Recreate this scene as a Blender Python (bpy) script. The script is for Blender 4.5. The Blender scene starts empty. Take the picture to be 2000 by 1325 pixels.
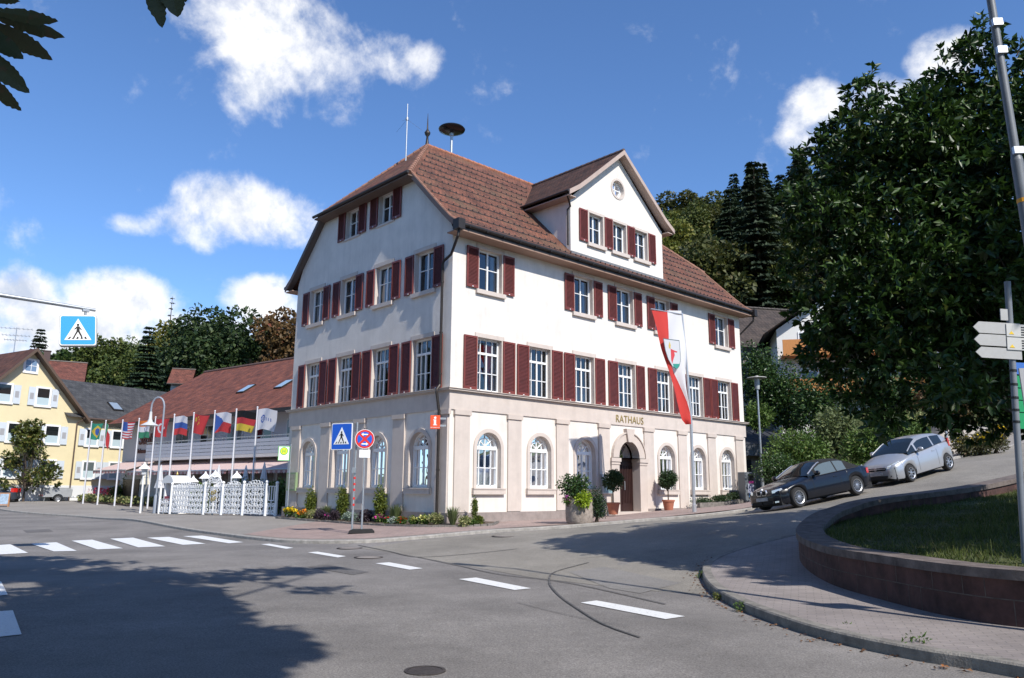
import bpy, bmesh, math, random
import numpy as np
from mathutils import Vector, Matrix
from mathutils.geometry import tessellate_polygon, delaunay_2d_cdt
R=math.radians; PI=math.pi
S=bpy.context.scene; COL=S.collection

# ---------------------------------------------------------------- camera
PITCH,ROLL,FPX=0.192225544,0.00567200667,1519.229
r_=np.array([1,0,0.]);f_=np.array([0,math.cos(PITCH),math.sin(PITCH)]);u_=np.array([0,-math.sin(PITCH),math.cos(PITCH)])
cr=math.cos(ROLL)*r_+math.sin(ROLL)*u_; cu=-math.sin(ROLL)*r_+math.cos(ROLL)*u_
EYE=np.array([0,0,1.7])
cd=bpy.data.cameras.new('camera'); cam=bpy.data.objects.new('camera',cd); COL.objects.link(cam)
cd.sensor_width=36; cd.lens=36*FPX/2000; cd.clip_start=.05; cd.clip_end=3000
M=Matrix(((cr[0],cu[0],-f_[0],0),(cr[1],cu[1],-f_[1],0),(cr[2],cu[2],-f_[2],1.7),(0,0,0,1)))
cam.matrix_world=M; S.camera=cam
# ---------------------------------------------------------------- sky, clouds, sun
SUN_EL,SUN_AZ=43.5,144.6      # azimuth clockwise from +Y
S.view_settings.view_transform='Standard'; S.view_settings.look='None'; S.view_settings.gamma=1
S.view_settings.exposure=0.22
sun=bpy.data.lights.new('sun','SUN'); sun.energy=5.0; sun.angle=R(.53); sun.color=(1,.955,.88)
so=bpy.data.objects.new('sun',sun); COL.objects.link(so)
sd=Vector((math.sin(R(SUN_AZ))*math.cos(R(SUN_EL)),math.cos(R(SUN_AZ))*math.cos(R(SUN_EL)),math.sin(R(SUN_EL))))
so.rotation_euler=sd.to_track_quat('Z','Y').to_euler(); so.location=sd*200
W_=bpy.data.worlds.new('World'); S.world=W_; W_.use_nodes=True
def build_sky():
    nt=W_.node_tree; nt.nodes.clear(); N=nt.nodes.new; Lk=nt.links.new
    out=N('ShaderNodeOutputWorld'); bg=N('ShaderNodeBackground'); bg.inputs[1].default_value=.083
    sky=N('ShaderNodeTexSky'); sky.sky_type='NISHITA'; sky.sun_disc=False
    sky.sun_elevation=R(SUN_EL); sky.sun_rotation=R(SUN_AZ); sky.air_density=1.0; sky.dust_density=.25; sky.ozone_density=3.0; sky.altitude=400
    tc=N('ShaderNodeTexCoord')
    def m(op,a,b=None):
        n=N('ShaderNodeMath'); n.operation=op
        for i,x in enumerate((a,b)):
            if x is None: continue
            if isinstance(x,(int,float)): n.inputs[i].default_value=x
            else: Lk(x,n.inputs[i])
        return n.outputs[0]
    def dirpx(x,y):
        d=f_*FPX+(x-1000)*cr-(y-662.5)*cu; return d/np.linalg.norm(d)
    # cumulus banks: direction of the middle, half-width and half-height in degrees
    blobs=[(530,50,6.2,4.2,.75),(600,120,5,3.4,.65),(790,115,3.2,2.0,.62),(510,165,3.2,2.8,.6),(640,190,2.6,2.2,.35),(450,50,3,2.6,.4),(690,95,3.6,2.2,.5),
           (480,415,6.4,2.9,1.0),(390,440,4.5,2.2,.8),(560,435,3.6,2.2,.8),(255,437,2.2,1.0,.6),(300,370,2.2,1.6,.25),
           (240,590,4.2,2.6,1.1),(120,650,9,3.0,1.0),(30,575,3.0,2.0,.9),(330,650,4.5,2.2,.75),(530,590,3.6,2.5,1.0),(-150,600,9,4,.8),(480,640,3,1.4,.6),
           (1840,110,2.6,2.0,1.1),(1810,160,2.0,1.6,.5),(1590,205,2.3,1.7,.8),(1730,185,2.4,1.7,.55),(1515,330,1.3,1.6,.12),(1560,265,1.6,2.0,.4)]
    mask=None
    for (x,y,a,b,w) in blobs:
        d=dirpx(x,y); rr=np.cross(d,[0,0,1.]); rr/=np.linalg.norm(rr); uu=np.cross(rr,d)
        def dot(v,k):
            n=N('ShaderNodeVectorMath'); n.operation='DOT_PRODUCT'; Lk(tc.outputs['Generated'],n.inputs[0]); n.inputs[1].default_value=tuple(v*k); return n.outputs['Value']
        q1=m('POWER',dot(rr,1/math.sin(R(a))),2.0); q2=m('POWER',dot(uu,1/math.sin(R(b))),2.0)
        front=m('GREATER_THAN',dot(d,1.0),0.5)
        g=m('SUBTRACT',1.0,m('ADD',q1,q2)); g=m('MULTIPLY',m('MULTIPLY',m('MAXIMUM',g,-1.0),w),front)
        g=m('SUBTRACT',g,m('MULTIPLY',m('SUBTRACT',1.0,front),1.0))
        mask=g if mask is None else m('MAXIMUM',mask,g)
    n1=N('ShaderNodeTexNoise'); n1.inputs['Scale'].default_value=9; n1.inputs['Detail'].default_value=11; n1.inputs['Roughness'].default_value=.6; n1.inputs['Distortion'].default_value=.35
    Lk(tc.outputs['Generated'],n1.inputs['Vector'])
    n2=N('ShaderNodeTexNoise'); n2.inputs['Scale'].default_value=26; n2.inputs['Detail'].default_value=9; n2.inputs['Roughness'].default_value=.62
    Lk(tc.outputs['Generated'],n2.inputs['Vector'])
    nz=m('ADD',m('MULTIPLY',m('SUBTRACT',n1.outputs[0],.5),2.6),m('MULTIPLY',m('SUBTRACT',n2.outputs[0],.5),1.3))
    dens=m('ADD',m('MULTIPLY',mask,1.25),nz)
    mr=N('ShaderNodeMapRange'); mr.interpolation_type='SMOOTHSTEP'; mr.inputs[1].default_value=.10; mr.inputs[2].default_value=1.2
    Lk(dens,mr.inputs[0])
    # sunlit tops stay white, thick middles and undersides turn grey blue
    def shifted(node,off):
        va=N('ShaderNodeVectorMath'); va.operation='ADD'; Lk(tc.outputs['Generated'],va.inputs[0]); va.inputs[1].default_value=off
        q=N('ShaderNodeTexNoise'); 
        for k in ('Scale','Detail','Roughness','Distortion'): q.inputs[k].default_value=node.inputs[k].default_value
        Lk(va.outputs[0],q.inputs['Vector']); return q.outputs[0]
    l1=m('SUBTRACT',n1.outputs[0],shifted(n1,tuple(np.array([sd.x,sd.y,sd.z])*.03+np.array([0,0,.012])))); l2=m('SUBTRACT',n2.outputs[0],shifted(n2,tuple(np.array([sd.x,sd.y,sd.z])*.014)))
    lit=m('ADD',m('ADD',m('MULTIPLY',l1,3.2),m('MULTIPLY',l2,1.2)),m('SUBTRACT',1.02,m('MULTIPLY',dens,.22)))
    mr2=N('ShaderNodeMapRange'); mr2.inputs[1].default_value=.2; mr2.inputs[2].default_value=.95
    Lk(lit,mr2.inputs[0])
    cr_=N('ShaderNodeMix'); cr_.data_type='RGBA'; cr_.inputs['A'].default_value=(6.6,7.4,9.0,1); cr_.inputs['B'].default_value=(11.8,11.8,11.9,1)
    Lk(mr2.outputs[0],cr_.inputs['Factor'])
    hs=N('ShaderNodeMix'); hs.data_type='RGBA'; hs.blend_type='MULTIPLY'; hs.inputs['Factor'].default_value=1; hs.inputs['B'].default_value=(1.22,1.56,1.96,1); Lk(sky.outputs[0],hs.inputs['A'])
    mx=N('ShaderNodeMix'); mx.data_type='RGBA'; Lk(mr.outputs[0],mx.inputs['Factor']); Lk(hs.outputs['Result'],mx.inputs['A']); Lk(cr_.outputs['Result'],mx.inputs['B'])
    Lk(mx.outputs['Result'],bg.inputs[0]); Lk(bg.outputs[0],out.inputs[0])
build_sky()
S.cycles.use_adaptive_sampling=True
S.cycles.max_bounces=6; S.cycles.transparent_max_bounces=12

# ---------------------------------------------------------------- helpers
def tag(o,label=None,cat=None,group=None,kind=None):
    if label: o['label']=label
    if cat: o['category']=cat
    if group: o['group']=group
    if kind: o['kind']=kind
    return o
def empty(name,label,cat,loc=(0,0,0),rz=0,group=None,rot=None):
    o=bpy.data.objects.new(name,None); COL.objects.link(o); o.location=loc
    o.rotation_euler=rot if rot else (0,0,rz); o.empty_display_size=.2
    return tag(o,label,cat,group)
def linkobj(name,me,parent=None,loc=None,rot=None):
    o=bpy.data.objects.new(name,me); COL.objects.link(o)
    if parent: o.parent=parent
    if loc is not None: o.location=loc
    if rot is not None: o.rotation_euler=rot
    return o
def copy_tree(o,parent=None):
    c=o.copy(); COL.objects.link(c)
    if parent: c.parent=parent
    for ch in list(o.children): copy_tree(ch,c)
    return c
class MB:
    def __init__(s): s.v=[]; s.f=[]; s.mi=[]; s.uv={}
    def add(s,vs,fs,m=0,M=None):
        b=len(s.v)
        for p in vs:
            p=Vector(p); s.v.append(tuple(M@p) if M is not None else tuple(p))
        for f in fs: s.f.append([b+i for i in f]); s.mi.append(m)
        return s
    def box(s,x0,x1,y0,y1,z0,z1,m=0,M=None):
        return s.add([(x0,y0,z0),(x1,y0,z0),(x1,y1,z0),(x0,y1,z0),(x0,y0,z1),(x1,y0,z1),(x1,y1,z1),(x0,y1,z1)],
              [(0,3,2,1),(4,5,6,7),(0,1,5,4),(1,2,6,5),(2,3,7,6),(3,0,4,7)],m,M)
    def poly(s,pts,m=0,M=None): return s.add(pts,[list(range(len(pts)))],m,M)
    def prism(s,pts,a,b,axis='y',m=0,M=None):
        # polygon pts in the two other axes, extruded along axis from a to b
        def P(p,t): return {'y':(p[0],t,p[1]),'x':(t,p[0],p[1]),'z':(p[0],p[1],t)}[axis]
        n=len(pts); vs=[P(p,a) for p in pts]+[P(p,b) for p in pts]
        tri=tessellate_polygon([[Vector((p[0],p[1],0)) for p in pts]])
        fs=[tuple(t) for t in tri]+[tuple(n+i for i in reversed(t)) for t in tri]
        fs+=[(i,(i+1)%n,n+(i+1)%n,n+i) for i in range(n)]
        return s.add(vs,fs,m,M)
    def tube(s,p0,p1,r0,r1=None,n=10,m=0,cap=True,M=None):
        r1=r0 if r1 is None else r1; p0=Vector(p0);p1=Vector(p1); d=(p1-p0)
        if d.length<1e-6: return s
        q=d.to_track_quat('Z','Y'); vs=[]
        for p,rr in((p0,r0),(p1,r1)):
            for i in range(n):
                a=2*PI*i/n; vs.append(p+q@Vector((rr*math.cos(a),rr*math.sin(a),0)))
        fs=[(i,(i+1)%n,n+(i+1)%n,n+i) for i in range(n)]
        if cap: fs+=[list(range(n))[::-1],list(range(n,2*n))]
        return s.add(vs,fs,m,M)
    def path(s,pts,r,n=8,m=0,M=None):
        pts=[Vector(p) for p in pts]; k=len(pts); rs=r if hasattr(r,'__len__') else [r]*k
        vs=[];ref=None
        for i,p in enumerate(pts):
            d=(pts[min(i+1,k-1)]-pts[max(i-1,0)]).normalized()
            if ref is None:
                ref=d.orthogonal().normalized()
            ref=(ref-d*ref.dot(d)).normalized(); b=d.cross(ref)
            for j in range(n):
                a=2*PI*j/n; vs.append(p+(ref*math.cos(a)+b*math.sin(a))*rs[i])
        fs=[(i*n+j,i*n+(j+1)%n,(i+1)*n+(j+1)%n,(i+1)*n+j) for i in range(k-1) for j in range(n)]
        fs+=[list(range(n))[::-1],[(k-1)*n+j for j in range(n)]]
        return s.add(vs,fs,m,M)
    def lathe(s,prof,n=16,m=0,M=None,c=(0,0,0)):
        k=len(prof); vs=[(c[0]+r*math.cos(2*PI*j/n),c[1]+r*math.sin(2*PI*j/n),c[2]+z) for r,z in prof for j in range(n)]
        fs=[(i*n+j,i*n+(j+1)%n,(i+1)*n+(j+1)%n,(i+1)*n+j) for i in range(k-1) for j in range(n)]
        if prof[0][0]>1e-4: fs.append(list(range(n))[::-1])
        if prof[-1][0]>1e-4: fs.append([(k-1)*n+j for j in range(n)])
        return s.add(vs,fs,m,M)
    def ball(s,c,r,n=12,m=0,M=None):
        k=max(4,n//2); return s.lathe([(r*math.sin(PI*i/k)+1e-5,-r*math.cos(PI*i/k)) for i in range(k+1)],n,m,M,c)
    def mesh(s,name,mats,smooth=False,bevel=0):
        me=bpy.data.meshes.new(name); me.from_pydata(s.v,[],s.f)
        for m in (mats if isinstance(mats,(list,tuple)) else [mats]): me.materials.append(m)
        if len(me.polygons): me.polygons.foreach_set('material_index',s.mi)
        bm=bmesh.new(); bm.from_mesh(me)
        bmesh.ops.remove_doubles(bm,verts=bm.verts,dist=1e-5)
        bmesh.ops.recalc_face_normals(bm,faces=bm.faces)
        bm.to_mesh(me); bm.free()
        if smooth:
            me.polygons.foreach_set('use_smooth',[True]*len(me.polygons))
            if smooth is not True: me.set_sharp_from_angle(angle=R(smooth))
        me.update(); return me
    def build(s,name,mats,parent=None,loc=None,rot=None,smooth=False,bevel=0):
        o=linkobj(name,s.mesh(name,mats,smooth),parent,loc,rot)
        if bevel:
            md=o.modifiers.new('bevel','BEVEL'); md.width=bevel; md.segments=2; md.limit_method='ANGLE'; md.angle_limit=R(40)
        return o
def npmesh(name,V,F,mats,mi=None,smooth=False):
    V=np.asarray(V,np.float32); F=np.asarray(F,np.int32); k=F.shape[1]
    me=bpy.data.meshes.new(name); me.vertices.add(len(V)); me.vertices.foreach_set('co',V.ravel())
    me.loops.add(F.size); me.loops.foreach_set('vertex_index',F.ravel())
    me.polygons.add(len(F)); me.polygons.foreach_set('loop_start',np.arange(0,F.size,k,dtype=np.int32))
    me.polygons.foreach_set('loop_total',np.full(len(F),k,np.int32))
    for m in (mats if isinstance(mats,(list,tuple)) else [mats]): me.materials.append(m)
    if mi is not None: me.polygons.foreach_set('material_index',np.asarray(mi,np.int32))
    if smooth: me.polygons.foreach_set('use_smooth',np.ones(len(F),bool))
    me.update(calc_edges=True); return me
def circ(cx,cz,r,n=24,a0=0,a1=2*PI,end=False):
    k=n if not end else n
    return [(cx+r*math.cos(a0+(a1-a0)*i/(n if not end else n-1)),cz+r*math.sin(a0+(a1-a0)*i/(n if not end else n-1))) for i in range(n)]
def rrect(w,h,r,n=5,cx=0,cz=0):
    out=[]
    for sx,sz,a in((1,1,0),(-1,1,90),(-1,-1,180),(1,-1,270)):
        for i in range(n+1):
            t=R(a+90*i/n); out.append((cx+sx*(w/2-r)+r*math.cos(t),cz+sz*(h/2-r)+r*math.sin(t)))
    return out
def text_mesh(body,size,extr=.01,align='CENTER',xs=1.0,shear=0,offset=0,space=1):
    c=bpy.data.curves.new('t','FONT'); c.body=body; c.size=size; c.extrude=extr; c.align_x=align; c.resolution_u=3; c.shear=shear; c.offset=offset; c.space_character=space
    o=bpy.data.objects.new('t',c); COL.objects.link(o); bpy.context.view_layer.update()
    me=bpy.data.meshes.new_from_object(o.evaluated_get(bpy.context.evaluated_depsgraph_get()))
    bpy.data.objects.remove(o); me.materials.clear()
    # stand the text up: x stays, y becomes z
    for v in me.vertices: v.co=(v.co.x*xs,-v.co.z,v.co.y)
    return me
# ---------------------------------------------------------------- materials
def _nodes(name):
    m=bpy.data.materials.new(name); m.use_nodes=True; nt=m.node_tree; b=nt.nodes['Principled BSDF']; return m,nt,b
def mat(name,col,rough=.7,var=.0,scale=5,metal=0,spec=.5,bump=0,bscale=60,col2=None,thr=(.4,.6),coat=0,detail=5,stretch=None,streak=0):
    m,nt,b=_nodes(name); N=nt.nodes.new; Lk=nt.links.new
    b.inputs['Base Color'].default_value=(*col,1); b.inputs['Roughness'].default_value=rough; b.inputs['Metallic'].default_value=metal
    b.inputs['Specular IOR Level'].default_value=spec
    if coat: b.inputs['Coat Weight'].default_value=coat; b.inputs['Coat Roughness'].default_value=.03
    if var or bump or col2:
        tc=N('ShaderNodeTexCoord'); vec=tc.outputs['Object']
        if stretch:
            mp=N('ShaderNodeMapping'); mp.inputs['Scale'].default_value=stretch; Lk(vec,mp.inputs[0]); vec=mp.outputs[0]
    if var or col2:
        n=N('ShaderNodeTexNoise'); n.inputs['Scale'].default_value=scale; n.inputs['Detail'].default_value=detail; n.inputs['Roughness'].default_value=.65; Lk(vec,n.inputs['Vector'])
        rp=N('ShaderNodeValToRGB'); c2=col2 if col2 else tuple(min(1,c*(1+var)) for c in col); c1=col if col2 else tuple(c*(1-var) for c in col)
        rp.color_ramp.elements[0].position=thr[0] if col2 else .3; rp.color_ramp.elements[1].position=thr[1] if col2 else .7
        rp.color_ramp.elements[0].color=(*c1,1); rp.color_ramp.elements[1].color=(*c2,1)
        Lk(n.outputs[0],rp.inputs[0]); Lk(rp.outputs[0],b.inputs['Base Color'])
    if streak:
        mp=N('ShaderNodeMapping'); mp.inputs['Scale'].default_value=(1.5,1.5,.16); Lk(tc.outputs['Object'],mp.inputs[0]); n=N('ShaderNodeTexNoise'); n.inputs['Scale'].default_value=1.6; n.inputs['Detail'].default_value=7; n.inputs['Roughness'].default_value=.7; Lk(mp.outputs[0],n.inputs['Vector'])
        q=N('ShaderNodeMapRange'); q.inputs[1].default_value=.45; q.inputs[2].default_value=.75; q.inputs[3].default_value=1; q.inputs[4].default_value=1-streak; Lk(n.outputs[0],q.inputs[0]); cb=N('ShaderNodeCombineColor'); [Lk(q.outputs[0],cb.inputs[i]) for i in range(3)]
        mx=N('ShaderNodeMix'); mx.data_type='RGBA'; mx.blend_type='MULTIPLY'; mx.inputs['Factor'].default_value=1; Lk(rp.outputs[0],mx.inputs['A']); Lk(cb.outputs[0],mx.inputs['B']); Lk(mx.outputs['Result'],b.inputs['Base Color'])
    if bump:
        n=N('ShaderNodeTexNoise'); n.inputs['Scale'].default_value=bscale; n.inputs['Detail'].default_value=4; Lk(vec,n.inputs['Vector'])
        bp=N('ShaderNodeBump'); bp.inputs['Strength'].default_value=bump; bp.inputs['Distance'].default_value=.02; Lk(n.outputs[0],bp.inputs['Height']); Lk(bp.outputs[0],b.inputs['Normal'])
    return m
def leafmat(name,c1,c2,rough=.45,trans=.25,c3=None,objvar=.0):
    m,nt,b=_nodes(name); N=nt.nodes.new; Lk=nt.links.new
    g=N('ShaderNodeNewGeometry'); rp=N('ShaderNodeValToRGB'); rp.color_ramp.elements[0].color=(*c1,1); rp.color_ramp.elements[1].color=(*c2,1)
    if c3: e=rp.color_ramp.elements.new(.93); e.color=(*c2,1); rp.color_ramp.elements[2].color=(*c3,1)
    Lk(g.outputs['Random Per Island'],rp.inputs[0]); colo=rp.outputs[0]
    if objvar:
        oi=N('ShaderNodeObjectInfo'); hs=N('ShaderNodeHueSaturation'); mr=N('ShaderNodeMapRange'); mr.inputs[3].default_value=.5-objvar*.22; mr.inputs[4].default_value=.5+objvar*.1
        mv=N('ShaderNodeMapRange'); mv.inputs[3].default_value=1-objvar; mv.inputs[4].default_value=1+objvar
        Lk(oi.outputs['Random'],mr.inputs[0]); Lk(mr.outputs[0],hs.inputs['Hue'])
        ml=N('ShaderNodeMath'); ml.operation='FRACT'; mm=N('ShaderNodeMath'); mm.operation='MULTIPLY'; mm.inputs[1].default_value=7.3
        Lk(oi.outputs['Random'],mm.inputs[0]); Lk(mm.outputs[0],ml.inputs[0]); Lk(ml.outputs[0],mv.inputs[0]); Lk(mv.outputs[0],hs.inputs['Value'])
        Lk(colo,hs.inputs['Color']); colo=hs.outputs[0]
    Lk(colo,b.inputs['Base Color']); b.inputs['Roughness'].default_value=rough; b.inputs['Specular IOR Level'].default_value=.4
    tr=N('ShaderNodeBsdfTranslucent'); mx=N('ShaderNodeMixShader'); mx.inputs[0].default_value=trans
    Lk(colo,tr.inputs['Color']); out=nt.nodes['Material Output']
    Lk(b.outputs[0],mx.inputs[1]); Lk(tr.outputs[0],mx.inputs[2]); Lk(mx.outputs[0],out.inputs['Surface'])
    return m
def tilemat(name,c1,c2,cm,row=.16,colw=.2,rough=.8,depth=1.0,moss=None):
    # roof tiles laid in rows along UV v, columns along UV u (metres)
    m,nt,b=_nodes(name); N=nt.nodes.new; Lk=nt.links.new
    uv=N('ShaderNodeUVMap'); uv.uv_map='uv'
    br=N('ShaderNodeTexBrick'); br.inputs['Scale'].default_value=1; br.inputs['Brick Width'].default_value=colw; br.inputs['Row Height'].default_value=row
    br.inputs['Mortar Size'].default_value=.012; br.inputs['Mortar Smooth'].default_value=.4; br.inputs['Color1'].default_value=(*c1,1); br.inputs['Color2'].default_value=(*c2,1); br.inputs['Mortar'].default_value=(*cm,1)
    br.inputs['Bias'].default_value=-.1
    Lk(uv.outputs[0],br.inputs['Vector'])
    n=N('ShaderNodeTexNoise'); n.inputs['Scale'].default_value=1.3; n.inputs['Detail'].default_value=6; Lk(uv.outputs[0],n.inputs['Vector'])
    mx=N('ShaderNodeMix'); mx.data_type='RGBA'; mx.blend_type='MULTIPLY'; mx.inputs['Factor'].default_value=.8
    rp=N('ShaderNodeValToRGB'); rp.color_ramp.elements[0].position=.3; rp.color_ramp.elements[0].color=(.5,.5,.5,1); rp.color_ramp.elements[1].position=.7; rp.color_ramp.elements[1].color=(1.25,1.2,1.1,1)
    Lk(n.outputs[0],rp.inputs[0]); Lk(br.outputs[0],mx.inputs['A']); Lk(rp.outputs[0],mx.inputs['B']); colo=mx.outputs['Result']
    if moss:
        n3=N('ShaderNodeTexNoise'); n3.inputs['Scale'].default_value=.55; n3.inputs['Detail'].default_value=8; n3.inputs['Roughness'].default_value=.7; Lk(uv.outputs[0],n3.inputs['Vector'])
        r3=N('ShaderNodeValToRGB'); r3.color_ramp.elements[0].position=.5; r3.color_ramp.elements[1].position=.72; r3.color_ramp.elements[1].color=(.75,.75,.75,1)
        Lk(n3.outputs[0],r3.inputs[0]); m3=N('ShaderNodeMix'); m3.data_type='RGBA'; Lk(r3.outputs[0],m3.inputs['Factor']); Lk(colo,m3.inputs['A']); m3.inputs['B'].default_value=(*moss,1); colo=m3.outputs['Result']
    Lk(colo,b.inputs['Base Color']); b.inputs['Roughness'].default_value=rough; b.inputs['Specular IOR Level'].default_value=.25
    # saw-tooth height per row plus rounded columns
    sx=N('ShaderNodeSeparateXYZ'); Lk(uv.outputs[0],sx.inputs[0])
    def mm(op,a,bb):
        q=N('ShaderNodeMath'); q.operation=op
        for i,x in enumerate((a,bb)):
            if isinstance(x,(int,float)): q.inputs[i].default_value=x
            else: Lk(x,q.inputs[i])
        return q.outputs[0]
    saw=mm('FRACT',mm('DIVIDE',sx.outputs['Y'],row),0); col=mm('ABSOLUTE',mm('SINE',mm('MULTIPLY',sx.outputs['X'],PI/colw),0),0)
    h=mm('ADD',mm('MULTIPLY',saw,-1.0),mm('MULTIPLY',col,.6))
    bp=N('ShaderNodeBump'); bp.inputs['Strength'].default_value=.9; bp.inputs['Distance'].default_value=.035*depth; Lk(h,bp.inputs['Height']); Lk(bp.outputs[0],b.inputs['Normal'])
    return m
def glassmat(name,tint=(.75,.8,.8),base=.12,rough=.02,wav=.0):
    # window pane: mirror-like at grazing angles, otherwise shows the dark room behind
    m,nt,b=_nodes(name); N=nt.nodes.new; Lk=nt.links.new; nt.nodes.remove(b)
    fr=N('ShaderNodeFresnel'); fr.inputs[0].default_value=1.5; ad=N('ShaderNodeMath'); ad.operation='ADD'; ad.inputs[1].default_value=base; Lk(fr.outputs[0],ad.inputs[0])
    tr=N('ShaderNodeBsdfTransparent'); tr.inputs[0].default_value=(*tint,1); gl=N('ShaderNodeBsdfGlossy'); gl.inputs['Roughness'].default_value=rough; gl.inputs['Color'].default_value=(.92,.95,1,1)
    if wav:
        tc=N('ShaderNodeTexCoord'); n=N('ShaderNodeTexNoise'); n.inputs['Scale'].default_value=1.6; Lk(tc.outputs['Object'],n.inputs['Vector'])
        bp=N('ShaderNodeBump'); bp.inputs['Strength'].default_value=wav; bp.inputs['Distance'].default_value=.02; Lk(n.outputs[0],bp.inputs['Height']); Lk(bp.outputs[0],gl.inputs['Normal'])
    mx=N('ShaderNodeMixShader'); Lk(ad.outputs[0],mx.inputs[0]); Lk(tr.outputs[0],mx.inputs[1]); Lk(gl.outputs[0],mx.inputs[2]); Lk(mx.outputs[0],nt.nodes['Material Output'].inputs['Surface'])
    return m
# ---------------------------------------------------------------- terrain height (metres), fitted through surveyed points
CP=np.array([(0,2,0),(-3,8,0),(4,4,0),(-8,15,0),(-9,21,.02),(-3,18,.02),(1,13,0),(3,15,.05),(-4.3,22.8,.08),
(-2.3,29,.37),(.05,31.2,.42),(7.1,37.8,.70),(5.5,35.3,.6),(9,39,.78),(13,43.4,1.15),(-.55,25.5,.27),(1.97,26,.42),(5.1,26.2,.72),(8.2,26.7,1.0),
(9.2,25,1.19),(11.5,26.4,1.53),(15.5,30.5,2.4),(17.6,31.7,2.82),(4.5,17,.2),(7,18.5,.6),(10.7,20.7,1.05),(16,24,1.95),(22,28,2.9),(23,34.5,3.6),(30,38.5,4.8),
(-10.8,38,.30),(-11.3,37,.28),(-9.3,34.8,.27),(-7.2,32.6,.26),(-5.2,30.4,.28),(-17.6,38.9,.2),(-8,24.5,.03),(-13.6,31,.04),(-21.6,40,.08),(-28,46,.12),(-20,32,.03),(-30,40,.08),
(-13.7,42,.22),(-30,56,.33),(-14,50,.3),(-32,64,.5),(-38,63,.55),(-33,70,.6),(-45,55,.45),(3,50,1.0),(-6,50,.5),
(14,37,1.7),(18,38,3.0),(20,50,5),(28,48,7.5),(22,58,8),(35,60,14),(10,60,3),(40,45,8.5),(15,52,1.8),
(25,90,18),(40,120,34),(20,120,30),(60,90,25),(60,130,38),(40,160,48),(10,100,12),(0,120,18),(-30,110,8),(-60,110,7),(-90,100,5),(-60,140,14),(-30,140,16),(0,160,35),
(80,60,14),(60,30,6),(40,15,3),(30,5,1),(20,-10,0),(0,-15,0),(-30,0,0),(-40,20,0),(-70,50,.3),(-100,0,0),(100,160,55),(-100,160,16),(100,0,4),(0,-60,0),(60,-60,0),(-80,-60,0),
(12,8,.3),(12,12,.5),(8,12,.12),(18,18,1.6),(6,9,.02),(5,13,.05),(-60,80,2),(-20,85,2.5)],float)
_c2=9.0
def _phi(d2): return np.sqrt(d2+_c2)
_P=CP[:,:2]; _n=len(CP)
_A=np.zeros((_n+3,_n+3)); _A[:_n,:_n]=_phi(((_P[:,None]-_P[None])**2).sum(-1)); _A[:_n,_n]=1; _A[:_n,_n+1:]=_P; _A[_n,:_n]=1; _A[_n+1:,:_n]=_P.T
_w=np.linalg.solve(_A,np.concatenate([CP[:,2],[0,0,0]]))
def zgv(XY):
    XY=np.atleast_2d(np.asarray(XY,float)); out=np.empty(len(XY))
    for i in range(0,len(XY),20000):
        q=XY[i:i+20000]; out[i:i+20000]=_phi(((q[:,None]-_P[None])**2).sum(-1))@_w[:_n]+_w[_n]+q@_w[_n+1:]
    return out
def zg(x,y): return float(zgv([(x,y)])[0])
def pray(px,py):
    d=f_*FPX+(px-1000)*cr-(py-662.5)*cu; return d/d[1]
def G(px,py,dz=0):
    # surveyed ground point seen at photo pixel (px,py)
    d=pray(px,py); t=np.arange(3,170,.02); P=EYE+d[None]*t[:,None]
    h=P[:,2]-zgv(P[:,:2])-dz; k=np.argmax(h<0)
    return P[k] if h[k]<0 else P[-1]
def AT(px,py,D): return EYE+pray(px,py)*D
# ---------------------------------------------------------------- ground surfaces
def smooth_line(pts,step=.4):
    P=[Vector((p[0],p[1],p[2] if len(p)>2 else 0)) for p in pts]; out=[]
    for i in range(len(P)-1):
        a=P[max(i-1,0)];b=P[i];c=P[i+1];d=P[min(i+2,len(P)-1)]; n=max(1,int((c-b).length/step))
        for k in range(n):
            t=k/n; out.append(.5*((2*b)+(c-a)*t+(2*a-5*b+4*c-d)*t*t+(3*b-a-3*c+d)*t**3))
    out.append(P[-1]); return out
def drape(name,poly,dz,step,m,kind='structure',parent=None,zf=None):
    poly=[(p[0],p[1]) for p in poly]; xs=[p[0] for p in poly]; ys=[p[1] for p in poly]
    pts=[Vector(p) for p in poly]; n=len(pts)
    if step:
        gx=np.arange(min(xs)+step/2,max(xs),step); gy=np.arange(min(ys)+step/2,max(ys),step)
        A=np.array(poly); X,Y=np.meshgrid(gx,gy); X=X.ravel();Y=Y.ravel(); ins=np.zeros(len(X),bool)
        for i in range(n):
            x1,y1=A[i];x2,y2=A[(i+1)%n]
            c=((y1>Y)!=(y2>Y))
            with np.errstate(divide='ignore',invalid='ignore'): xi=(x2-x1)*(Y-y1)/(y2-y1+1e-12)+x1
            ins^=c&(X<xi)
        rg=random.Random(5)
        pts+=[Vector((x+rg.uniform(-.1,.1)*step,y+rg.uniform(-.1,.1)*step)) for x,y in zip(X[ins],Y[ins])]
    r=delaunay_2d_cdt(pts,[(i,(i+1)%n) for i in range(n)],[list(range(n))],1,1e-4)
    V=np.array([(v.x,v.y) for v in r[0]]); Z=(zf(V) if zf else zgv(V))+dz
    me=bpy.data.meshes.new(name); me.from_pydata([(a[0],a[1],z) for a,z in zip(V.tolist(),Z.tolist())],[],[list(f) for f in r[2]])
    me.materials.append(m); me.polygons.foreach_set('use_smooth',[True]*len(me.polygons))
    bm=bmesh.new(); bm.from_mesh(me)
    for f in bm.faces:
        if f.normal.z<0: f.normal_flip()
    bm.to_mesh(me); bm.free(); me.update()
    o=linkobj(name,me,parent)
    if kind: o['kind']=kind
    return o
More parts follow.
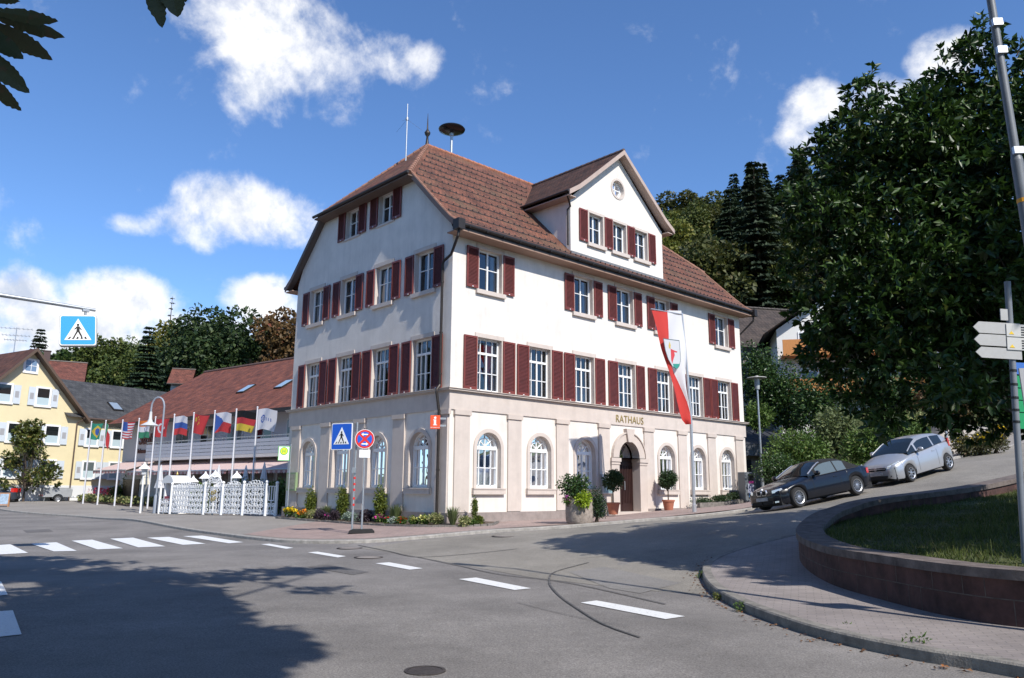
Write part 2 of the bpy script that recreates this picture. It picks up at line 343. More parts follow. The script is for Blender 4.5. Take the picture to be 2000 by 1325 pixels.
def offset_line(pts,d):
    out=[]
    for i,p in enumerate(pts):
        t=(pts[min(i+1,len(pts)-1)]-pts[max(i-1,0)]); t.z=0; t.normalize(); out.append(p+Vector((-t.y,t.x,0))*d)
    return out
def asphalt(name,c,patch=.2,speck=.35,crack=0):
    m,nt,b=_nodes(name); N=nt.nodes.new; Lk=nt.links.new; tc=N('ShaderNodeTexCoord')
    def noise(sc,de=5,ro=.6):
        n=N('ShaderNodeTexNoise'); n.inputs['Scale'].default_value=sc; n.inputs['Detail'].default_value=de; n.inputs['Roughness'].default_value=ro; Lk(tc.outputs['Object'],n.inputs['Vector']); return n.outputs[0]
    def rng(x,a,b2,lo=.3,hi=.7):
        q=N('ShaderNodeMapRange'); q.inputs[1].default_value=lo;q.inputs[2].default_value=hi;q.inputs[3].default_value=a;q.inputs[4].default_value=b2; Lk(x,q.inputs[0]); return q.outputs[0]
    def mul(a,b2):
        q=N('ShaderNodeMath'); q.operation='MULTIPLY'; Lk(a,q.inputs[0]); Lk(b2,q.inputs[1]); return q.outputs[0]
    v=mul(mul(rng(noise(.35,6),1-patch,1+patch),rng(noise(45,2,.8),1-speck,1+speck,.25,.75)),rng(noise(3.5,4),.93,1.07))
    vo=N('ShaderNodeTexVoronoi'); vo.inputs['Scale'].default_value=60; Lk(tc.outputs['Object'],vo.inputs['Vector'])
    v=mul(v,rng(vo.outputs['Distance'],.8,1.15,.1,.6))
    mx=N('ShaderNodeMix'); mx.data_type='RGBA'; mx.blend_type='MULTIPLY'; mx.inputs['Factor'].default_value=1; mx.inputs['A'].default_value=(*c,1)
    cb=N('ShaderNodeCombineColor'); [Lk(v,cb.inputs[i]) for i in range(3)]; Lk(cb.outputs[0],mx.inputs['B']); Lk(mx.outputs['Result'],b.inputs['Base Color'])
    b.inputs['Roughness'].default_value=.88; b.inputs['Specular IOR Level'].default_value=.3
    bp=N('ShaderNodeBump'); bp.inputs['Strength'].default_value=.35; bp.inputs['Distance'].default_value=.01; Lk(noise(70,3),bp.inputs['Height']); Lk(bp.outputs[0],b.inputs['Normal'])
    return m
def pavermat(name,c1,c2,cm,w,h,rot=0,mort=.008,var=.25,bump=.5):
    m,nt,b=_nodes(name); N=nt.nodes.new; Lk=nt.links.new; tc=N('ShaderNodeTexCoord'); mp=N('ShaderNodeMapping'); mp.inputs['Rotation'].default_value=(0,0,rot); Lk(tc.outputs['Object'],mp.inputs[0])
    br=N('ShaderNodeTexBrick'); br.inputs['Scale'].default_value=1; br.inputs['Brick Width'].default_value=w; br.inputs['Row Height'].default_value=h; br.inputs['Mortar Size'].default_value=mort; br.inputs['Mortar Smooth'].default_value=.3
    br.inputs['Color1'].default_value=(*c1,1); br.inputs['Color2'].default_value=(*c2,1); br.inputs['Mortar'].default_value=(*cm,1); Lk(mp.outputs[0],br.inputs['Vector'])
    n=N('ShaderNodeTexNoise'); n.inputs['Scale'].default_value=.8; n.inputs['Detail'].default_value=7; n.inputs['Roughness'].default_value=.7; Lk(tc.outputs['Object'],n.inputs['Vector'])
    q=N('ShaderNodeMapRange'); q.inputs[1].default_value=.3;q.inputs[2].default_value=.7;q.inputs[3].default_value=1-var;q.inputs[4].default_value=1+var; Lk(n.outputs[0],q.inputs[0])
    cb=N('ShaderNodeCombineColor'); [Lk(q.outputs[0],cb.inputs[i]) for i in range(3)]
    mx=N('ShaderNodeMix'); mx.data_type='RGBA'; mx.blend_type='MULTIPLY'; mx.inputs['Factor'].default_value=1; Lk(br.outputs[0],mx.inputs['A']); Lk(cb.outputs[0],mx.inputs['B']); Lk(mx.outputs['Result'],b.inputs['Base Color'])
    b.inputs['Roughness'].default_value=.85; bp=N('ShaderNodeBump'); bp.inputs['Strength'].default_value=bump; bp.inputs['Distance'].default_value=.01; bp.invert=True; Lk(br.outputs['Fac'],bp.inputs['Height']); Lk(bp.outputs[0],b.inputs['Normal'])
    return m
M_asph=asphalt('asphalt',(.176,.163,.153),.28,.5); M_asph2=asphalt('worn_asphalt',(.205,.188,.163),.2,.45); M_walk=asphalt('pavement_asphalt',(.235,.215,.195),.14,.2)
M_pink=pavermat('pink_pavers',(.34,.245,.215),(.29,.215,.19),(.2,.165,.15),.2,.1,R(43),.006,.18)
M_grey=pavermat('grey_pavers',(.27,.235,.22),(.235,.205,.195),(.175,.155,.145),.22,.11,R(20),.007,.25,.2)
M_kerb=mat('kerb_stone',(.3,.28,.255),.85,.3,6,bump=.4,bscale=40)
M_kerbd=mat('kerb_stone_dirty',(.2,.185,.165),.9,.4,5,bump=.6,bscale=40)
M_paint=mat('road_paint',(.30,.29,.28),.6,0,26,bump=.2,bscale=60,col2=(.72,.72,.71),thr=(.30,.44),detail=9)
M_tar=mat('tar_seam',(.05,.048,.048),.7,0,9,col2=(.12,.115,.11),thr=(.4,.65))
M_earth=mat('earth',(.085,.06,.042),.95,.3,4,bump=.6,bscale=25)
M_hill=mat('hill_grass',(.07,.085,.025),.95,.35,.6,bump=.6,bscale=6)
M_lawn=mat('lawn_soil',(.075,.085,.03),.95,.35,2,bump=.6,bscale=20)
M_iron=mat('cast_iron',(.075,.062,.055),.6,.3,9,metal=.5,bump=.5,bscale=30)

# ground: one sheet out to the horizon
def ground_sheet():
    xs=np.unique(np.concatenate([np.arange(-80,80,2.),np.arange(-420,-80,20),np.arange(80,421,20)])); ys=np.unique(np.concatenate([np.arange(-30,180,2.),np.arange(-200,-30,20),np.arange(180,600,20)]))
    X,Y=np.meshgrid(xs,ys); P=np.stack([X.ravel(),Y.ravel()],1); Q=np.clip(P,[-110,-60],[110,175]); Z=zgv(Q)-.14
    n,k=len(xs),len(ys); i=np.arange(k-1)[:,None]*n+np.arange(n-1)[None]; F=np.stack([i,i+1,i+n+1,i+n],-1).reshape(-1,4)
    o=linkobj('ground',npmesh('ground',np.column_stack([P,Z]),F,M_hill,smooth=True)); o['kind']='structure'
ground_sheet()
road=drape('road',[(-75,-12),(14,-12),(14,19),(24,26.5),(42,36.5),(42,47),(30,43),(18,36.5),(14,34.5),(13,42),(14,46),(-5,60),(-30,88),(-75,95)],0,.9,M_asph)
# worn, lighter surface of the side street mouth
drape('side_street',[(-4.2,22.6),(-2.9,24.7),(-.5,26.35),(2.05,27.05),(5.5,27.9),(8.4,28.5),(11,29.2),(14,30.6),(18,32.9),(30,40),(36,43),(36,34.5),(22,26.3),(12,20.7),(8.8,19.1),(6.6,18.0),(5,17.6),(3.6,15.6),(3.25,13.4),(2.2,14.0),(.4,15.9),(-1.2,18.3),(-2.7,20.6)],.004,.7,M_asph2)
K1=smooth_line([(-52,73),(-33.1,51.6),(-22.8,43.2),(-14,32.9),(-8.2,26.1),(-6.2,24.5),(-4.4,24.2),(-2.9,25.0),(-.5,26.6),(2.05,27.3),(5.46,28.15),(8.4,28.8),(11,29.5),(14,30.9),(18,33.2),(24,36.7),(34,42.4)],.5)
K2=smooth_line([(13,-6),(9.3,-1),(6.2,4.6),(4.77,7.66),(4.24,8.4),(3.8,9.3),(3.54,10.3),(3.34,12),(3.39,13.8),(3.77,15.9),(4.25,17.1),(5.1,18.0),(6.3,18.7),(7.3,19.25)],.3)
def kerb(name,line,side,m,h=.12,w=.15):
    mb=MB(); inner=offset_line(line,w*side); n=len(line)
    zo=zgv([(p.x,p.y) for p in line]); zi=zgv([(p.x,p.y) for p in inner]); vs=[]
    for k in range(n):
        a,b=line[k],inner[k]; e=(a-b)*.12
        vs+= [(a.x,a.y,zo[k]-.1),(a.x,a.y,zo[k]+h-.02),(a.x-e.x,a.y-e.y,zo[k]+h),(b.x,b.y,zi[k]+h),(b.x,b.y,zi[k]-.1)]
    mb.add(vs,[(k*5+i,k*5+i+1,k*5+5+i+1,k*5+5+i) for k in range(n-1) for i in range(4)])
    o=mb.build(name,m,smooth=40); o['kind']='structure'
kerb('kerb',K1,1,M_kerb,.10,.16); kerb('kerb',K2,-1,M_kerbd,.13,.17)
pv=[(p.x,p.y) for p in offset_line(K1,.15)]
drape('pavement',pv[:len(pv)-2]+[(30,43),(18,36.5),(14,34.5),(13.2,43),(14,46),(6,52),(-5,60),(-30,86),(-60,92)],.1,.8,M_walk)
# pink block paving round the town hall corner
drape('block_paving',[(-9.2,27.6),(-7.3,25.6),(-6.1,24.85),(-4.4,24.55),(-3.0,25.3),(-.6,26.95),(2.05,27.65),(5.46,28.5),(8.4,29.15),(11,29.9),(13.5,31.2),(14.5,36),(13,43.5),(6,37),(-2,29.5),(-8,35.5)],.106,.6,M_pink)
drape('corner_pavement',[(p.x,p.y) for p in offset_line(K2,-.16)]+[(8,19),(9,12),(12,2),(15,-6)],.125,.5,M_grey)
# markings are painted pieces of the road
def marking(name,px): 
    P=[G(x,y) for x,y in px]; o=drape(name,[(p[0],p[1]) for p in P],.010,None,M_paint,None,road)
ST=[((60,1063),(110,1060),(150,1077),(105,1078)),((140,1057),(180,1055),(240,1072),(190,1074)),((215,1053),(260,1051),(323,1068),(270,1070)),((287,1051),(330,1049.5),(402,1063),(357,1065)),((357,1048),(395,1047),(475,1060),(447,1062)),
    ((-25,1067),(20,1064),(55,1081),(0,1084)),((-40,1140),(2,1137),(15,1163),(-30,1168)),((-50,1199),(25,1194),(42,1241),(-40,1250))]
for s in ST: marking('crossing_stripe',s)
for s in [((510,1064),(526,1063),(573,1071),(559,1073)),((601,1080),(620,1078.5),(676,1087.5),(660,1090)),((733,1101.5),(760,1099.5),(826,1111.5),(800,1114)),((896,1132.5),(930,1129.5),(1037,1150.5),(1005,1154)),((1134,1178.5),(1165,1174.5),(1338,1205.5),(1300,1211))]: marking('lane_dash',s)
def seam(pts,w=.05):
    L=smooth_line([tuple(G(x,y)[:2]) for x,y in pts],.3); a=offset_line(L,w/2); b=offset_line(L,-w/2)
    za=zgv([(p.x,p.y) for p in a]); zb=zgv([(p.x,p.y) for p in b]); mb=MB(); vs=[]
    for k in range(len(L)): vs+=[(a[k].x,a[k].y,za[k]+.014),(b[k].x,b[k].y,zb[k]+.014)]
    mb.add(vs,[(2*k,2*k+1,2*k+3,2*k+2) for k in range(len(L)-1)]); mb.build('tar_seam',M_tar,road)
seam([(700,1066),(760,1078),(815,1089),(905,1084),(1010,1073)],.05); seam([(815,1089),(900,1107),(975,1123),(1110,1140),(1300,1182)],.04)
seam([(1150,1100),(1085,1118),(1073,1138),(1090,1163),(1130,1192),(1180,1222),(1250,1247)],.04)
seam([(560,1145),(590,1150)],.02)
seam([(1010,1178),(1080,1196),(1160,1214),(1230,1226)],.015); seam([(1130,1092),(1260,1080),(1390,1062)],.02)
# repaired asphalt strips
M_patch=asphalt('asphalt_repair',(.115,.108,.105),.15); M_patch2=asphalt('asphalt_repair_light',(.19,.178,.166),.15)
for m_,px in ((M_patch,((44,1036),(96,1034),(104,1039),(52,1041))),(M_patch2,((1110,1118),(1180,1108),(1330,1140),(1250,1160),(1190,1150))),(M_patch,((600,1108),(640,1104),(720,1118),(690,1124)))):
    P=[G(x,y) for x,y in px]; drape('asphalt_patch',[(p[0],p[1]) for p in P],.007,None,m_,None,road)
for px,py,r,lab in ((830,1312,.2,'dark manhole cover alone in the near roadway'),(720,1089.5,.36,'manhole cover with light lid between the dashes nearest the street corner'),(683,1071.5,.36,'light manhole cover close to the pink pavement kerb'),(985,1048,.4,'manhole cover in the worn side street by the kerb')):
    p=G(px,py); t=empty('manhole_cover',lab,'manhole cover',(p[0],p[1],p[2]+.002))
    s1=MB().lathe([(r,0),(r,.012),(r*.84,.013),(r*.84,0)],28).build('rim',M_iron,t,smooth=30)
    lid=MB().lathe([(r*.82,0),(r*.82,.010),(0,.010)],28); lid.build('lid',M_iron if 'dark' in lab else mat('lid_concrete',(.25,.22,.2),.9,.2,20),t,smooth=30)
# ---------------------------------------------------------------- town hall
TH=R(43.23705); BO=(-2.31552,29.0); BL,BW=20.94,12.38
def BWd(s,y,z=0): 
    c,sn=math.cos(TH),math.sin(TH); return Vector((BO[0]+s*c-y*sn,BO[1]+s*sn+y*c,z))
M_wall=mat('white_stucco',(.715,.66,.60),.9,.08,1.1,bump=.35,bscale=26,streak=.13)
M_stone=mat('beige_stone',(.56,.485,.43),.85,.07,2,bump=.15,bscale=40,streak=.12)
M_stone2=mat('beige_trim',(.52,.445,.39),.85,.06,2)
M_plinth=mat('plinth_render',(.28,.235,.215),.9,.2,3,bump=.25,bscale=40,streak=.2)
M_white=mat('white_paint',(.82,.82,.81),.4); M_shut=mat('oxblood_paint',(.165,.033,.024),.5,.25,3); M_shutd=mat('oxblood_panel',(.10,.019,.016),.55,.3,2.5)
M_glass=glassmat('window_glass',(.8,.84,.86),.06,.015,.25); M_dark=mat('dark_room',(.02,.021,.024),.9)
M_curt=mat('net_curtain',(.5,.52,.54),.9,.12,12); M_redc=mat('red_curtain',(.3,.03,.05),.8)
M_door=mat('dark_wood',(.028,.011,.009),.45,.3,5,stretch=(6,6,.6)); M_bronze=mat('bronze',(.10,.06,.04),.4,metal=.8)
M_tile=tilemat('red_tiles',(.215,.088,.058),(.125,.060,.045),(.04,.024,.02),.17,.19,depth=.6,moss=(.125,.10,.06))
M_tile2=tilemat('old_brown_tiles',(.12,.062,.048),(.065,.042,.036),(.022,.018,.016),.19,.22,depth=1.4)
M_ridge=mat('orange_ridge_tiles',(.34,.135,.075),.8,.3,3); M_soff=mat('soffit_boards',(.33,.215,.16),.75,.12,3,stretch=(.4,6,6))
M_gut=mat('dark_gutter',(.045,.038,.035),.5,.2,8,metal=.6); M_barge=mat('barge_board',(.42,.32,.27),.7,.08,3); M_bargeD=mat('dark_barge',(.11,.085,.08),.7)
M_gold=mat('gold_lettering',(.36,.27,.10),.5,metal=.3); M_zinc=mat('galvanised_steel',(.46,.48,.5),.42,.08,12,metal=.75); M_guard=mat('snow_guard_iron',(.03,.024,.022),.6)
th=empty('town_hall','white town hall with red tiled roof and dark red shutters','building',(BO[0],BO[1],0),TH)

def wallmesh(outer,holes,to3,mb,m=0):
    polys=[[Vector((p[0],p[1],0)) for p in outer]]+[[Vector((p[0],p[1],0)) for p in h] for h in holes]
    flat=[p for q in polys for p in q]; tri=tessellate_polygon(polys); mb.add([to3(p.x,p.y) for p in flat],[tuple(t) for t in tri],m)
def rect(x0,x1,z0,z1): return [(x0,z0),(x1,z0),(x1,z1),(x0,z1)]
def archp(c,w,z0,zs,n=18): return [(c-w/2,z0),(c+w/2,z0)]+[(c+w/2*math.cos(PI*i/n),zs+w/2*math.sin(PI*i/n)) for i in range(n+1)]
F1=[1.955,4.79,7.60,10.57,13.57,16.27,19.01]; F2=[F1[i] for i in (0,2,3,4,6)]; FG=[F1[i] for i in (0,1,2,4,5,6)]
DW=[8.54,10.28,11.98]; G4=[1.8,4.70,7.55,10.40]; G2=[4.73,7.45]
WI=(1.26,5.46,2.14); WII=(1.22,9.52,1.70); WG=(1.24,1.78,1.50); WD=(.98,12.98,1.48); WT=(1.06,13.17,1.36)
DC,DWd,DZ0=10.56,1.5,.78
mb=MB()
fh=[rect(c-WI[0]/2,c+WI[0]/2,WI[1],WI[1]+WI[2]) for c in F1]+[rect(c-WII[0]/2,c+WII[0]/2,WII[1],WII[1]+WII[2]) for c in F2]+[archp(c,WG[0],WG[1],WG[1]+WG[2]) for c in FG]+[archp(DC,DWd,DZ0,3.19)]
fo=[(0,0),(DC-DWd/2-.02,0)]  # outline passes round the door threshold as one polygon
fo=[(0,-.2),(BL,-.2),(BL,11.62),(0,11.62)]
wallmesh(fo,fh,lambda x,z:(x,0,z),mb)
gh=[rect(c-WI[0]/2,c+WI[0]/2,WI[1],WI[1]+WI[2]) for c in G4]+[rect(c-WII[0]/2,c+WII[0]/2,WII[1],WII[1]+WII[2]) for c in G4]+[archp(c,WG[0],WG[1],WG[1]+WG[2]) for c in G4]+[rect(c-WT[0]/2,c+WT[0]/2,WT[1],WT[1]+WT[2]) for c in G2]
PROF=[(-.72,11.74),(-.2,12.1),(.4,12.66),(1.2,13.45),(2.5,14.75),(BW/2,18.32)]   # roof top surface: y,z (bell-cast)
gout=[(0,-.2),(0,11.7),(.4,12.5),(1.2,13.29),(2.5,14.6),(BW-2.5,14.6),(BW-1.2,13.29),(BW-.4,12.5),(BW,11.7),(BW,-.2)]
wallmesh(gout,gh,lambda y,z:(0,y,z),mb)
wallmesh(gout,[],lambda y,z:(BL,y,z),mb); wallmesh([(0,-.2),(BL,-.2),(BL,11.7),(0,11.7)],[],lambda x,z:(x,BW,z),mb)
mb.build('wall',M_wall,th)
# dormer gable wall and cheeks, flush with the facade
DX0,DX1,DA=6.78,13.76,10.27
mb=MB(); dro=circ(10.24,16.22,.43,20)
wallmesh([(DX0,12.2),(DX1,12.2),(DX1,14.85),(DA+.15,17.78),(DA-.15,17.78),(DX0,14.85)],[rect(c-WD[0]/2,c+WD[0]/2,WD[1],WD[1]+WD[2]) for c in DW]+[dro],lambda x,z:(x,0,z),mb)
for x in (DX0,DX1): mb.add([(x,0,12.2),(x,2.7,14.9),(x,0,14.9)],[(0,1,2)])
mb.build('dormer_wall',M_wall,th)
# --- trim
def fb(mb,s0,s1,z0,z1,p,q=0,m=0): mb.box(s0,s1,-p,q,z0,z1,m)            # box proud of the front wall
def gb(mb,y0,y1,z0,z1,p,q=0,m=0): mb.box(-p,q,y0,y1,z0,z1,m)            # box proud of the gable wall
mb=MB()
mb.box(-.05,BL+.05,-.05,-.002,4.67,5.34); mb.box(-.05,-.002,-.002,BW+.05,4.67,5.34)
mb.build('frieze',M_stone,th)
mb=MB()
for p,z0,z1 in ((.09,5.342,5.385),(.17,5.387,5.45),(.21,5.452,5.475)):
    mb.box(-p,BL+p,-p,-.001,z0,z1); mb.box(-p,-.001,-.001,BW+p,z0,z1)
mb.build('cornice',M_stone2,th)
mb=MB()
mb.box(-.11,DC-1.32,-.11,-.001,-.3,.88); mb.box(DC+1.32,BL+.11,-.11,-.001,-.3,.90); mb.box(-.11,-.001,-.001,BW+.1,-.3,.88)
mb.build('plinth',M_plinth,th)
PX=[.59,3.31,6.10,8.83,12.12,14.87,17.51,20.23]
for c in PX:
    mb=MB(); fb(mb,c-.365,c+.365,.90,4.48,.07); mb.build('pilaster',M_stone,th)
    mb=MB(); fb(mb,c-.41,c+.41,4.482,4.668,.12); mb.build('pilaster_cap',M_stone2,th)
for i,c in enumerate((11.6,8.86,6.02,3.16,.33)):
    mb=MB(); gb(mb,c-(.40 if i<4 else .30),c+.40,.88,4.48,.07); mb.build('pilaster',M_stone,th)
    mb=MB(); gb(mb,c-.43,c+.43,4.482,4.668,.12); mb.build('pilaster_cap',M_stone2,th)
# --- windows: mesh axes are x along the wall, y into it, z up from the sill
def ring(mb,o,i,y0,y1,m=0):
    n=len(o); vs=[(p[0],y0,p[1]) for p in o]+[(p[0],y0,p[1]) for p in i]+[(p[0],y1,p[1]) for p in i]+[(p[0],y1,p[1]) for p in o]
    fs=[]
    for k in range(n):
        j=(k+1)%n; fs+=[(k,j,n+j,n+k),(n+k,n+j,2*n+j,2*n+k),(j,k,3*n+k,3*n+j)]
    mb.add(vs,fs,m)
RD=.24   # depth of the reveal
def window_meshes(kind):
    w,h={'I':(WI[0],WI[2]),'II':(WII[0],WII[2]),'G':(WG[0],WG[2]),'D':(WD[0],WD[2]),'T':(WT[0],WT[2])}[kind]
    fr=MB(); gl=MB(); su=MB(); si=MB(); t=.065; y0,y1=RD-.06,RD+.0
    def bar(x0,x1,z0,z1,p=0): fr.box(x0,x1,y0-p+.012,y1,z0,z1)
    W=w/2
    if kind=='G':
        o=archp(0,w,0,h); i=archp(0,w-2*t,t,h); ring(fr,o,i,y0-.02,y1)
        bar(-W+t,W-t,h-.04,h+.10,.03)
        for k in range(1,4): bar(-W+k*w/4-.018,-W+k*w/4+.018,t,h-.04,.0 if k!=2 else .01)
        bar(-W+t,W-t,h*.50,h*.50+.035); bar(-W+t,W-t,t,.12)
        n=14; rr=.30
        for k in range(n):
            a,b=PI*k/n,PI*(k+1)/n; fr.tube((rr*math.cos(a),y0+.03,h+.10+rr*math.sin(a)),(rr*math.cos(b),y0+.03,h+.10+rr*math.sin(b)),.02,n=6)
        for a in (45,90,135): 
            L=W-t+.0; fr.tube((0,y0+.03,h+.1),(L*math.cos(R(a)),y0+.03,h+L*math.sin(R(a))),.02,n=6)
        gl.poly([(p[0],y0+.045,p[1]) for p in archp(0,w-.04,.02,h)])
        O=archp(0,w+.30,0,h); I=archp(0,w,0,h); ring(su,O,I,-.055,RD)
        si.box(-W-.20,W+.20,-.13,RD,-.235,-.002); si.box(-W-.20,W+.20,-.155,-.131,-.05,-.004)
    else:
        bar(-W,-W+t,0,h,.02);bar(W-t,W,0,h,.02);bar(-W+t,W-t,0,t,.02);bar(-W+t,W-t,h-t,h,.02)
        gl.poly([(-W+.03,y0+.045,.03),(W-.03,y0+.045,.03),(W-.03,y0+.045,h-.03),(-W+.03,y0+.045,h-.03)])
        if kind=='I':
            zt=h*.70; bar(-W+t,W-t,zt,zt+.09,.025); bar(-.035,.035,t,zt,.015)
            for x in (-W/2,W/2): bar(x-.016,x+.016,t,zt); 
            for x in (-W/2,0,W/2): bar(x-.016,x+.016,zt+.09,h-t)
            bar(-W+t,W-t,zt*.5,zt*.5+.032); bar(-W+t,W-t,t,t+.05)
        else:
            bar(-.035,.035,t,h-t,.015); bar(-W+t,W-t,h*.55,h*.55+.03)
        sw,sh=.14,(.17 if kind in('I','II') else .13)
        y=-.03 if kind!='T' else -.012
        su.box(-W-sw,-W,y,RD,0,h); su.box(W,W+sw,y,RD,0,h); su.box(-W-sw,W+sw,y-.006,RD,h,h+sh)
        if kind!='I': si.box(-W-.17,W+.17,-.12 if kind!='T' else -.05,RD,-.17 if kind!='T' else -.10,-.001)
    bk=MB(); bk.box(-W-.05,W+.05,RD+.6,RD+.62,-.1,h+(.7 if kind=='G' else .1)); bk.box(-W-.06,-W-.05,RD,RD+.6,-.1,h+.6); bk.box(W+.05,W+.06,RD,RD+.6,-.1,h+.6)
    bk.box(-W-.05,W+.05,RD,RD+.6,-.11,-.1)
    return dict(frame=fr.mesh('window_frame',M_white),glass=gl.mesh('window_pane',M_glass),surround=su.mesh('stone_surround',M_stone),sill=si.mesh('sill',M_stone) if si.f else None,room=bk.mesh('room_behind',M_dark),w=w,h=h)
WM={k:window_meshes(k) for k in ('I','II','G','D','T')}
rngw=random.Random(3)
def curtain(x0,x1,z0,z1,m,y=RD+.1,seed=0):
    n=22; rr=random.Random(seed); vs=[]; 
    for i in range(n+1):
        x=x0+(x1-x0)*i/n; d=.03*math.sin(i*2.1+rr.random())
        vs+=[(x,y+d,z0),(x,y+d,z1)]
    return MB().add(vs,[(2*i,2*i+2,2*i+3,2*i+1) for i in range(n)]).mesh('curtain',m,True)
def place_window(kind,loc,rot,cur=None):
    k=WM[kind]; o=linkobj('window',k['frame'],th,loc,rot)
    for nm in ('glass','surround','sill','room'):
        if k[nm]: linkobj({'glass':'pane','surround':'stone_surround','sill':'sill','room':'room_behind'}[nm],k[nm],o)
    for c in cur or []: linkobj('curtain',c,o)
    return o
def shutter_mesh(w,h):
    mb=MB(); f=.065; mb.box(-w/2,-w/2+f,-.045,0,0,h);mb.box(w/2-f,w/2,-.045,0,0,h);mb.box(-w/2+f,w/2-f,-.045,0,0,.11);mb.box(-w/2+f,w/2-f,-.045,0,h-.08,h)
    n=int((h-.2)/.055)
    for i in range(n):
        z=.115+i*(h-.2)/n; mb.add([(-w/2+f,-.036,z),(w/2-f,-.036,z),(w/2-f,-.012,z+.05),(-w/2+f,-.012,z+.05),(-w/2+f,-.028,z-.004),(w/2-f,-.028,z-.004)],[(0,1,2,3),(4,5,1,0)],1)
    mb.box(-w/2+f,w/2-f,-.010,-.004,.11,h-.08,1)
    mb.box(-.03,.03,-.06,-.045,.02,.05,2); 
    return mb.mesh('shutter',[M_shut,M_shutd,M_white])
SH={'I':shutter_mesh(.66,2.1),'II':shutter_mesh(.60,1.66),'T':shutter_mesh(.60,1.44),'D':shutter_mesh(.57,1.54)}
def shutters(kind,c,z,front=True,sides=(-1,1),off=None):
    w=WM[kind]['w']; d=w/2+{'I':.39,'II':.37,'T':.36,'D':.33}[kind]
    for s in sides:
        if front: o=linkobj('shutter',SH[kind],th,(c+s*d,-.035,z),None)
        else: o=linkobj('shutter',SH[kind],th,(-.035,c+s*d,z),(0,0,-PI/2))
        o.rotation_euler.z+=R(rngw.uniform(-1.6,1.6))
GR=(0,0,-PI/2)
for i,c in enumerate(F1):
    curs=[]
    if i==0: curs=[curtain(-.6,-.05,.75,1.45,M_redc),curtain(.0,.6,.05,2.0,M_curt,seed=1)]
    elif i==2: curs=[curtain(-.6,.6,.05,.75,M_curt,seed=2)]
    elif i in(3,5): curs=[curtain(.25,.6,.05,2.0,M_curt,seed=i),curtain(-.6,-.4,.05,2.0,M_curt,seed=i+9)]
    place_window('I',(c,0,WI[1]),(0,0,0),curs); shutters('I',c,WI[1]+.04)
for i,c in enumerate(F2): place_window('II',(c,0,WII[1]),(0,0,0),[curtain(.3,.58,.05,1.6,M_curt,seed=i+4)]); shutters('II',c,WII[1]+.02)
for i,c in enumerate(FG): place_window('G',(c,0,WG[1]),(0,0,0),[curtain(-.58,.58,.03,.72,M_curt,seed=i+20)] if i!=1 else [])
for i,c in enumerate(G4):
    place_window('I',(0,c,WI[1]),GR,[curtain(-.6,-.15,.05,2.0,M_curt,seed=i+30),curtain(.35,.6,.05,2.0,M_curt,seed=i+35)]); shutters('I',c,WI[1]+.04,False)
    place_window('II',(0,c,WII[1]),GR,[curtain(-.58,.58,.05,1.6,M_curt,seed=i+40)] if i%2 else []); shutters('II',c,WII[1]+.02,False)
    place_window('G',(0,c,WG[1]),GR,[curtain(-.58,.0,.6,1.45,M_curt,seed=i+50)])
for c in G2: place_window('T',(0,c,WT[1]),GR); shutters('T',c,WT[1]-.03,False)
for i,c in enumerate(DW): place_window('D',(c,0,WD[1]),(0,0,0),[curtain(.1,.45,.05,1.4,M_curt,seed=i+60)])
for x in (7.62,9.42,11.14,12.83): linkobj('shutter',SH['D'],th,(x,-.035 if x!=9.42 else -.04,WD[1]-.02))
mb=MB(); ring(mb,circ(0,0,.43,24),circ(0,0,.36,24),RD-.06,RD); mb.box(-.02,.02,RD-.05,RD,-.36,.36); mb.box(-.36,.36,RD-.05,RD,-.02,.02)
rw=mb.build('window',M_white,th,(10.24,0,16.22)); MB().poly([(p[0],RD-.02,p[1]) for p in circ(0,0,.4,20)]).build('pane',M_glass,rw)
mb=MB(); ring(mb,circ(0,0,.54,24),circ(0,0,.43,24),-.03,RD); mb.build('stone_surround',M_stone,rw); MB().poly([(p[0],RD+.2,p[1]) for p in circ(0,0,.5,20)]).build('room_behind',M_dark,rw)
# --- entrance
mb=MB(); zs=3.19
for sx in (-1,1):
    a,b=sorted((DC+sx*DWd/2,DC+sx*1.30)); mb.box(a,b,-.10,.34,.74,3.0)
    mb.box(a-.06,b+.06,-.17,.34,3.002,3.17); mb.box(a-.03,b+.03,-.13,.34,2.88,3.0005)
n=20
ring(mb,[(DC+1.16*math.cos(PI*i/n),zs+1.13*math.sin(PI*i/n)) for i in range(n+1)],[(DC+.75*math.cos(PI*i/n),zs+.76*math.sin(PI*i/n)) for i in range(n+1)],-.10,.34)
ring(mb,[(DC+1.22*math.cos(PI*i/n),zs+1.19*math.sin(PI*i/n)) for i in range(n+1)],[(DC+1.162*math.cos(PI*i/n),zs+1.132*math.sin(PI*i/n)) for i in range(n+1)],-.15,-.01)
mb.prism([(DC-.17,zs+.72),(DC+.17,zs+.72),(DC+.30,4.52),(DC-.30,4.52)],-.20,0)
mb.box(DC-1.35,DC+1.35,-.30,.4,.55,.78)
ds=mb.build('door_surround',M_stone2,th)
mb=MB(); mb.box(DC-.75,DC+.75,.37,.43,.78,3.10); mb.box(DC-.75,DC+.75,.33,.45,3.10,3.2)
for x in (-.74,-.03,.68): mb.box(DC+x,DC+x+.06,.34,.369,.79,3.1)
for i in range(11):
    if i!=5: mb.box(DC-.63+i*.12,DC-.60+i*.12,.345,.369,1.15,2.85)
mb.box(DC-.68,DC+.68,.35,.369,.79,1.08); mb.box(DC-.68,DC+.68,.35,.369,2.88,3.05)
dr=mb.build('door',M_door,th); MB().tube((DC+.1,.30,1.75),(DC+.1,.30,2.15),.02).box(DC+.09,DC+.11,.30,.345,1.78,1.80).box(DC+.09,DC+.11,.30,.345,2.10,2.12).build('handle',M_zinc,dr)
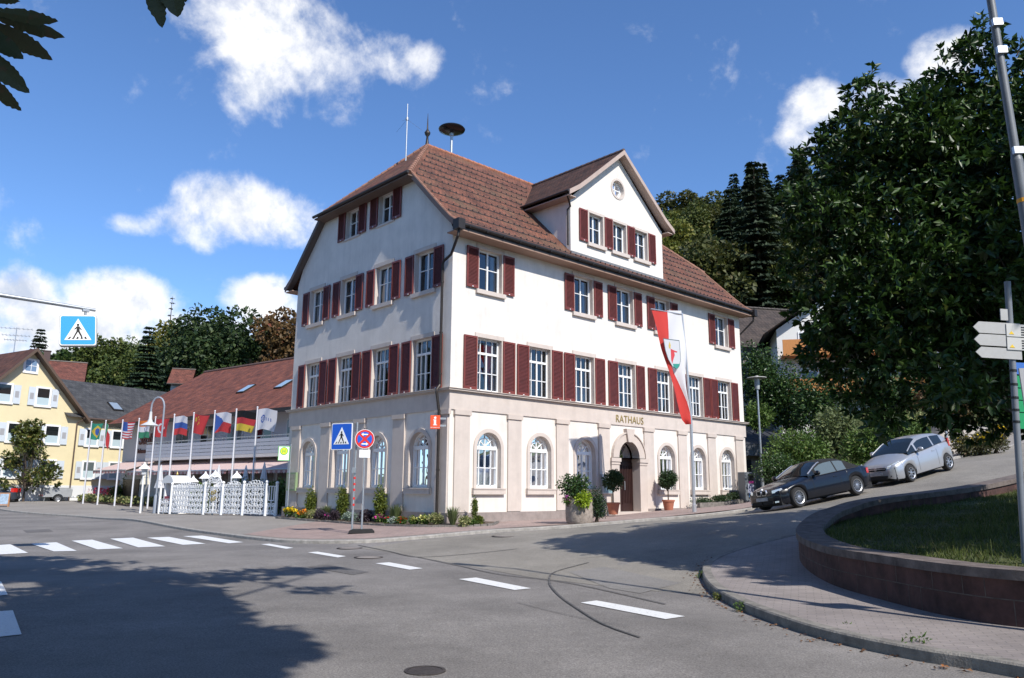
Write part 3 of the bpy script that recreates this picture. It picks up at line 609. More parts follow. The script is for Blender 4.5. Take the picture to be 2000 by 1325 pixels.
mb=MB(); mb.poly([(p[0],.40,p[1]) for p in archp(DC,1.48,3.2,3.21)]); fl=mb.build('fanlight',glassmat('dark_glass',(.2,.2,.2),.05),th)
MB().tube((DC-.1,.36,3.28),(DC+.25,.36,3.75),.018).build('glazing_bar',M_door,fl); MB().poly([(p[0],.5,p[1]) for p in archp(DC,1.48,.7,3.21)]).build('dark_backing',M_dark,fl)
# --- lettering
tm=text_mesh('RATHAUS',.48,.012,'CENTER',.93,offset=-.003,space=1.07); tm.materials.append(M_gold); linkobj('lettering',tm,th,(10.68,-.067,4.80))
# --- roof: UV in metres (u along the eaves, v up the slope)
class RoofB:
    def __init__(s): s.v=[];s.f=[];s.uv=[]
    def strip(s,A,B,v0=0):  # two matching polylines (lower, upper): quads
        n=len(A)
        for k in range(n-1):
            q=[Vector(A[k]),Vector(A[k+1]),Vector(B[k+1]),Vector(B[k])]; s.face(q)
    def face(s,q,u=None):
        q=[Vector(p) for p in q]; n=None
        for i in range(1,len(q)-1):
            c=(q[i]-q[0]).cross(q[i+1]-q[0])
            if c.length>1e-6: n=c.normalized(); break
        if n is None: return
        if n.z<0: n=-n
        h=Vector((0,0,1)).cross(n)
        h=h.normalized() if h.length>1e-4 else Vector((1,0,0)); up=n.cross(h)
        b=len(s.v); s.v+= [tuple(p) for p in q]; s.f.append(list(range(b,b+len(q)))); s.uv+=[(p.dot(h),p.dot(up)) for p in q]
    def build(s,name,m,parent):
        me=bpy.data.meshes.new(name); me.from_pydata(s.v,[],s.f); me.materials.append(m); l=me.uv_layers.new(name='uv')
        for i,lp in enumerate(me.loops): l.data[i].uv=s.uv[lp.vertex_index]
        me.update(); return linkobj(name,me,parent)
OV=.36; HO=.22; XA,XB=-OV,BL+OV; YR=BW/2; ZR=18.32; HZ=14.75; HX=3.2
rb=RoofB()
def hipx(z): return HX if z>=ZR else -OV+(z-HZ)/(ZR-HZ)*(HX+OV)
def front_profile(side):  # side +1 front, -1 back
    return [(y if side>0 else BW-y,z) for y,z in PROF]
for side in (1,-1):
    P=front_profile(side)
    for k in range(len(P)-2): rb.face([(XA,*P[k]),(XB,*P[k]),(XB,*P[k+1]),(XA,*P[k+1])])
    rb.face([(XA,*P[4]),(XB,*P[4]),(BL-HX,YR,ZR),(HX,YR,ZR)])
for x0,x1 in ((XA-HO,HX),(XB+HO,BL-HX)):
    e=-.2; z0=HZ-.08; rb.face([(x0,2.5+e,z0),(x0,BW-2.5-e,z0),(x1,YR,ZR)])
rb.build('roof',M_tile,th)
# underside, soffit, barge boards, gutter
mb=MB(); mb.box(XA+.05,XB-.05,-.70,-.001,11.46,11.50); mb.box(XA+.05,XB-.05,BW+.001,BW+.7,11.46,11.5)
sf=mb.build('soffit',M_soff,th)
for side in (1,-1):
    P=front_profile(side)
    for xx,dx in ((XA,.05),(XB,-.05)):
        mb=MB(); x0,x1=sorted((xx,xx+dx)); lo,hi=sorted((xx+dx,0 if xx<0 else BL))
        for k in range(4):
            (y0,z0),(y1,z1)=P[k],P[k+1]
            vs=[(x,y,z+d) for x in (x0,x1) for y,z,d in ((y0,z0,.02),(y1,z1,.02),(y1,z1,-.24),(y0,z0,-.24))]
            mb.add(vs,[(0,1,2,3),(7,6,5,4),(0,4,5,1),(1,5,6,2),(2,6,7,3),(3,7,4,0)])
            mb.add([(lo,y0,z0-.12),(hi,y0,z0-.12),(hi,y1,z1-.12),(lo,y1,z1-.12)],[(0,1,2,3)])
        mb.build('barge_board',M_bargeD,th)
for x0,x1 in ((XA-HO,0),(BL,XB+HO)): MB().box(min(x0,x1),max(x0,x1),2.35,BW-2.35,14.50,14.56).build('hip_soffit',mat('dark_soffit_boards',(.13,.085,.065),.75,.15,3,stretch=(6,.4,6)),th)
mb=MB()
mb.tube((XA,-.74,11.70),(XB,-.74,11.70),.085,n=12); mb.box(XA,XB,-.70,-.66,11.5,11.72)
mb.tube((XA-HO-.04,2.3,14.64),(XA-HO-.04,BW-2.3,14.64),.07,n=10); mb.tube((XA,BW+.74,11.70),(XB,BW+.74,11.70),.085,n=12)
for k in range(24): mb.box(XA+.5+k*.9,XA+.54+k*.9,-.84,-.66,11.60,11.70)
mb.build('gutter',M_gut,th,smooth=40)
mb=MB(); mb.box(XA-.12,XA+.2,-.92,-.56,11.44,11.84); mb.path([(XA+.05,-.74,11.44),(XA+.02,-.72,11.2),(-.16,-.1,10.62),(-.16,.36,10.45),(-.16,.42,10.3),(-.16,.42,5.6)],.055); mb.path([(-.16,.42,5.6),(-.30,.42,5.42),(-.30,.42,5.3),(-.17,.42,4.6),(-.17,.42,.5)],.055)
for z in (9.6,7.6,6.0,4.0,2.4): mb.lathe([(.07,0),(.07,.05)],10,c=(-.16,.42,z))
mb.build('downpipe',M_gut,th,smooth=40)
mb=MB(); mb.box(XB-.2,XB+.1,-.92,-.58,11.44,11.82); mb.path([(XB-.05,-.74,11.44),(XB-.05,-.72,11.2),(BL+.12,.3,10.3),(BL+.12,.4,1)],.055); mb.build('downpipe',M_gut,th,smooth=40)
# ridge and hip tiles
def ridge_tiles(mb,a,b,r=.13,step=.36):
    a=Vector(a);b=Vector(b); n=max(1,int((b-a).length/step)); d=(b-a)/n
    for k in range(n): mb.tube(a+d*k-Vector((0,0,.03)),a+d*(k+1.12)-Vector((0,0,.03)),r,r*.82,8)
mb=MB(); ridge_tiles(mb,(HX,YR,ZR),(BL-HX,YR,ZR))
mb.build('ridge_tiles',M_ridge,th)
M_hip=mat('weathered_hip_tiles',(.24,.12,.08),.85,.3,3)
for xa,xb in ((XA-HO*.5,HX),(XB+HO*.5,BL-HX)):
    for y in (2.45,BW-2.45): mb=MB(); ridge_tiles(mb,(xa,y,HZ-.06),(xb,YR,ZR)); mb.build('hip_tiles',M_hip,th)
for xx in (XA+.08,XB-.08):
    mb=MB()
    for (y0,z0),(y1,z1) in zip(PROF[:4],PROF[1:5]): ridge_tiles(mb,(xx,y0,z0+.03),(xx,y1,z1+.03),.07)
    mb.build('verge_tiles',M_hip,th)
# dormer roof
ED=.42; DE=14.86; DRZ=18.12
def dprof(s): # half profile from ridge to eave with a kick
    return [(0,DRZ),(2.6*s,15.98),(3.3*s,15.42),(4.0*s,14.98)]
def roofy(z): # y where main roof reaches height z
    for (y0,z0),(y1,z1) in zip(PROF,PROF[1:]):
        if z0<=z<=z1: return y0+(z-z0)/(z1-z0)*(y1-y0)
    return YR
rb=RoofB()
for s in (-1,1):
    P=dprof(s)
    for (a,za),(b,zb) in zip(P,P[1:]): rb.face([(DA+a,-ED,za),(DA+b,-ED,zb),(DA+b,roofy(zb)+.1,zb),(DA+a,min(YR,roofy(za)+.1),za)])
rb.build('dormer_roof',M_tile2,th)
mb=MB(); ms=MB()
for s in (-1,1):
    P=dprof(s)
    for (a,za),(b,zb) in zip(P,P[1:]):
        x0,x1=DA+a,DA+b; vs=[(x,y,z+d) for y in (-ED-.03,-ED+.02) for x,z,d in ((x0,za,.015),(x1,zb,.015),(x1,zb,-.22),(x0,za,-.22))]
        mb.add(vs,[(0,1,2,3),(7,6,5,4),(0,4,5,1),(1,5,6,2),(2,6,7,3),(3,7,4,0)])
        ms.add([(x0,-ED+.02,za-.17),(x1,-ED+.02,zb-.17),(x1,.0,zb-.17),(x0,.0,za-.17)],[(0,1,2,3)])
    xe=DA+4.0*s; xi=DX0 if s<0 else DX1; lo,hi=sorted((xe,xi)); ms.box(lo,hi,-ED+.05,2.7,14.74,14.78)
mb.build('dormer_barge_board',M_barge,th); ms.build('dormer_soffit',M_barge,th)
mb=MB(); ridge_tiles(mb,(DA,-ED,DRZ+.03),(DA,YR-.2,DRZ+.03),.11); mb.build('dormer_ridge_tiles',mat('dark_ridge_tiles',(.10,.06,.05),.85,.3,4),th)
for s in (-1,1):
    mb=MB(); mb.tube((DA+4.06*s,-ED,14.93),(DA+4.06*s,3.0,14.93),.06,n=10)
    if s<0: mb.path([(DA-4.06,-.28,14.9),(DX0-.06,-.06,14.4),(DX0-.06,.12,14.3),(DX0-.06,.12,12.6)],.04)
    mb.build('dormer_gutter',M_gut,th,smooth=40)
mb=MB(); mb.box(DX0-.05,DX1+.05,-.10,-.004,12.12,12.30); mb.build('dormer_flashing',mat('lead_flashing',(.2,.2,.2),.6,.2,5,metal=.4),th)
# snow guards: rows of small iron hooks on the front slope
def on_roof(d): # point at distance d up the slope from the eave
    for (y0,z0),(y1,z1) in zip(PROF,PROF[1:]):
        L=math.hypot(y1-y0,z1-z0)
        if d<=L: return y0+(y1-y0)*d/L,z0+(z1-z0)*d/L
        d-=L
    return None
for r in range(11):
    p=on_roof(.5+r*.78)
    if not p: continue
    y,z=p; lo=-OV+.3 if z<HZ else hipx(z)+.3; hi=BL-lo; runs=[]; x=lo; cur_=[]
    while x<hi:
        inside=(abs(x-DA)<3.95 if z<15.2 else abs(x-DA)<max(0,(DRZ-z)*1.22)+.1) and z>12.5
        if inside:
            if cur_: runs.append(cur_)
            cur_=[]
        else: cur_.append(x)
        x+=.34
    if cur_: runs.append(cur_)
    for q in runs:
        mb=MB(); mb.box(q[0]-.02,q[-1]+.05,y-.03,y-.022,z-.02,z+.012)
        for x in q: mb.box(x,x+.035,y-.045,y+.01,z-.012,z+.065)
        mb.build('snow_guard',M_guard,th)
# chimney-less ridge: finials, siren and aerial
mb=MB(); mb.lathe([(.11,0),(.07,.25),(.05,.5),(.13,.62),(.15,.72),(.08,.82),(.04,.9),(.03,1.2),(.008,1.75)],12,c=(HX,YR,ZR-.05)); mb.build('finial',M_gut,th,smooth=50)
p=BWd(4.72,YR,ZR-.1); t=empty('rooftop_siren','black mushroom shaped siren on the town hall ridge','siren',p)
MB().tube((0,0,0),(0,0,1.25),.07).tube((0,0,1.1),(0,0,1.3),.11).build('mast',M_zinc,t,smooth=40)
MB().lathe([(.10,1.25),(.40,1.29),(.65,1.39),(.68,1.46),(.63,1.52),(.36,1.62),(.12,1.66),(0.001,1.67)],28).build('horn',mat('black_enamel',(.012,.012,.014),.3),t,smooth=50)
p=BWd(2.0,6.24,17.1); t=empty('radio_aerial','thin silver rod aerial above the town hall gable','aerial',p)
MB().tube((0,0,0),(0,0,2.2),.036).tube((0,0,2.2),(0,0,3.0),.026).lathe([(.07,2.15),(.07,2.28)],10).build('rod',M_zinc,t,smooth=40)
mb=MB()
for a in (20,140,260): mb.tube((0,0,2.2),(.75*math.cos(R(a)),.75*math.sin(R(a)),1.75),.004,n=5)
mb.build('radial',M_gut,t)
# ---------------------------------------------------------------- raised bed wall on the right
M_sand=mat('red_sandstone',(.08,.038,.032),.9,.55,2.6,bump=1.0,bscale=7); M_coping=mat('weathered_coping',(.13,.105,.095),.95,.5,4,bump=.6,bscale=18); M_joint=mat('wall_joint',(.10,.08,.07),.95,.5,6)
WL=[(9.5,7.2,.80),(7.4,8.3,.80),(6.12,9.55,.80),(5.67,10.4,.80),(5.45,11.9,.80),(5.33,13.5,.81),(5.62,15.5,.87),(6.13,17.0,.98),(6.9,18.2,1.2),(7.6,18.85,1.35),(8.8,19.6,1.56),(12.2,21.3,1.90),(16,23.3,2.5),(20,25.5,3.1),(25,28.3,3.9)]
wl=smooth_line(WL,.25); WT_=.46
bw=empty('raised_bed_wall','low curved red sandstone wall round the grassy bed','wall',(5.4,13.5,0)); OFFW=Vector((5.4,13.5,0))
def wallband(line,o,i,z0,z1,name,m,grow=0):
    # sweep a box section: o/i are offsets from the outer face, z relative to the wall top
    A=offset_line(line,-o);B=offset_line(line,-i); vs=[];n=len(line)
    for k in range(n):
        zt=line[k].z; lo=(zgv([(A[k].x,A[k].y)])[0]-.05) if z0 is None else zt+z0
        vs+=[(A[k].x,A[k].y,lo),(A[k].x,A[k].y,zt+z1),(B[k].x,B[k].y,zt+z1),(B[k].x,B[k].y,lo)]
    mb=MB(); mb.add([Vector(v)-OFFW for v in vs],[(4*k+a,4*k+(a+1)%4,4*k+4+(a+1)%4,4*k+4+a) for k in range(n-1) for a in range(4)]+[(0,1,2,3),(4*n-4,4*n-1,4*n-2,4*n-3)])
    return mb.build(name,m,bw,smooth=30)
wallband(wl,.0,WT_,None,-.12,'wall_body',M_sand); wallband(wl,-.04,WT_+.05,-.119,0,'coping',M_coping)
# block joints: shallow lighter mortar strips standing in the face
mb=MB(); A=offset_line(wl,.004); rj=random.Random(2); acc=0
for k in range(len(wl)-1):
    a,b=A[k],A[k+1]
    zt=wl[k].z; zt2=wl[k+1].z
    for d in (-.36,): mb.add([a+Vector((0,0,d)),b+Vector((0,0,d+zt2-zt)) if 0 else Vector((b.x,b.y,zt2+d)),Vector((b.x,b.y,zt2+d+.014)),Vector((a.x,a.y,zt+d+.014))],[(0,1,2,3)])
    for lo,hi,per,ph in ((-.36,-.13,.75,0),(-.75,-.36,.75,.4)):
        t=(acc+ph)%per
        if t<(b-a).length:
            p=a+(b-a)*.5; q=p+(b-a).normalized()*.012; mb.add([(p.x,p.y,zt+lo),(q.x,q.y,zt+lo),(q.x,q.y,zt+hi),(p.x,p.y,zt+hi)],[(0,1,2,3)])
    acc+=(b-a).length
mb.v=[tuple(Vector(v)-OFFW) for v in mb.v]
mb.build('mortar_joint',M_joint,bw)
def lawnz(V):
    V=np.asarray(V); z=.72+.02*(V[:,1]-10)+.105*(V[:,0]-6.2); return np.maximum(z,.66)
inn=[(p.x,p.y) for p in offset_line(wl,-WT_-.02)]
LAWN=inn+[(30,20),(20,6)]
drape('lawn',LAWN,0,.5,M_lawn,zf=lawnz)
# ---------------------------------------------------------------- signs
M_blue=mat('sign_blue',(.012,.10,.55),.35); M_blueL=mat('lit_sign_blue',(.05,.36,.72),.35); M_wht=mat('sign_white',(.85,.85,.85),.4); M_blk=mat('sign_black',(.012,.012,.012),.5)
M_red=mat('sign_red',(.62,.03,.025),.35); M_alu=mat('aluminium',(.55,.56,.58),.4,metal=.7); M_rub=mat('black_rubber',(.02,.02,.021),.9,.2,9); M_back=mat('sign_back_grey',(.33,.33,.34),.5)
M_green=mat('sign_green',(.01,.28,.10),.4); M_orange=mat('info_orange',(.78,.10,.03),.4)
def pedestrian(parent,w,y):
    # white triangle with black walking person on the stripes of a crossing; w = sign width
    MB().prism([(-.36*w,-.30*w),(.36*w,-.30*w),(0,.36*w)],y,y-.004).build('triangle',M_wht,parent)
    p=MB(); y2=y-.0045; e=y-.008
    def P(pts): p.prism([(a*w,b*w) for a,b in pts],y2,e)
    P(circ(0.0,.165,.036,10)); P([(-.035,.12),(.04,.12),(.045,-.03),(-.04,-.03)])
    P([(.035,.115),(.10,.02),(.085,.0),(.03,.07)]); P([(-.03,.115),(-.10,.04),(-.085,.015),(-.03,.07)])
    P([(-.04,-.03),(.01,-.03),(-.08,-.20),(-.12,-.20)]); P([(-.01,-.03),(.045,-.03),(.12,-.19),(.08,-.20)])
    for x0 in (-.25,-.135,-.02,.10,.21): 
        s=.35*x0; P([(x0-.03,-.265),(x0+.035,-.265),(x0+.035-s*.5,-.20),(x0-.0-s*.5,-.20)])
    return p.build('pedestrian_symbol',M_blk,parent)
def face_cam(p,extra=0): return math.atan2(p[1],p[0])-PI/2+R(extra)
# crossing sign on its own pole
b=Vector(G(687,1042.5,.1)); t=empty('crossing_sign','blue square pedestrian crossing sign on a red and white banded pole','road sign',b)
zc=AT(669,853,b[1])[2]-b[2]; xc=AT(669,853,b[1])[0]-b[0]
mb=MB(); mb.tube((0,0,0),(.03,0,zc+.48),.036,n=12); mb.build('pole',M_zinc,t,smooth=40)
mb=MB()
for z in (1.15,1.42,1.78,2.02,2.28): mb.lathe([(.039,0),(.039,.075)],12,c=(.015,0,z*.78))
mb.build('red_band',M_red,t); MB().box(-.07,.07,-.10,-.04,1.98,2.16).build('bracket_box',M_zinc,t)
sg=MB().prism(rrect(.84,.90,.05),-.05,-.02).build('sign_plate',M_wht,t,(xc,0,zc),(0,0,R(-24)))
MB().prism(rrect(.79,.85,.04),-.054,-.0505).build('blue_face',M_blue,sg); pedestrian(sg,.88,-.055)
# no-stopping sign with rubber foot
b=Vector(G(706,1042,.1)); t=empty('no_stopping_sign','round red and blue no stopping sign with arrows on a rubber foot','road sign',b,face_cam(b)); D=b[1]
zc=AT(703,858,D)[2]-b[2]
MB().prism([(-.42,0),(.42,0),(.42,.07),(.34,.14),(-.30,.14),(-.42,.07)],-.22,.22,m=0).build('rubber_foot',M_rub,t,bevel=.015)
MB().tube((0,0,.1),(0,0,zc+.36),.033,n=12).build('pole',M_zinc,t,smooth=40)
pl=MB().prism(circ(0,0,.325,32),-.055,-.04).build('sign_plate',M_wht,t,(-.02,0,zc))
mb=MB().prism(circ(0,0,.31,32),-.058,-.0555); mb.build('red_disc',M_red,pl)
mb=MB(); 
for k in range(4):
    a0=PI/2*k-PI/4+.16; a1=PI/2*k+PI/4-.16; mb.prism([(.06*math.cos(PI/2*k),.06*math.sin(PI/2*k))]+circ(0,0,.245,10,a0,a1,True),-.061,-.0585)
mb.build('blue_field',M_blue,pl)
mb=MB()
for z,s in ((.155,-1),(-.165,1)): mb.prism([(s*.12,z),(s*.05,z+.055),(s*.05,z+.02),(-s*.10,z+.02),(-s*.10,z-.02),(s*.05,z-.02),(s*.05,z-.055)],-.0645,-.0615)
mb.build('arrow',M_wht,pl)
MB().box(-.18,.18,-.055,-.04,zc-.62,zc-.36).build('blank_plate',M_wht,t)
MB().box(-.05,.05,-.03,.06,zc+.31,zc+.37).box(-.05,.05,-.03,.06,zc-.36,zc-.31).build('clamp',M_blk,t)
# hanging crossing sign on a gantry arm
c=AT(153,647,20.0); e1=Vector((.728,.685,0)); rz=TH
t=empty('gantry_crossing_sign','pale blue box crossing sign hanging from a grey arm over the road','road sign',(c[0],c[1],0),rz)
zc=c[2]
bx=MB().prism(rrect(.86,.82,.06),-.11,.11).build('sign_box',M_back,t,(0,0,zc),(0,R(-5),R(-18)),bevel=.01)
MB().prism(rrect(.84,.80,.06),-.118,-.111).build('white_rim',M_wht,bx); MB().prism(rrect(.79,.75,.05),-.122,-.1185).build('blue_face',M_blueL,bx); pedestrian(bx,.86,-.123)
MB().tube((.12,0,zc+.42),(.12,0,zc+.60),.03).box(.04,.20,-.05,.05,zc+.54,zc+.60).build('hanger',M_zinc,t)
MB().path([(.35,0,zc+.62),(-2.5,0,zc+.66),(-5.5,0,zc+.72)],[.045,.06,.075],10).build('arm',M_zinc,t,smooth=40)
MB().tube((-5.5,0,-.1),(-5.5,0,zc+.8),.10,.08,12).build('pole',M_zinc,t,smooth=40)
# tourist information sign on the corner
p=BWd(-.62,.05,0); t=empty('information_sign','small orange red information sign with a white i at the building corner','sign',(p.x,p.y,AT(850,825,p.y)[2]),R(2))
MB().box(-.18,.18,-.05,.05,-.25,.25).build('panel',M_orange,t,bevel=.01)
MB().box(-.045,.035,-.056,-.051,-.13,.05).box(-.07,.035,-.0563,-.0513,.03,.055).box(-.07,.07,-.056,-.051,-.155,-.13).build('letter_i',M_wht,t).location=(0,0,.04); MB().prism(circ(0,.16,.045,14),-.056,-.051).build('letter_dot',M_wht,t)
tm=text_mesh('INFORMATION',.05,.002); tm.materials.append(M_wht); linkobj('lettering',tm,t,(0,-.053,-.215))
MB().box(.18,.40,-.03,.03,.10,.17).box(.18,.40,-.03,.03,-.16,-.09).build('bracket',M_alu,t)
# bus stop flag and timetable case at the far end of the gable
c=AT(554.5,886,37.0); t=empty('bus_stop_sign','white bus stop sign with green border and yellow H disc','sign',(c[0],c[1],c[2]),R(10))
MB().box(-.26,.26,-.02,.02,-.34,.34).build('panel',mat('bus_green',(.12,.50,.10),.4),t); MB().box(-.235,.235,-.024,-.0205,-.315,.315).build('white_face',M_wht,t)
MB().prism(circ(0,.11,.185,24),-.028,-.0245).build('green_ring',bpy.data.materials['bus_green'],t); MB().prism(circ(0,.11,.15,24),-.031,-.0285).build('yellow_disc',mat('bus_yellow',(.72,.75,.04),.4),t)
MB().box(-.07,-.04,-.034,-.0315,.02,.20).box(.04,.07,-.034,-.0315,.02,.20).box(-.04,.04,-.034,-.0315,.095,.125).build('letter_h',bpy.data.materials['bus_green'],t)
MB().tube((.31,.03,-2.95),(.31,.03,.45),.03).build('pole',M_zinc,t,smooth=40)
p=BWd(-.16,11.55,2.05); t=empty('timetable_case','small green framed timetable case on the far pilaster of the town hall','noticeboard',p,TH-PI/2)
MB().box(-.45,.45,-.06,.06,-.42,.42).build('frame',mat('case_green',(.22,.30,.16),.5),t); MB().box(-.37,.37,-.065,-.061,-.34,.34).build('sheet',mat('timetable_paper',(.35,.33,.24),.6,.4,9),t)
p=BWd(8.85,-.07,2.0); t=empty('display_case','grey glazed display case beside the entrance door','noticeboard',p,TH)
MB().box(-.36,.36,-.14,-.002,-.42,.42).build('frame',M_alu,t,bevel=.01); MB().box(-.32,.32,-.146,-.141,-.38,.20).build('pane',mat('case_glass',(.22,.34,.37),.1),t); MB().box(-.1,.08,-.148,-.141,.24,.36).box(.12,.30,-.148,-.141,.24,.36).build('notice',M_wht,t)
# parking ticket machine
p=BWd(19.1,-1.05,0); z=zg(p.x,p.y)+.1; t=empty('ticket_machine','grey parking ticket machine with pink and blue front near the far corner','ticket machine',(p.x,p.y,z),R(28))
M_mach=mat('machine_grey',(.13,.145,.16),.45)
MB().box(-.38,.38,-.26,.26,0,1.52).build('cabinet',M_mach,t,bevel=.03); MB().prism(rrect(.26,1.44,.08),.381,.52,axis='x',M=Matrix.Translation((0,.06,.76))).build('side_pod',mat('machine_pale',(.38,.52,.56),.4),t)
MB().box(-.15,.2,-.268,-.261,1.1,1.42).build('screen',M_blk,t); MB().box(-.13,.22,-.270,-.261,.95,1.06).build('pink_label',mat('label_pink',(.75,.08,.35),.5),t)
MB().box(-.2,.2,-.268,-.261,.45,.92).build('keypad',mat('keypad_grey',(.3,.32,.42),.5,.2,30),t); MB().prism(circ(.0,.30,.15,16),-.270,-.262).build('blue_sticker',mat('sticker_blue',(.05,.3,.75),.4),t); MB().prism(circ(.18,.32,.11,16),-.276,-.271).build('green_sticker',mat('sticker_green',(.15,.55,.08),.4),t)
# modern street lamp behind the parked cars
p=AT(1489,940,46.0); z=zg(p[0],p[1]); top=AT(1480,735,46.0)[2]; t=empty('street_lamp','slender grey street lamp with flat disc hood beside the green hedge','street lamp',(p[0],p[1],z)); h=top-z
MB().tube((0,0,0),(0,0,h-.75),.075,.055,12).lathe([(.1,0),(.1,.9)],12).build('pole',M_zinc,t,smooth=40)
MB().lathe([(.12,h-.8),(.14,h-.75),(.17,h-.15),(.17,h-.12)],16).build('lantern',mat('lantern_glass',(.42,.44,.45),.15),t,smooth=40); MB().lathe([(.6,h-.13),(.56,h-.09),(.12,h-.05),(.1,h+.02),(.001,h+.02)],24).build('hood',mat('hood_grey',(.38,.36,.34),.5),t,smooth=40)
# lamp column leaving the frame on the right
M_colm=mat('grey_column_paint',(.17,.185,.21),.45,.1,6)
DL=8.96; qa=Vector(AT(1935,0,DL)); qb=Vector(AT(1984,302,DL)); ax_=(qa-qb).normalized(); z=zg(6.5,8.96)+.125; pb=qb+ax_*((z-qb.z)/ax_.z)
t=empty('lamp_column','tall grey lamp column with an orange ring leaving the right edge','lamp column',pb,rot=Vector((0,0,1)).rotation_difference(ax_).to_euler()); zr=lambda y:(AT(1984,y,DL)[2]-z)
zs=zr(314)
MB().tube((0,0,0),(0,0,zs),.068,n=16).lathe([(.068,zs),(.05,zs+.12)],16).tube((0,0,zs+.12),(0,0,9.7),.05,.045,16).build('pole',M_colm,t,smooth=40)
MB().path([(0,0,9.65),(-.4,.3,9.75),(-.7,.55,9.78)],.04).build('arm',M_colm,t,smooth=40); MB().prism([(-.11,-.05),(.11,-.05),(.08,.06),(-.08,.06)],0,.95,axis='y').build('lamp_head',M_alu,t,(-.6,.45,9.78),(0,0,R(50)))
MB().lathe([(.071,0),(.071,.05)],16,c=(0,0,zr(396))).build('orange_band',mat('band_orange',(.75,.35,.03),.5),t)
for yy in (102,48,297): MB().box(-.06,.06,-.075,-.03,zr(yy)-.045,zr(yy)+.045).build('clamp',M_alu,t)
MB().box(-.32,.32,.07,.09,2.45,3.0).build('rear_plate',M_back,t)
# slim signpost in the grassy bed
DS=10.6; qa=Vector(AT(1968,560,DS)); qb=Vector(AT(1993,950,DS)); ax_=(qa-qb).normalized(); z=float(lawnz([(6.9,10.6)])[0]); pb=qb+ax_*((z-qb.z)/ax_.z)
t=empty('signpost','slim leaning grey signpost with white arrow boards and a green board','signpost',pb,rot=Vector((0,0,1)).rotation_difference(ax_).to_euler()); zr=lambda y:AT(1985,y,DS)[2]-z; xo=lambda px,y: (AT(px,y,DS)[0]-(pb.x+ax_.x*zr(y)/ax_.z))
MB().tube((0,0,-.1),(0,0,zr(550)),.042,n=14).build('pole',M_colm,t,smooth=40)
mb=MB(); [mb.lathe([(.049,0),(.049,.03)],14,c=(0,0,zr(yy))) for yy in (726,753,779,803,826)]; mb.build('clamp',M_blk,t)
M_board=mat('arrow_board',(.40,.40,.40),.6,.06,8); M_txtb=mat('destination_board',(.50,.50,.49),.6)
for y0,y1,xl in ((633,655,1896),(657,679,1898),(682,703,1901)):
    z0,z1=zr(y1),zr(y0); xa=xo(xl,y0); m_=(z0+z1)/2; MB().prism([(xa,m_),(xa+.08,z1),(.10,z1),(.10,z0),(xa+.08,z0)],-.058,-.045).build('arrow_board',M_board,t)
for y0,y1 in ((635,659),(661,685)):
    z0,z1=zr(y1),zr(y0); o=MB().box(-.10,.42,-.072,-.060,z0,z1).build('destination_board',M_txtb,t)
    mb=MB(); h_=(z1-z0)/5
    for i in range(4): mb.box(.10,.10+.16+.04*((i*7)%3),-.0765,-.0725,z0+h_*(i+.6),z0+h_*(i+.6)+.016)
    mb.build('text_lines',M_blk,o); MB().prism([(-.07,z0+.03),(-.0,z0+.03),(-.035,z0+.075)],-.0765,-.0725).build('route_mark',mat('route_yellow',(.75,.5,.02),.5),o)
MB().box(-.16,-.06,-.06,-.045,zr(628),zr(606)).build('small_plate',M_board,t)
MB().box(.05,.60,.045,.06,zr(729),zr(706)).build('blue_board',mat('board_blue',(.03,.14,.5),.5),t)
for y0,y1 in ((732,755),(757,779),(781,803),(805,836)): MB().box(.05,.60,.045,.06,zr(y1),zr(y0)).build('green_board',M_green,t)
# ---------------------------------------------------------------- town hall flag banner
def FR(px,py,off):
    d=pray(px,py); n=Vector((-math.sin(TH),math.cos(TH),0)); o=BWd(0,-off); t=((o.x-EYE[0])*n.x+(o.y-EYE[1])*n.y)/(d[0]*n.x+d[1]*n.y); P=EYE+d*t
    return ((P[0]-o.x)*math.cos(TH)+(P[1]-o.y)*math.sin(TH),P[2])
OFB=5.0
s0,zb=FR(1356,995,OFB); s1,zt=FR(1332,612,OFB); pb=BWd(s0,-OFB,zb); zb=zg(pb.x,pb.y)+.1; pb.z=zb
t=empty('flag_banner','long red and white hanging banner with a coat of arms on a tall pole','flag',pb,TH)
MB().lathe([(.09,0),(.09,.3),(.07,.32)],14).path([(0,0,.2),(0,0,4.0),(s1-s0,0,zt-zb)],[.065,.058,.04],12).build('pole',M_alu,t,smooth=40)
rows=[(607,1273,1303,1331),(640,1284,1304,1333),(665,1291,1306,1334.5),(700,1299,1311,1337),(725,1305,1319,1338.5),(745,1309,1327,1340),(765,1314,1334,1341.5),(785,1319,1340,1343),(805,1326,1344,1344.5),(820,1333,1345,1345.6),(829,1342,1346,1346.4)]
V=[];Fq=[];mi=[]; NC=14
dense=[]
for a,b2 in zip(rows[:-1],rows[1:]):
    for k in range(4): dense.append(tuple(a[i]+(b2[i]-a[i])*k/4 for i in range(4)))
dense.append(rows[-1])
def banner_pt(y,fr,L,B,Rr):
    x=L+(B-L)*fr*2 if fr<=.5 else B+(Rr-B)*(fr-.5)*2
    s,zz=FR(x,y,OFB); rip=.10*math.sin(fr*9+(y-607)*.03)*min(1,(y-600)/80)
    return (s-s0,rip,zz-zb)
for y,L,B,Rr in dense:
    for k in range(NC+1): V.append(banner_pt(y,k/NC,L,B,Rr))
for r in range(len(dense)-1):
    for k in range(NC): q=r*(NC+1)+k; Fq.append((q,q+1,q+NC+2,q+NC+1)); mi.append(0 if k<NC//2 else 1)
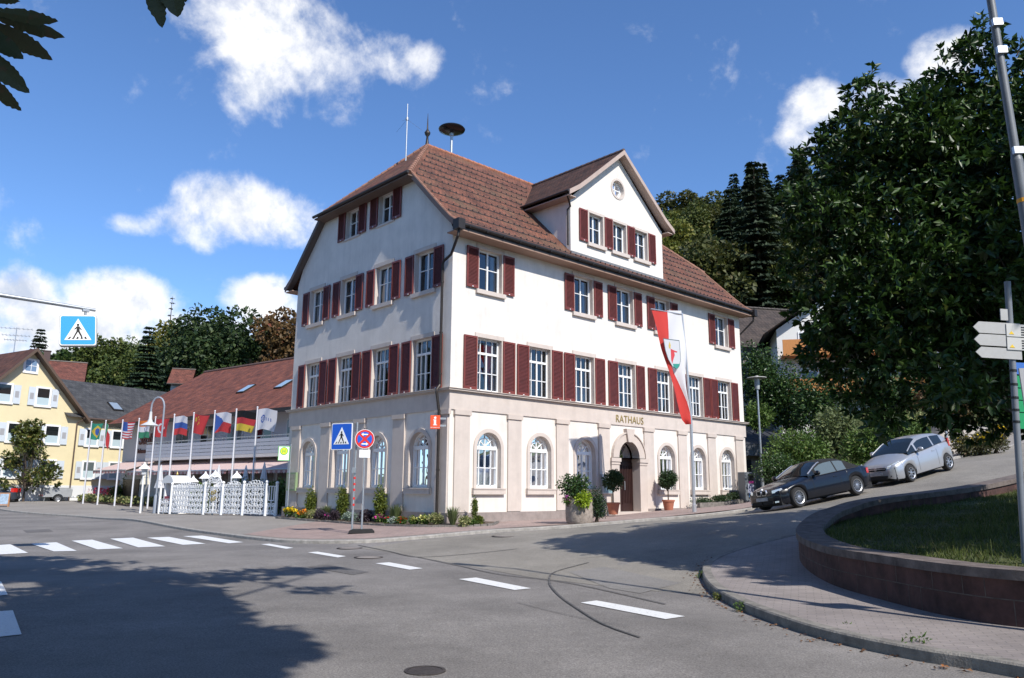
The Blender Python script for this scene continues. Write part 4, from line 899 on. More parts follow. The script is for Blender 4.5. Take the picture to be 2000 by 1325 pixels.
def clothmat(name,c,tr=.35):
    m,nt,bb=_nodes(name); bb.inputs['Base Color'].default_value=(*c,1); bb.inputs['Roughness'].default_value=.75; bb.inputs['Specular IOR Level'].default_value=.2
    q=nt.nodes.new('ShaderNodeBsdfTranslucent'); q.inputs['Color'].default_value=(*c,1); mx=nt.nodes.new('ShaderNodeMixShader'); mx.inputs[0].default_value=tr
    nt.links.new(bb.outputs[0],mx.inputs[1]);nt.links.new(q.outputs[0],mx.inputs[2]);nt.links.new(mx.outputs[0],nt.nodes['Material Output'].inputs['Surface']); return m
C_red=clothmat('banner_red',(.66,.07,.06)); C_wht=clothmat('banner_white',(.80,.80,.82))
linkobj('cloth',npmesh('cloth',V,Fq,[C_red,C_wht],mi,True),t)
sA,zA=FR(1273,605,OFB); MB().tube((sA-s0-.05,0,zA-zb+.02),(s1-s0,0,zt-zb-.05),.025).build('crossbar',M_alu,t)
def emblem(name,pts,m,dy):
    q=[];
    for x,y in pts: s,zz=FR(x,y,OFB+.13+dy); q.append((s-s0,-.13-dy,zz-zb))
    MB().poly(q).build(name,m,t)
shield=[(1295,661),(1327,665),(1329,690),(1329.5,705),(1327,716),(1322,722),(1313,716),(1305,702),(1299,684)]
emblem('shield_edge',shield,mat('shield_outline',(.08,.12,.13),.7),0)
cx=sum(p[0] for p in shield)/9; cy=sum(p[1] for p in shield)/9
emblem('shield',[(cx+(x-cx)*.93,cy+(y-cy)*.95) for x,y in shield],C_wht,.003)
emblem('green_ground',[(1314,711),(1328.5,711),(1326,716),(1322,720.5),(1316,717)],mat('emblem_green',(.03,.26,.20),.7),.006)
emblem('figure_robe',[(1310,683),(1316,684),(1318,694),(1315,703),(1313,711),(1311,703)],mat('emblem_red',(.55,.05,.06),.7),.006)
emblem('figure_head',[(1306,675),(1308,667),(1310,675),(1309.5,681),(1307,681)],mat('emblem_gold',(.55,.40,.08),.6),.006)
emblem('figure_arm',[(1309,681),(1316,684.5),(1323,687),(1322,689),(1314,687)],bpy.data.materials['emblem_red'],.009)
# ---------------------------------------------------------------- cars
def carpaint(name,c,metal=.3): 
    return mat(name,c,.3,metal=metal,spec=.3,coat=.45)
M_tyre=mat('tyre_rubber',(.018,.018,.019),.85); M_rimm=mat('alloy_rim',(.42,.43,.45),.4,metal=.8); M_rimd=mat('rim_shadow',(.02,.02,.02),.8)
M_cglass=mat('car_glass',(.012,.016,.018),.04,spec=.8); M_cglass2=mat('pale_car_glass',(.10,.125,.13),.05,spec=.9); M_chrome=mat('chrome',(.6,.6,.62),.3,metal=.9); M_hl=mat('headlamp_glass',(.62,.66,.7),.08,spec=.9,metal=.3); M_tl=mat('tail_lamp_red',(.45,.015,.012),.15)
M_plate=mat('number_plate',(.30,.31,.33),.6,.35,14); M_under=mat('underbody',(.012,.012,.013),.9)
def wheel_mesh(r,w):
    t=MB(); t.lathe([(r*.66,-w/2),(r*.92,-w/2),(r,-w*.32),(r,w*.32),(r*.92,w/2),(r*.66,w/2)],28); t.f.pop(); t.f.pop(); t.mi=t.mi[:-2]
    Mx=Matrix.Rotation(PI/2,4,'X'); t.v=[tuple(Mx@Vector(v)) for v in t.v]
    return t.mesh('tyre',M_tyre,40)
def rim_mesh(r,w,n,wide):
    m=MB(); Mx=Matrix.Rotation(PI/2,4,'X')
    m.lathe([(r*.66,-w/2),(r*.70,w*.46),(r*.66,w*.50),(r*.58,w*.44)],28,0); m.f.pop();m.f.pop();m.mi=m.mi[:-2]
    m.lathe([(r*.64,w*.12),(0.001,w*.12)],28,1)
    m.lathe([(r*.16,w*.2),(r*.15,w*.42),(r*.07,w*.45),(.001,w*.45)],14,0)
    for k in range(n):
        a=2*PI*k/n; ca,sa=math.cos(a),math.sin(a); b=r*wide
        P=lambda rr,t,z:(rr*ca-t*sa,rr*sa+t*ca,z)
        m.add([P(r*.13,-b,w*.40),P(r*.13,b,w*.40),P(r*.62,b*1.0,w*.42),P(r*.62,-b*1.0,w*.42),P(r*.13,-b,w*.2),P(r*.13,b,w*.2),P(r*.62,b,w*.25),P(r*.62,-b,w*.25)],[(0,1,2,3),(0,4,5,1),(1,5,6,2),(3,2,6,7),(0,3,7,4)],0)
    m.v=[tuple(Mx@Vector(v)) for v in m.v]
    return m.mesh('rim',[M_rimm,M_rimd],40)
def ip(x,tab): return float(np.interp(x,[p[0] for p in tab],[p[1] for p in tab]))
def make_car(name,label,P,loc,rot):
    t=empty(name,label,'car',loc,rot=rot)
    L,r,ax,bx=P['L'],P['r'],P['fo'],P['fo']+P['wb']; paint=P['paint']; roofm=P.get('roofm',paint)
    xs=set(np.linspace(0,L,64).tolist()); ra=r*1.13
    for a in (ax,bx):
        for k in range(25): xs.add(a-ra*math.cos(PI*k/24))
    xs=sorted(x for x in xs if 0<=x<=L); rows=[]
    for x in xs:
        w=ip(x,P['w']);zt=ip(x,P['top']);zs=min(ip(x,P['sho']),zt);zb=ip(x,P['bot'])
        for a in (ax,bx):
            if abs(x-a)<ra: zb=max(zb,r*.98+math.sqrt(max(0,ra*ra-(x-a)**2))*.98)
        zb=min(zb,zs-.06); q=zs-zb
        rows.append([(w*.955,zb),(w*.985,zb+q*.12),(w,zb+q*.45),(w*.995,zb+q*.70),(w*.97,zb+q*.90),(w*.92,zs),(w*.70,zs+(zt-zs)*.75),(w*.35,zt),(0,zt+.01)])
    n=9; V=[];F=[]
    for x,h in zip(xs,rows):
        V+=[(x,-y,z) for y,z in h]+[(x,y,z) for y,z in h[::-1][1:]]
    K=2*n-1
    for i in range(len(xs)-1):
        for j in range(K-1): F.append((i*K+j,i*K+j+1,(i+1)*K+j+1,(i+1)*K+j))
    mb=MB(); mb.add(V,F); mb.f+=[list(range(K)),[(len(xs)-1)*K+j for j in range(K)]]; mb.mi+=[0,0]
    mb.build('body',paint,t,smooth=50)
    MB().box(.12,L-.12,-ip(L/2,P['w'])*.80,ip(L/2,P['w'])*.80,.16,.62).build('underbody',M_under,t)
    # cabin
    g=P['cab']; x0,x1=g[0][0],g[-1][0]; gx=sorted(set(np.linspace(x0,x1,40).tolist()+[p[0] for p in g])); body=MB(); ws=MB(); sws={-1:MB(),1:MB()}; wx=P['win']; n2=6
    def sec(x):
        zr=ip(x,g); zb=ip(x,P['sho'])-.02; wb=ip(x,P['w'])*.915; dz=max(0,zr-zb); wr=wb-dz*P.get('tumble',.42)
        return [(wb,zb),(wb-dz*.78*P.get('tumble',.42),zb+dz*.78),(wr-.03,zb+dz*.90),(wr-.14,zb+dz*.985),(wr*.5,zr+.012*min(1,dz*3)),(0,zr+.02*min(1,dz*3))]
    secs=[sec(x) for x in gx]
    for i in range(len(gx)-1):
        xm=(gx[i]+gx[i+1])/2
        for sgn in (-1,1):
            for j in range(5):
                q=[(gx[i],sgn*secs[i][j][0],secs[i][j][1]),(gx[i],sgn*secs[i][j+1][0],secs[i][j+1][1]),(gx[i+1],sgn*secs[i+1][j+1][0],secs[i+1][j+1][1]),(gx[i+1],sgn*secs[i+1][j][0],secs[i+1][j][1])]
                tgt=body; 
                if j>=2 and (xm<P['wsx'] ): tgt=ws
                elif j>=2 and P.get('rwx') and P['rwx'][0]<xm<P['rwx'][1] : tgt=ws
                elif j<1 and any(a<xm<b for a,b in wx): tgt=sws[sgn]
                elif j<2 and xm<wx[0][0]: tgt=ws if j<2 and xm<wx[0][0]-.12 else body
                tgt.add(q,[(0,1,2,3)])
    body.build('roof',roofm,t,smooth=45); ws.build('windscreen',M_cglass,t,smooth=45); [q.build('side_window',P.get('sg',M_cglass),t,smooth=45) for q in sws.values()]
    # bright window pillar and sill lines
    zb=lambda x: ip(x,P['sho'])
    for s in (-1,1):
        mb=MB(); ya=secs[0]; xa=g[0][0]+.05; k=next(i for i,x in enumerate(gx) if x>=P['wsx'])
        mb.path([(gx[i],s*(secs[i][2][0]+.012),secs[i][2][1]+.008) for i in range(1,k+1)],.022,6)
        mb.build('windscreen_pillar',P.get('pillar',paint),t,smooth=40)
    for s in (-1,1): mb=MB(); mb.path([(x,s*(ip(x,P['w'])*.93),zb(x)+.002) for x in np.linspace(P['door'][0],x1-.2,8)],.010,5); mb.build('window_trim',P.get('trim',M_blk),t)
    # seams of door and bonnet, as thin dark gaps
    mb=MB()
    for s in (-1,1):
        for x in P['door']:
            z0=ip(x,P['bot'])+.10; z1=zb(x)-.02
            for k in range(6):
                za,zc=z0+(z1-z0)*k/6,z0+(z1-z0)*(k+1)/6
                def yy(z): 
                    f=(z-ip(x,P['bot']))/(zb(x)-ip(x,P['bot'])); return s*ip(x,P['w'])*np.interp(f,[0,.12,.45,.7,.9,1],[.955,.985,1,.995,.97,.92])
                a=1.003; mb.add([(x-.007,yy(za)*a,za),(x+.007,yy(za)*a,za),(x+.007,yy(zc)*a,zc),(x-.007,yy(zc)*a,zc)],[(0,1,2,3)])
    mb.build('door_gap',M_under,t)
    hx=P['door'][1]-.22
    for s in (-1,1):
        w=ip(hx,P['w']); MB().box(hx-.09,hx+.09,s*w*.985-.02,s*w*.985+.02,zb(hx)-.16,zb(hx)-.125).build('door_handle',P.get('trimh',paint),t,bevel=.01)
        mx=P['mir']; w=ip(mx,P['w']); m=MB(); m.ball((0,0,0),1,12); M4=Matrix.Translation((mx,s*(w+.10),zb(mx)+.10))@Matrix.Diagonal((.075,.12,.085,1)); m.v=[tuple(M4@Vector(v)) for v in m.v]; m.box(mx-.03,mx+.04,min(s*(w*.9),s*(w+.06)),max(s*(w*.9),s*(w+.06)),zb(mx)+.02,zb(mx)+.06); m.build('wing_mirror',P.get('mirm',paint),t,smooth=40)
    tm_,rm_=wheel_mesh(r,.215),rim_mesh(r,.215,P['sp'][0],P['sp'][1])
    for xa in (ax,bx):
        for s in (-1,1):
            wo=linkobj('wheel',tm_,t,(xa,s*(P['tr']/2),r),None if s<0 else (0,0,PI)); linkobj('rim',rm_,wo)
    # lamps and front dress: polygons given as (y,z) wrapped on the body nose at depth x(y)
    wx0=P['w']
    def nose(y,z,off): # x where the body half width reaches |y|
        for x in np.linspace(0,.9,91):
            if ip(x,wx0)*.97>=abs(y): return x-off
        return .9
    for nm,m,pts,off in P['front']:
        for s in ((-1,1) if nm in('headlight','fog_lamp','kidney_grille','air_intake') else (1,)):
            q=[(nose(y,z,off)+ (z-.45)*P.get('rake',.12),s*y,z) for y,z in pts]
            mb=MB(); mb.poly(q); mb.v+= [(v[0]+.06,v[1]*.985,v[2]) for v in q]; k=len(q); mb.f+=[(i,(i+1)%k,k+(i+1)%k,k+i) for i in range(k)]; mb.mi+=[0]*k
            mb.build(nm,m,t)
    for s in (-1,1):
        xs_,z0,z1=P['tail']; q=[]
        for x in (xs_,(xs_+L)/2,L-.02): w=ip(x,P['w']); q.append((x,s*w*1.003,z0,z1))
        mb=MB(); mb.add([(x,y,z) for x,y,a,b in q for z in (a,b)],[(0,2,3,1),(2,4,5,3)]); x,y,a,b=q[-1]; mb.add([(x,y,a),(x,y,b),(L+.012,y*.7,b),(L+.012,y*.7,a)],[(0,1,2,3)]); mb.build('tail_light',M_tl,t)
    return t
def seat_car(fp,dirv,P):
    # stand the car on the sloping street: front axle at fp, dirv points to the rear
    f=Vector((fp[0],fp[1],0)); d=Vector((dirv[0],dirv[1],0)).normalized(); s=Vector((-d.y,d.x,0)); hw=P['tr']/2
    a=f; b=f+d*P['wb']; z=[zg(q.x,q.y) for q in (a,a+s*hw*2,b,b+s*hw*2)]
    ex=(b-a)+Vector((0,0,(z[2]+z[3]-z[0]-z[1])/2)); ex.normalize(); ey=s*2*hw+Vector((0,0,(z[1]+z[3]-z[0]-z[2])/2)); ey.normalize(); ez=ex.cross(ey).normalized(); ey=ez.cross(ex)
    o=Vector((a.x,a.y,z[0]+.012))-ex*P['fo']+ey*hw
    return o,Matrix((ex,ey,ez)).transposed().to_euler()
BM=dict(L=4.49,r=.325,fo=.78,wb=2.725,tr=1.50,paint=carpaint('black_paint',(.004,.005,.009),.0),roofm=mat('black_soft_top',(.010,.010,.011),.95,.2,12,bump=.3,bscale=120),
 w=[(0,.50),(.05,.62),(.15,.72),(.35,.80),(.7,.855),(1.2,.875),(2.5,.88),(3.6,.875),(4.1,.83),(4.35,.74),(4.49,.58)],
 top=[(0,.52),(.03,.62),(.12,.70),(.35,.76),(.9,.86),(1.5,.955),(1.8,.97),(3.6,.99),(3.9,.985),(4.3,.955),(4.42,.90),(4.49,.60)],
 sho=[(0,.50),(.1,.64),(.4,.70),(.9,.80),(1.4,.865),(2.2,.89),(3.2,.915),(4.0,.91),(4.35,.86),(4.49,.58)],
 bot=[(0,.30),(.1,.22),(.4,.20),(.8,.2),(1.2,.22),(3,.22),(4,.26),(4.35,.34),(4.49,.42)],
 cab=[(1.42,.95),(1.6,1.05),(1.9,1.21),(2.15,1.325),(2.4,1.365),(2.75,1.375),(3.1,1.335),(3.4,1.22),(3.65,1.08),(3.85,.99)],wsx=2.17,win=[(1.86,2.72),(2.78,3.24)],door=[1.50,2.78],mir=1.66,sp=(16,.020),tail=(4.12,.66,.84),pillar=M_chrome,mirm=None,sg=M_cglass2,
 front=[('headlight',M_hl,[(.48,.58),(.68,.585),(.72,.66),(.70,.70),(.48,.665)],.012),('kidney_grille',M_chrome,[(.03,.53),(.20,.53),(.24,.60),(.20,.70),(.06,.70),(.02,.62)],.02),('grille_bars',M_under,[(-.19,.55),(-.05,.55),(-.045,.68),(-.19,.68)],.03),('grille_bars',M_under,[(.19,.55),(.05,.55),(.045,.68),(.19,.68)],.03),
  ('number_plate',M_plate,[(-.26,.36),(.26,.36),(.26,.47),(-.26,.47)],.03),('air_intake',M_under,[(.02,.23),(.5,.24),(.48,.33),(.02,.33)],.012),('fog_lamp',M_hl,[(.54,.27),(.64,.275),(.64,.32),(.54,.32)],.014),('badge',M_wht,circ(0,.725,.035,10),.01)])
BM['mirm']=BM['paint']
o,r3=seat_car((9.37,25.82),(.9,.436),BM); make_car('convertible_car','black convertible car with a closed soft top parked on the sloping street',BM,o,r3)
OP=dict(L=4.0,r=.31,fo=.80,wb=2.51,tr=1.48,paint=carpaint('silver_blue_paint',(.42,.43,.45),.5),
 w=[(0,.46),(.05,.60),(.16,.72),(.35,.79),(.7,.835),(1.2,.855),(2.5,.86),(3.2,.855),(3.7,.80),(3.92,.70),(4.0,.60)],
 top=[(0,.55),(.03,.66),(.12,.77),(.3,.83),(.7,.95),(1.0,1.03),(1.3,1.05),(3.5,1.08),(3.85,1.05),(3.95,.9),(4.0,.6)],
 sho=[(0,.53),(.1,.70),(.35,.77),(.8,.88),(1.1,.93),(2,.97),(3,1.05),(3.6,1.06),(3.9,.98),(4,.58)],
 bot=[(0,.28),(.1,.21),(.4,.19),(.8,.2),(1.2,.22),(3,.22),(3.6,.27),(3.9,.32),(4,.36)],
 cab=[(.98,1.02),(1.2,1.14),(1.6,1.34),(1.9,1.45),(2.3,1.49),(2.8,1.48),(3.3,1.43),(3.55,1.33),(3.75,1.18),(3.9,1.05)],wsx=1.92,win=[(1.62,2.62),(2.72,3.3)],door=[1.38,2.66],mir=1.50,sp=(7,.06),tail=(3.6,.85,1.15),tumble=.36,rwx=(3.5,3.88),
 front=[('headlight',M_hl,[(.44,.60),(.66,.64),(.76,.74),(.74,.82),(.60,.78),(.46,.69)],.012),('grille',M_under,[(-.38,.55),(.38,.55),(.40,.62),(.36,.66),(-.36,.66),(-.40,.62)],.016),('chrome_bar',M_chrome,[(-.38,.605),(.38,.605),(.38,.635),(-.38,.635)],.022),('badge',M_chrome,circ(0,.62,.055,14),.03),
  ('number_plate',M_plate,[(-.26,.40),(.26,.40),(.26,.50),(-.26,.50)],.03),('lower_intake',M_under,[(-.40,.25),(.40,.25),(.44,.37),(-.44,.37)],.012),('air_intake',M_under,[(.50,.30),(.70,.33),(.72,.40),(.54,.36)],.012)],rake=.1)
o,r3=seat_car((14.3,28.24),(.85,.527),OP); make_car('hatchback_car','silver blue three door hatchback car parked behind the black convertible',OP,o,r3)
# saloon and dark car in the far yard, with a box trailer in front of the saloon
SAL=dict(BM); SAL.update(paint=carpaint('grey_green_paint',(.13,.14,.13),.5),roofm=carpaint('grey_green_roof',(.13,.14,.13),.5),sg=M_cglass2,pillar=M_under,sp=(10,.05))
SAL['mirm']=SAL['paint']
p=G(92,978); o=Vector((p[0]-1.2,p[1]+1.2,zg(p[0],p[1]))); ang=R(48)
make_car('saloon_car','grey green saloon car half hidden by the silver trailer',SAL,o,(0,0,ang))
DK=dict(OP); DK.update(paint=carpaint('dark_blue_grey_paint',(.05,.06,.08),.5),sg=M_cglass2); 
p=G(8,984); make_car('estate_car','dark grey car at the far left edge behind the young tree',DK,Vector((p[0]-3.2,p[1]-.6,zg(p[0],p[1]))),(0,0,R(20)))
p=G(108,981.5); t=empty('box_trailer','silver single axle box trailer parked beside the young tree','trailer',(p[0],p[1],p[2]),R(40))
mb=MB().prism([(-1.05,.42),(1.0,.42),(1.05,1.05),(.75,1.12),(-1.05,1.12)],-.62,.62); mb.build('box',mat('trailer_grey',(.36,.37,.38),.45,.1,4,metal=.4),t,bevel=.03)
MB().box(-1.07,1.05,-.64,.64,1.12,1.16).build('lid',bpy.data.materials['trailer_grey'],t)
tw,rwm=wheel_mesh(.29,.17),rim_mesh(.29,.17,8,.09)
for s in (-1,1):
    wo=linkobj('wheel',tw,t,(0,s*.74,.29),None if s<0 else (0,0,PI)); linkobj('rim',rwm,wo)
    mb=MB(); n=12
    for k in range(n):
        a,b=PI*k/n,PI*(k+1)/n; mb.add([(.38*math.cos(a),s*.62,.30+.38*math.sin(a)),(.38*math.cos(b),s*.62,.30+.38*math.sin(b)),(.38*math.cos(b),s*.87,.30+.38*math.sin(b)),(.38*math.cos(a),s*.87,.30+.38*math.sin(a))],[(0,1,2,3)])
    mb.build('mudguard',bpy.data.materials['trailer_grey'],t)
MB().tube((1.0,0,.42),(2.1,0,.45),.05).tube((-.9,-.5,0),(-.9,-.5,.45),.03).build('drawbar',M_zinc,t); MB().box(-1.09,-1.05,-.6,-.35,.5,.62).box(-1.09,-1.05,.35,.6,.5,.62).build('tail_light',M_tl,t)
p=G(6,993); t=empty('pavement_sign','small wooden A board sign at the left edge of the pavement','sign',(p[0],p[1],p[2]),R(25)); 
M_wood=mat('varnished_wood',(.30,.14,.06),.6,.2,6)
for s in (-1,1):
    f_o=MB().box(-.32,-.25,-.02,.02,0,1.05).box(.25,.32,-.02,.02,0,1.05).box(-.25,.25,-.02,.02,.98,1.05).box(-.25,.25,-.02,.02,.2,.27).build('frame',M_wood,t,(0,s*.22,0),(R(12*s),0,0)); MB().box(-.25,.25,-.01,.01,.27,.98).build('board',mat('chalk_board',(.25,.33,.42),.7,.4,6),f_o)
# ---------------------------------------------------------------- hotel with flags
HD=Vector((-.79,.61,0)).normalized(); HN=Vector((-HD.y,HD.x,0))*1; HN=Vector((.61,.79,0)).normalized()  # along the front / away from the road
h0=AT(575,900,50.5); ho=Vector((h0[0],h0[1],0)); ho=ho-HD*4
hotel=empty('hotel','two storey hotel with long red roof and grey boarded balcony','building',(ho.x,ho.y,0),math.atan2(-HD.y,-HD.x))
# local axes: x from left end (negative) to the right end (0), y away from the road, z up ; left end at x=-27
HL=26.6; HT=7.35
M_hw=mat('hotel_white_render',(.52,.515,.525),.9,.05,3); M_hbrown=mat('hotel_brown_glass',(.05,.032,.026),.35,.3,2); M_hfr=mat('hotel_frame',(.6,.6,.6),.5); M_balc=mat('balcony_boards',(.40,.43,.50),.6,.06,6)
M_tileH=tilemat('hotel_roof_tiles',(.21,.075,.05),(.13,.052,.04),(.045,.02,.017),.34,.30,depth=1.5); M_awn=mat('awning_pink',(.56,.42,.39),.85,.12,22,stretch=(9,.1,.1)); M_awnD=mat('awning_fringe',(.42,.20,.19),.85)
mb=MB(); mb.box(-HL,0,0,14,-.3,HT-.02); mb.prism([(0,HT),(14,HT),(7,HT+4.55)],-HL,0,axis='x'); mb.build('wall',M_hw,hotel)
rb=RoofB(); z1=12.1
rb.face([(-HL-.6,-1.3,6.75),(1,-1.3,6.75),(1,7,z1),(-HL-.6,7,z1)]); rb.face([(-HL-.6,15.3,6.75),(1,15.3,6.75),(1,7,z1),(-HL-.6,7,z1)]); rf=rb.build('roof',M_tileH,hotel)
mb=MB(); mb.box(-HL-.6,1,-1.32,-1.26,6.52,6.80); mb.box(-HL-.62,-HL-.56,-1.3,15.3,6.6,6.70); mb.build('gutter',M_gut,hotel); mb=MB(); ridge_tiles(mb,(-HL-.6,7,z1+.04),(1,7,z1+.04),.14,.4); mb.build('ridge_tiles',bpy.data.materials['dark_ridge_tiles'],hotel)
mb=MB(); mb.add([(-HL-.6,-1.28,6.6),(1,-1.28,6.6),(1,0,7.28),(-HL-.6,0,7.28)],[(0,1,2,3)]); mb.build('soffit',M_soff,hotel)
for x in (-13.2,-8.6,-4.1):
    y=2.2; z=6.75+(y+1.3)*(z1-6.75)/8.3; sl=math.atan2(z1-6.75,8.3); s_=MB().box(-.45,.45,-.65,.65,0,.10).build('skylight',M_gut,hotel,(x,y,z),(sl,0,0)); MB().box(-.38,.38,-.55,.55,.101,.115).build('pane',mat('skylight_glass',(.30,.42,.52),.08),s_)
ch=MB().tube((-8.5,4.2,9.8),(-8.5,4.2,11.9),.22,n=14).lathe([(.3,11.9),(.3,12.0),(.05,12.15),(.001,12.15)],14,c=(-8.5,4.2,0)).build('flue_pipe',M_zinc,hotel,smooth=40)
mb=MB(); mb.box(-20,0,-1.5,-.002,3.72,3.92); sl_=mb.build('balcony_slab',M_hw,hotel)
bl=MB()
for k in range(4): bl.box(-20,0,-1.5,-1.46,3.94+k*.245,3.94+k*.245+.21)
bl.build('balcony_boards',M_balc,hotel)
mb=MB(); mb.box(-20,0,-1.5,-1.44,5.02,5.09)
for k in range(15): mb.box(-20+k*1.43,-19.95+k*1.43,-1.45,-1.40,3.9,5.1)
mb.build('balcony_rail',M_zinc,hotel)
for k,x in enumerate((-17.6,-14.2,-10.8,-7.4,-4.0,-1.2)):
    w=MB().box(-.95,.95,-.07,-.002,3.95,6.25).build('balcony_door',M_hfr,hotel,(x,0,0)); MB().box(-.85,-.04,-.08,-.0705,4.05,6.15).box(.04,.85,-.08,-.0705,4.05,6.15).build('pane',M_cglass if k%2 else mat('dim_pane',(.09,.10,.11),.1),w)
    if k in(2,4): MB().box(.05,.38,-.09,-.081,4.1,6.1).build('curtain',M_curt,w)
for k in range(7):
    x=-17.5+k*2.6; w=MB().box(-1.15,1.15,-.06,-.002,.35,3.3).build('restaurant_window',M_hfr if k else M_hfr,hotel,(x,0,0)); MB().box(-1.08,1.08,-.07,-.0605,.45,3.2).build('pane',M_hbrown,w)
    b_=MB(); [b_.box(-1.08+i*.54-.012,-1.08+i*.54+.012,-.078,-.0705,.45,3.2) for i in range(5)]; [b_.box(-1.08,1.08,-.078,-.0705,.45+j*.68,.47+j*.68) for j in range(5)]; b_.build('glazing_bar',mat('dark_red_bars',(.12,.03,.03),.6),w)
MB().box(-26,-23.4,-.05,-.002,0,2.4).build('side_door',M_hbrown,hotel)
# plain wall panel with the house name
tm=text_mesh('Stolz',1.15,.03,'CENTER',1.0,shear=.25,offset=.03); M_let=mat('dark_red_letters',(.09,.02,.025),.5); tm.materials.append(M_let); linkobj('lettering',tm,hotel,(-22.9,-.06,5.15)); tm=text_mesh('Schwarzwald',.50,.03,'CENTER',1.0,offset=.012); tm.materials.append(M_let); linkobj('lettering',tm,hotel,(-22.9,-.06,4.45))
def awning(x0,x1,y1,zt,zb_,lab):
    t=empty('awning',lab,'awning',hotel.matrix_basis@Vector(((x0+x1)/2,0,zb_)),hotel.rotation_euler.z,'awnings along the hotel front'); w=(x1-x0)/2; h=zt-zb_
    MB().add([(-w,-.01,h),(w,-.01,h),(w,-y1,0),(-w,-y1,0),(-w,-.01,h-.04),(w,-.01,h-.04),(w,-y1,-.04),(-w,-y1,-.04)],[(0,1,2,3),(7,6,5,4),(0,3,7,4),(1,5,6,2)]).build('canvas',M_awn,t)
    mb=MB(); n=int(2*w/.24)
    for k in range(n): a=-w+k*2*w/n; b=a+2*w/n; mb.add([(a,-y1-.01,-.04),(b,-y1-.01,-.04),(b,-y1-.01,-.20),((a+b)/2,-y1-.01,-.27),(a,-y1-.01,-.20)],[(0,1,2,3,4)],k%2)
    mb.build('fringe',[M_awnD,M_awn],t); mb=MB(); mb.tube((-w,-y1,-.02),(w,-y1,-.02),.05)
    for x in (-w+.3,w-.3): mb.path([(x,-.02,h-.5),(x*.9,-y1*.5,h*.4-.2),(x,-y1,-.03)],.025,6)
    mb.build('frame',M_alu,t)
bpy.context.view_layer.update()
awning(-25.7,-20.6,2.6,3.85,3.05,'short pink awning over the side entrance left of the long row'); awning(-19.6,-13.4,2.9,3.80,2.88,'pink striped awning nearest the curved street lamp'); awning(-13.2,-7.0,2.9,3.80,2.88,'middle pink striped awning of the long row'); awning(-6.8,-.2,2.9,3.80,2.88,'pink striped awning ending at the town hall corner')
# flags: image columns top of pole px; kinds from left to right
FL=[('green yellow and blue flag with a disc',179,825),('limp green white and red flag',207,823),('striped flag with a blue canton',240,822),('orange white and green striped flag',272,819),('red flag with white crescent and star',304,816),('white blue and red striped flag',341,811),('red flag with small yellow stars',379,808),('white and red flag with a blue wedge',420,804),('black red and gold striped flag',462,801),('white flag with a blue round emblem',503,797)]
fm={k:clothmat('flag_'+k,c,.3) for k,c in dict(red=(.56,.06,.065),white=(.72,.72,.76),blue=(.06,.13,.42),green=(.06,.26,.15),yellow=(.70,.52,.07),black=(.02,.02,.022),orange=(.75,.22,.06),teal=(.05,.33,.22),navy=(.03,.05,.22)).items()}
FN=list(fm); FM=list(fm.values()); fi={k:i for i,k in enumerate(FN)}
def flagcol(i,u,v): # u along from the pole 0..1, v down 0..1
    d=lambda a,b,asp=1.5: math.hypot((u-a)*asp,(v-b))
    if i==0: return 'blue' if d(.5,.5)<.22 else ('yellow' if abs(u-.5)*1.5/.62+abs(v-.5)/.40<1 else 'teal')
    if i==1: return ('green','white','red')[min(2,int(u*3))]
    if i==2: return 'blue' if (u<.4 and v<.54) else ('red' if int(v*13)%2==0 else 'white')
    if i==3: return 'navy' if .10<d(.5,.5)<.15 else ('orange' if v<.33 else 'white' if v<.67 else 'green')
    if i==4: return 'white' if (d(.38,.5)<.26 and d(.44,.5)>.21) or d(.58,.5)<.07 else 'red'
    if i==5: return ('white','blue','red')[min(2,int(v*3))]
    if i==6: return 'yellow' if d(.18,.28)<.13 or any(d(a,b)<.045 for a,b in((.36,.12),(.42,.24),(.42,.40),(.35,.5))) else 'red'
    if i==7: return 'blue' if u*.9<min(v,1-v) else ('white' if v<.5 else 'red')
    if i==8: return ('black','red','yellow')[min(2,int(v*3))]
    return 'blue' if (.13<d(.30,.5)<.20 or d(.30,.5)<.07 or (.45<u<.85 and .42<v<.56 and int(u*40)%2)) else 'white'
rf_=random.Random(11)
for i,(lab,px,py) in enumerate(FL):
    D=60-14*i/9; top=AT(px,py,D); z=zg(top[0],top[1]); t=empty('flagpole',lab+' on a white pole before the hotel','flag',(top[0],top[1],z),math.atan2(-.61,.79)+R(8),'row of flags before the hotel'); h=top[2]-z
    MB().tube((0,0,0),(0,0,h),.06,.04,10).ball((0,0,h+.03),.06,8).build('pole',mat('white_flagpole',(.62,.62,.66),.35) if i==0 else bpy.data.materials['white_flagpole'],t,smooth=40)
    MB().path([(.10,0,.9),(.13,0,h*.5),(.08,0,h-.1)],.012,5).build('halyard',M_zinc,t)
    nu,nv=30,26; fw,fhh=1.75,1.22; V=[];F=[];mi=[]; ph=rf_.uniform(0,6); limp=.32 if i==1 else rf_.uniform(.78,.95)
    for a in range(nu+1):
        for b in range(nv+1):
            u,v=a/nu,b/nv; x=.06+fw*u*limp*(1-.16*v*(1 if i!=1 else 2.6)); sag=.16*u*u+(.55*u if i==1 else .0); V.append((x,.13*math.sin(u*7+v*2.2+ph)*u**.6,h-.08-fhh*v-sag*fhh*(1 if i==1 else .6)+.05*math.sin(u*5+ph)))
    for a in range(nu):
        for b in range(nv): q=a*(nv+1)+b; F.append((q,q+nv+1,q+nv+2,q+1)); mi.append(fi[flagcol(i,(a+.5)/nu,(b+.5)/nv)])
    linkobj('flag_cloth',npmesh('flag_cloth',V,F,FM,mi,True),t)
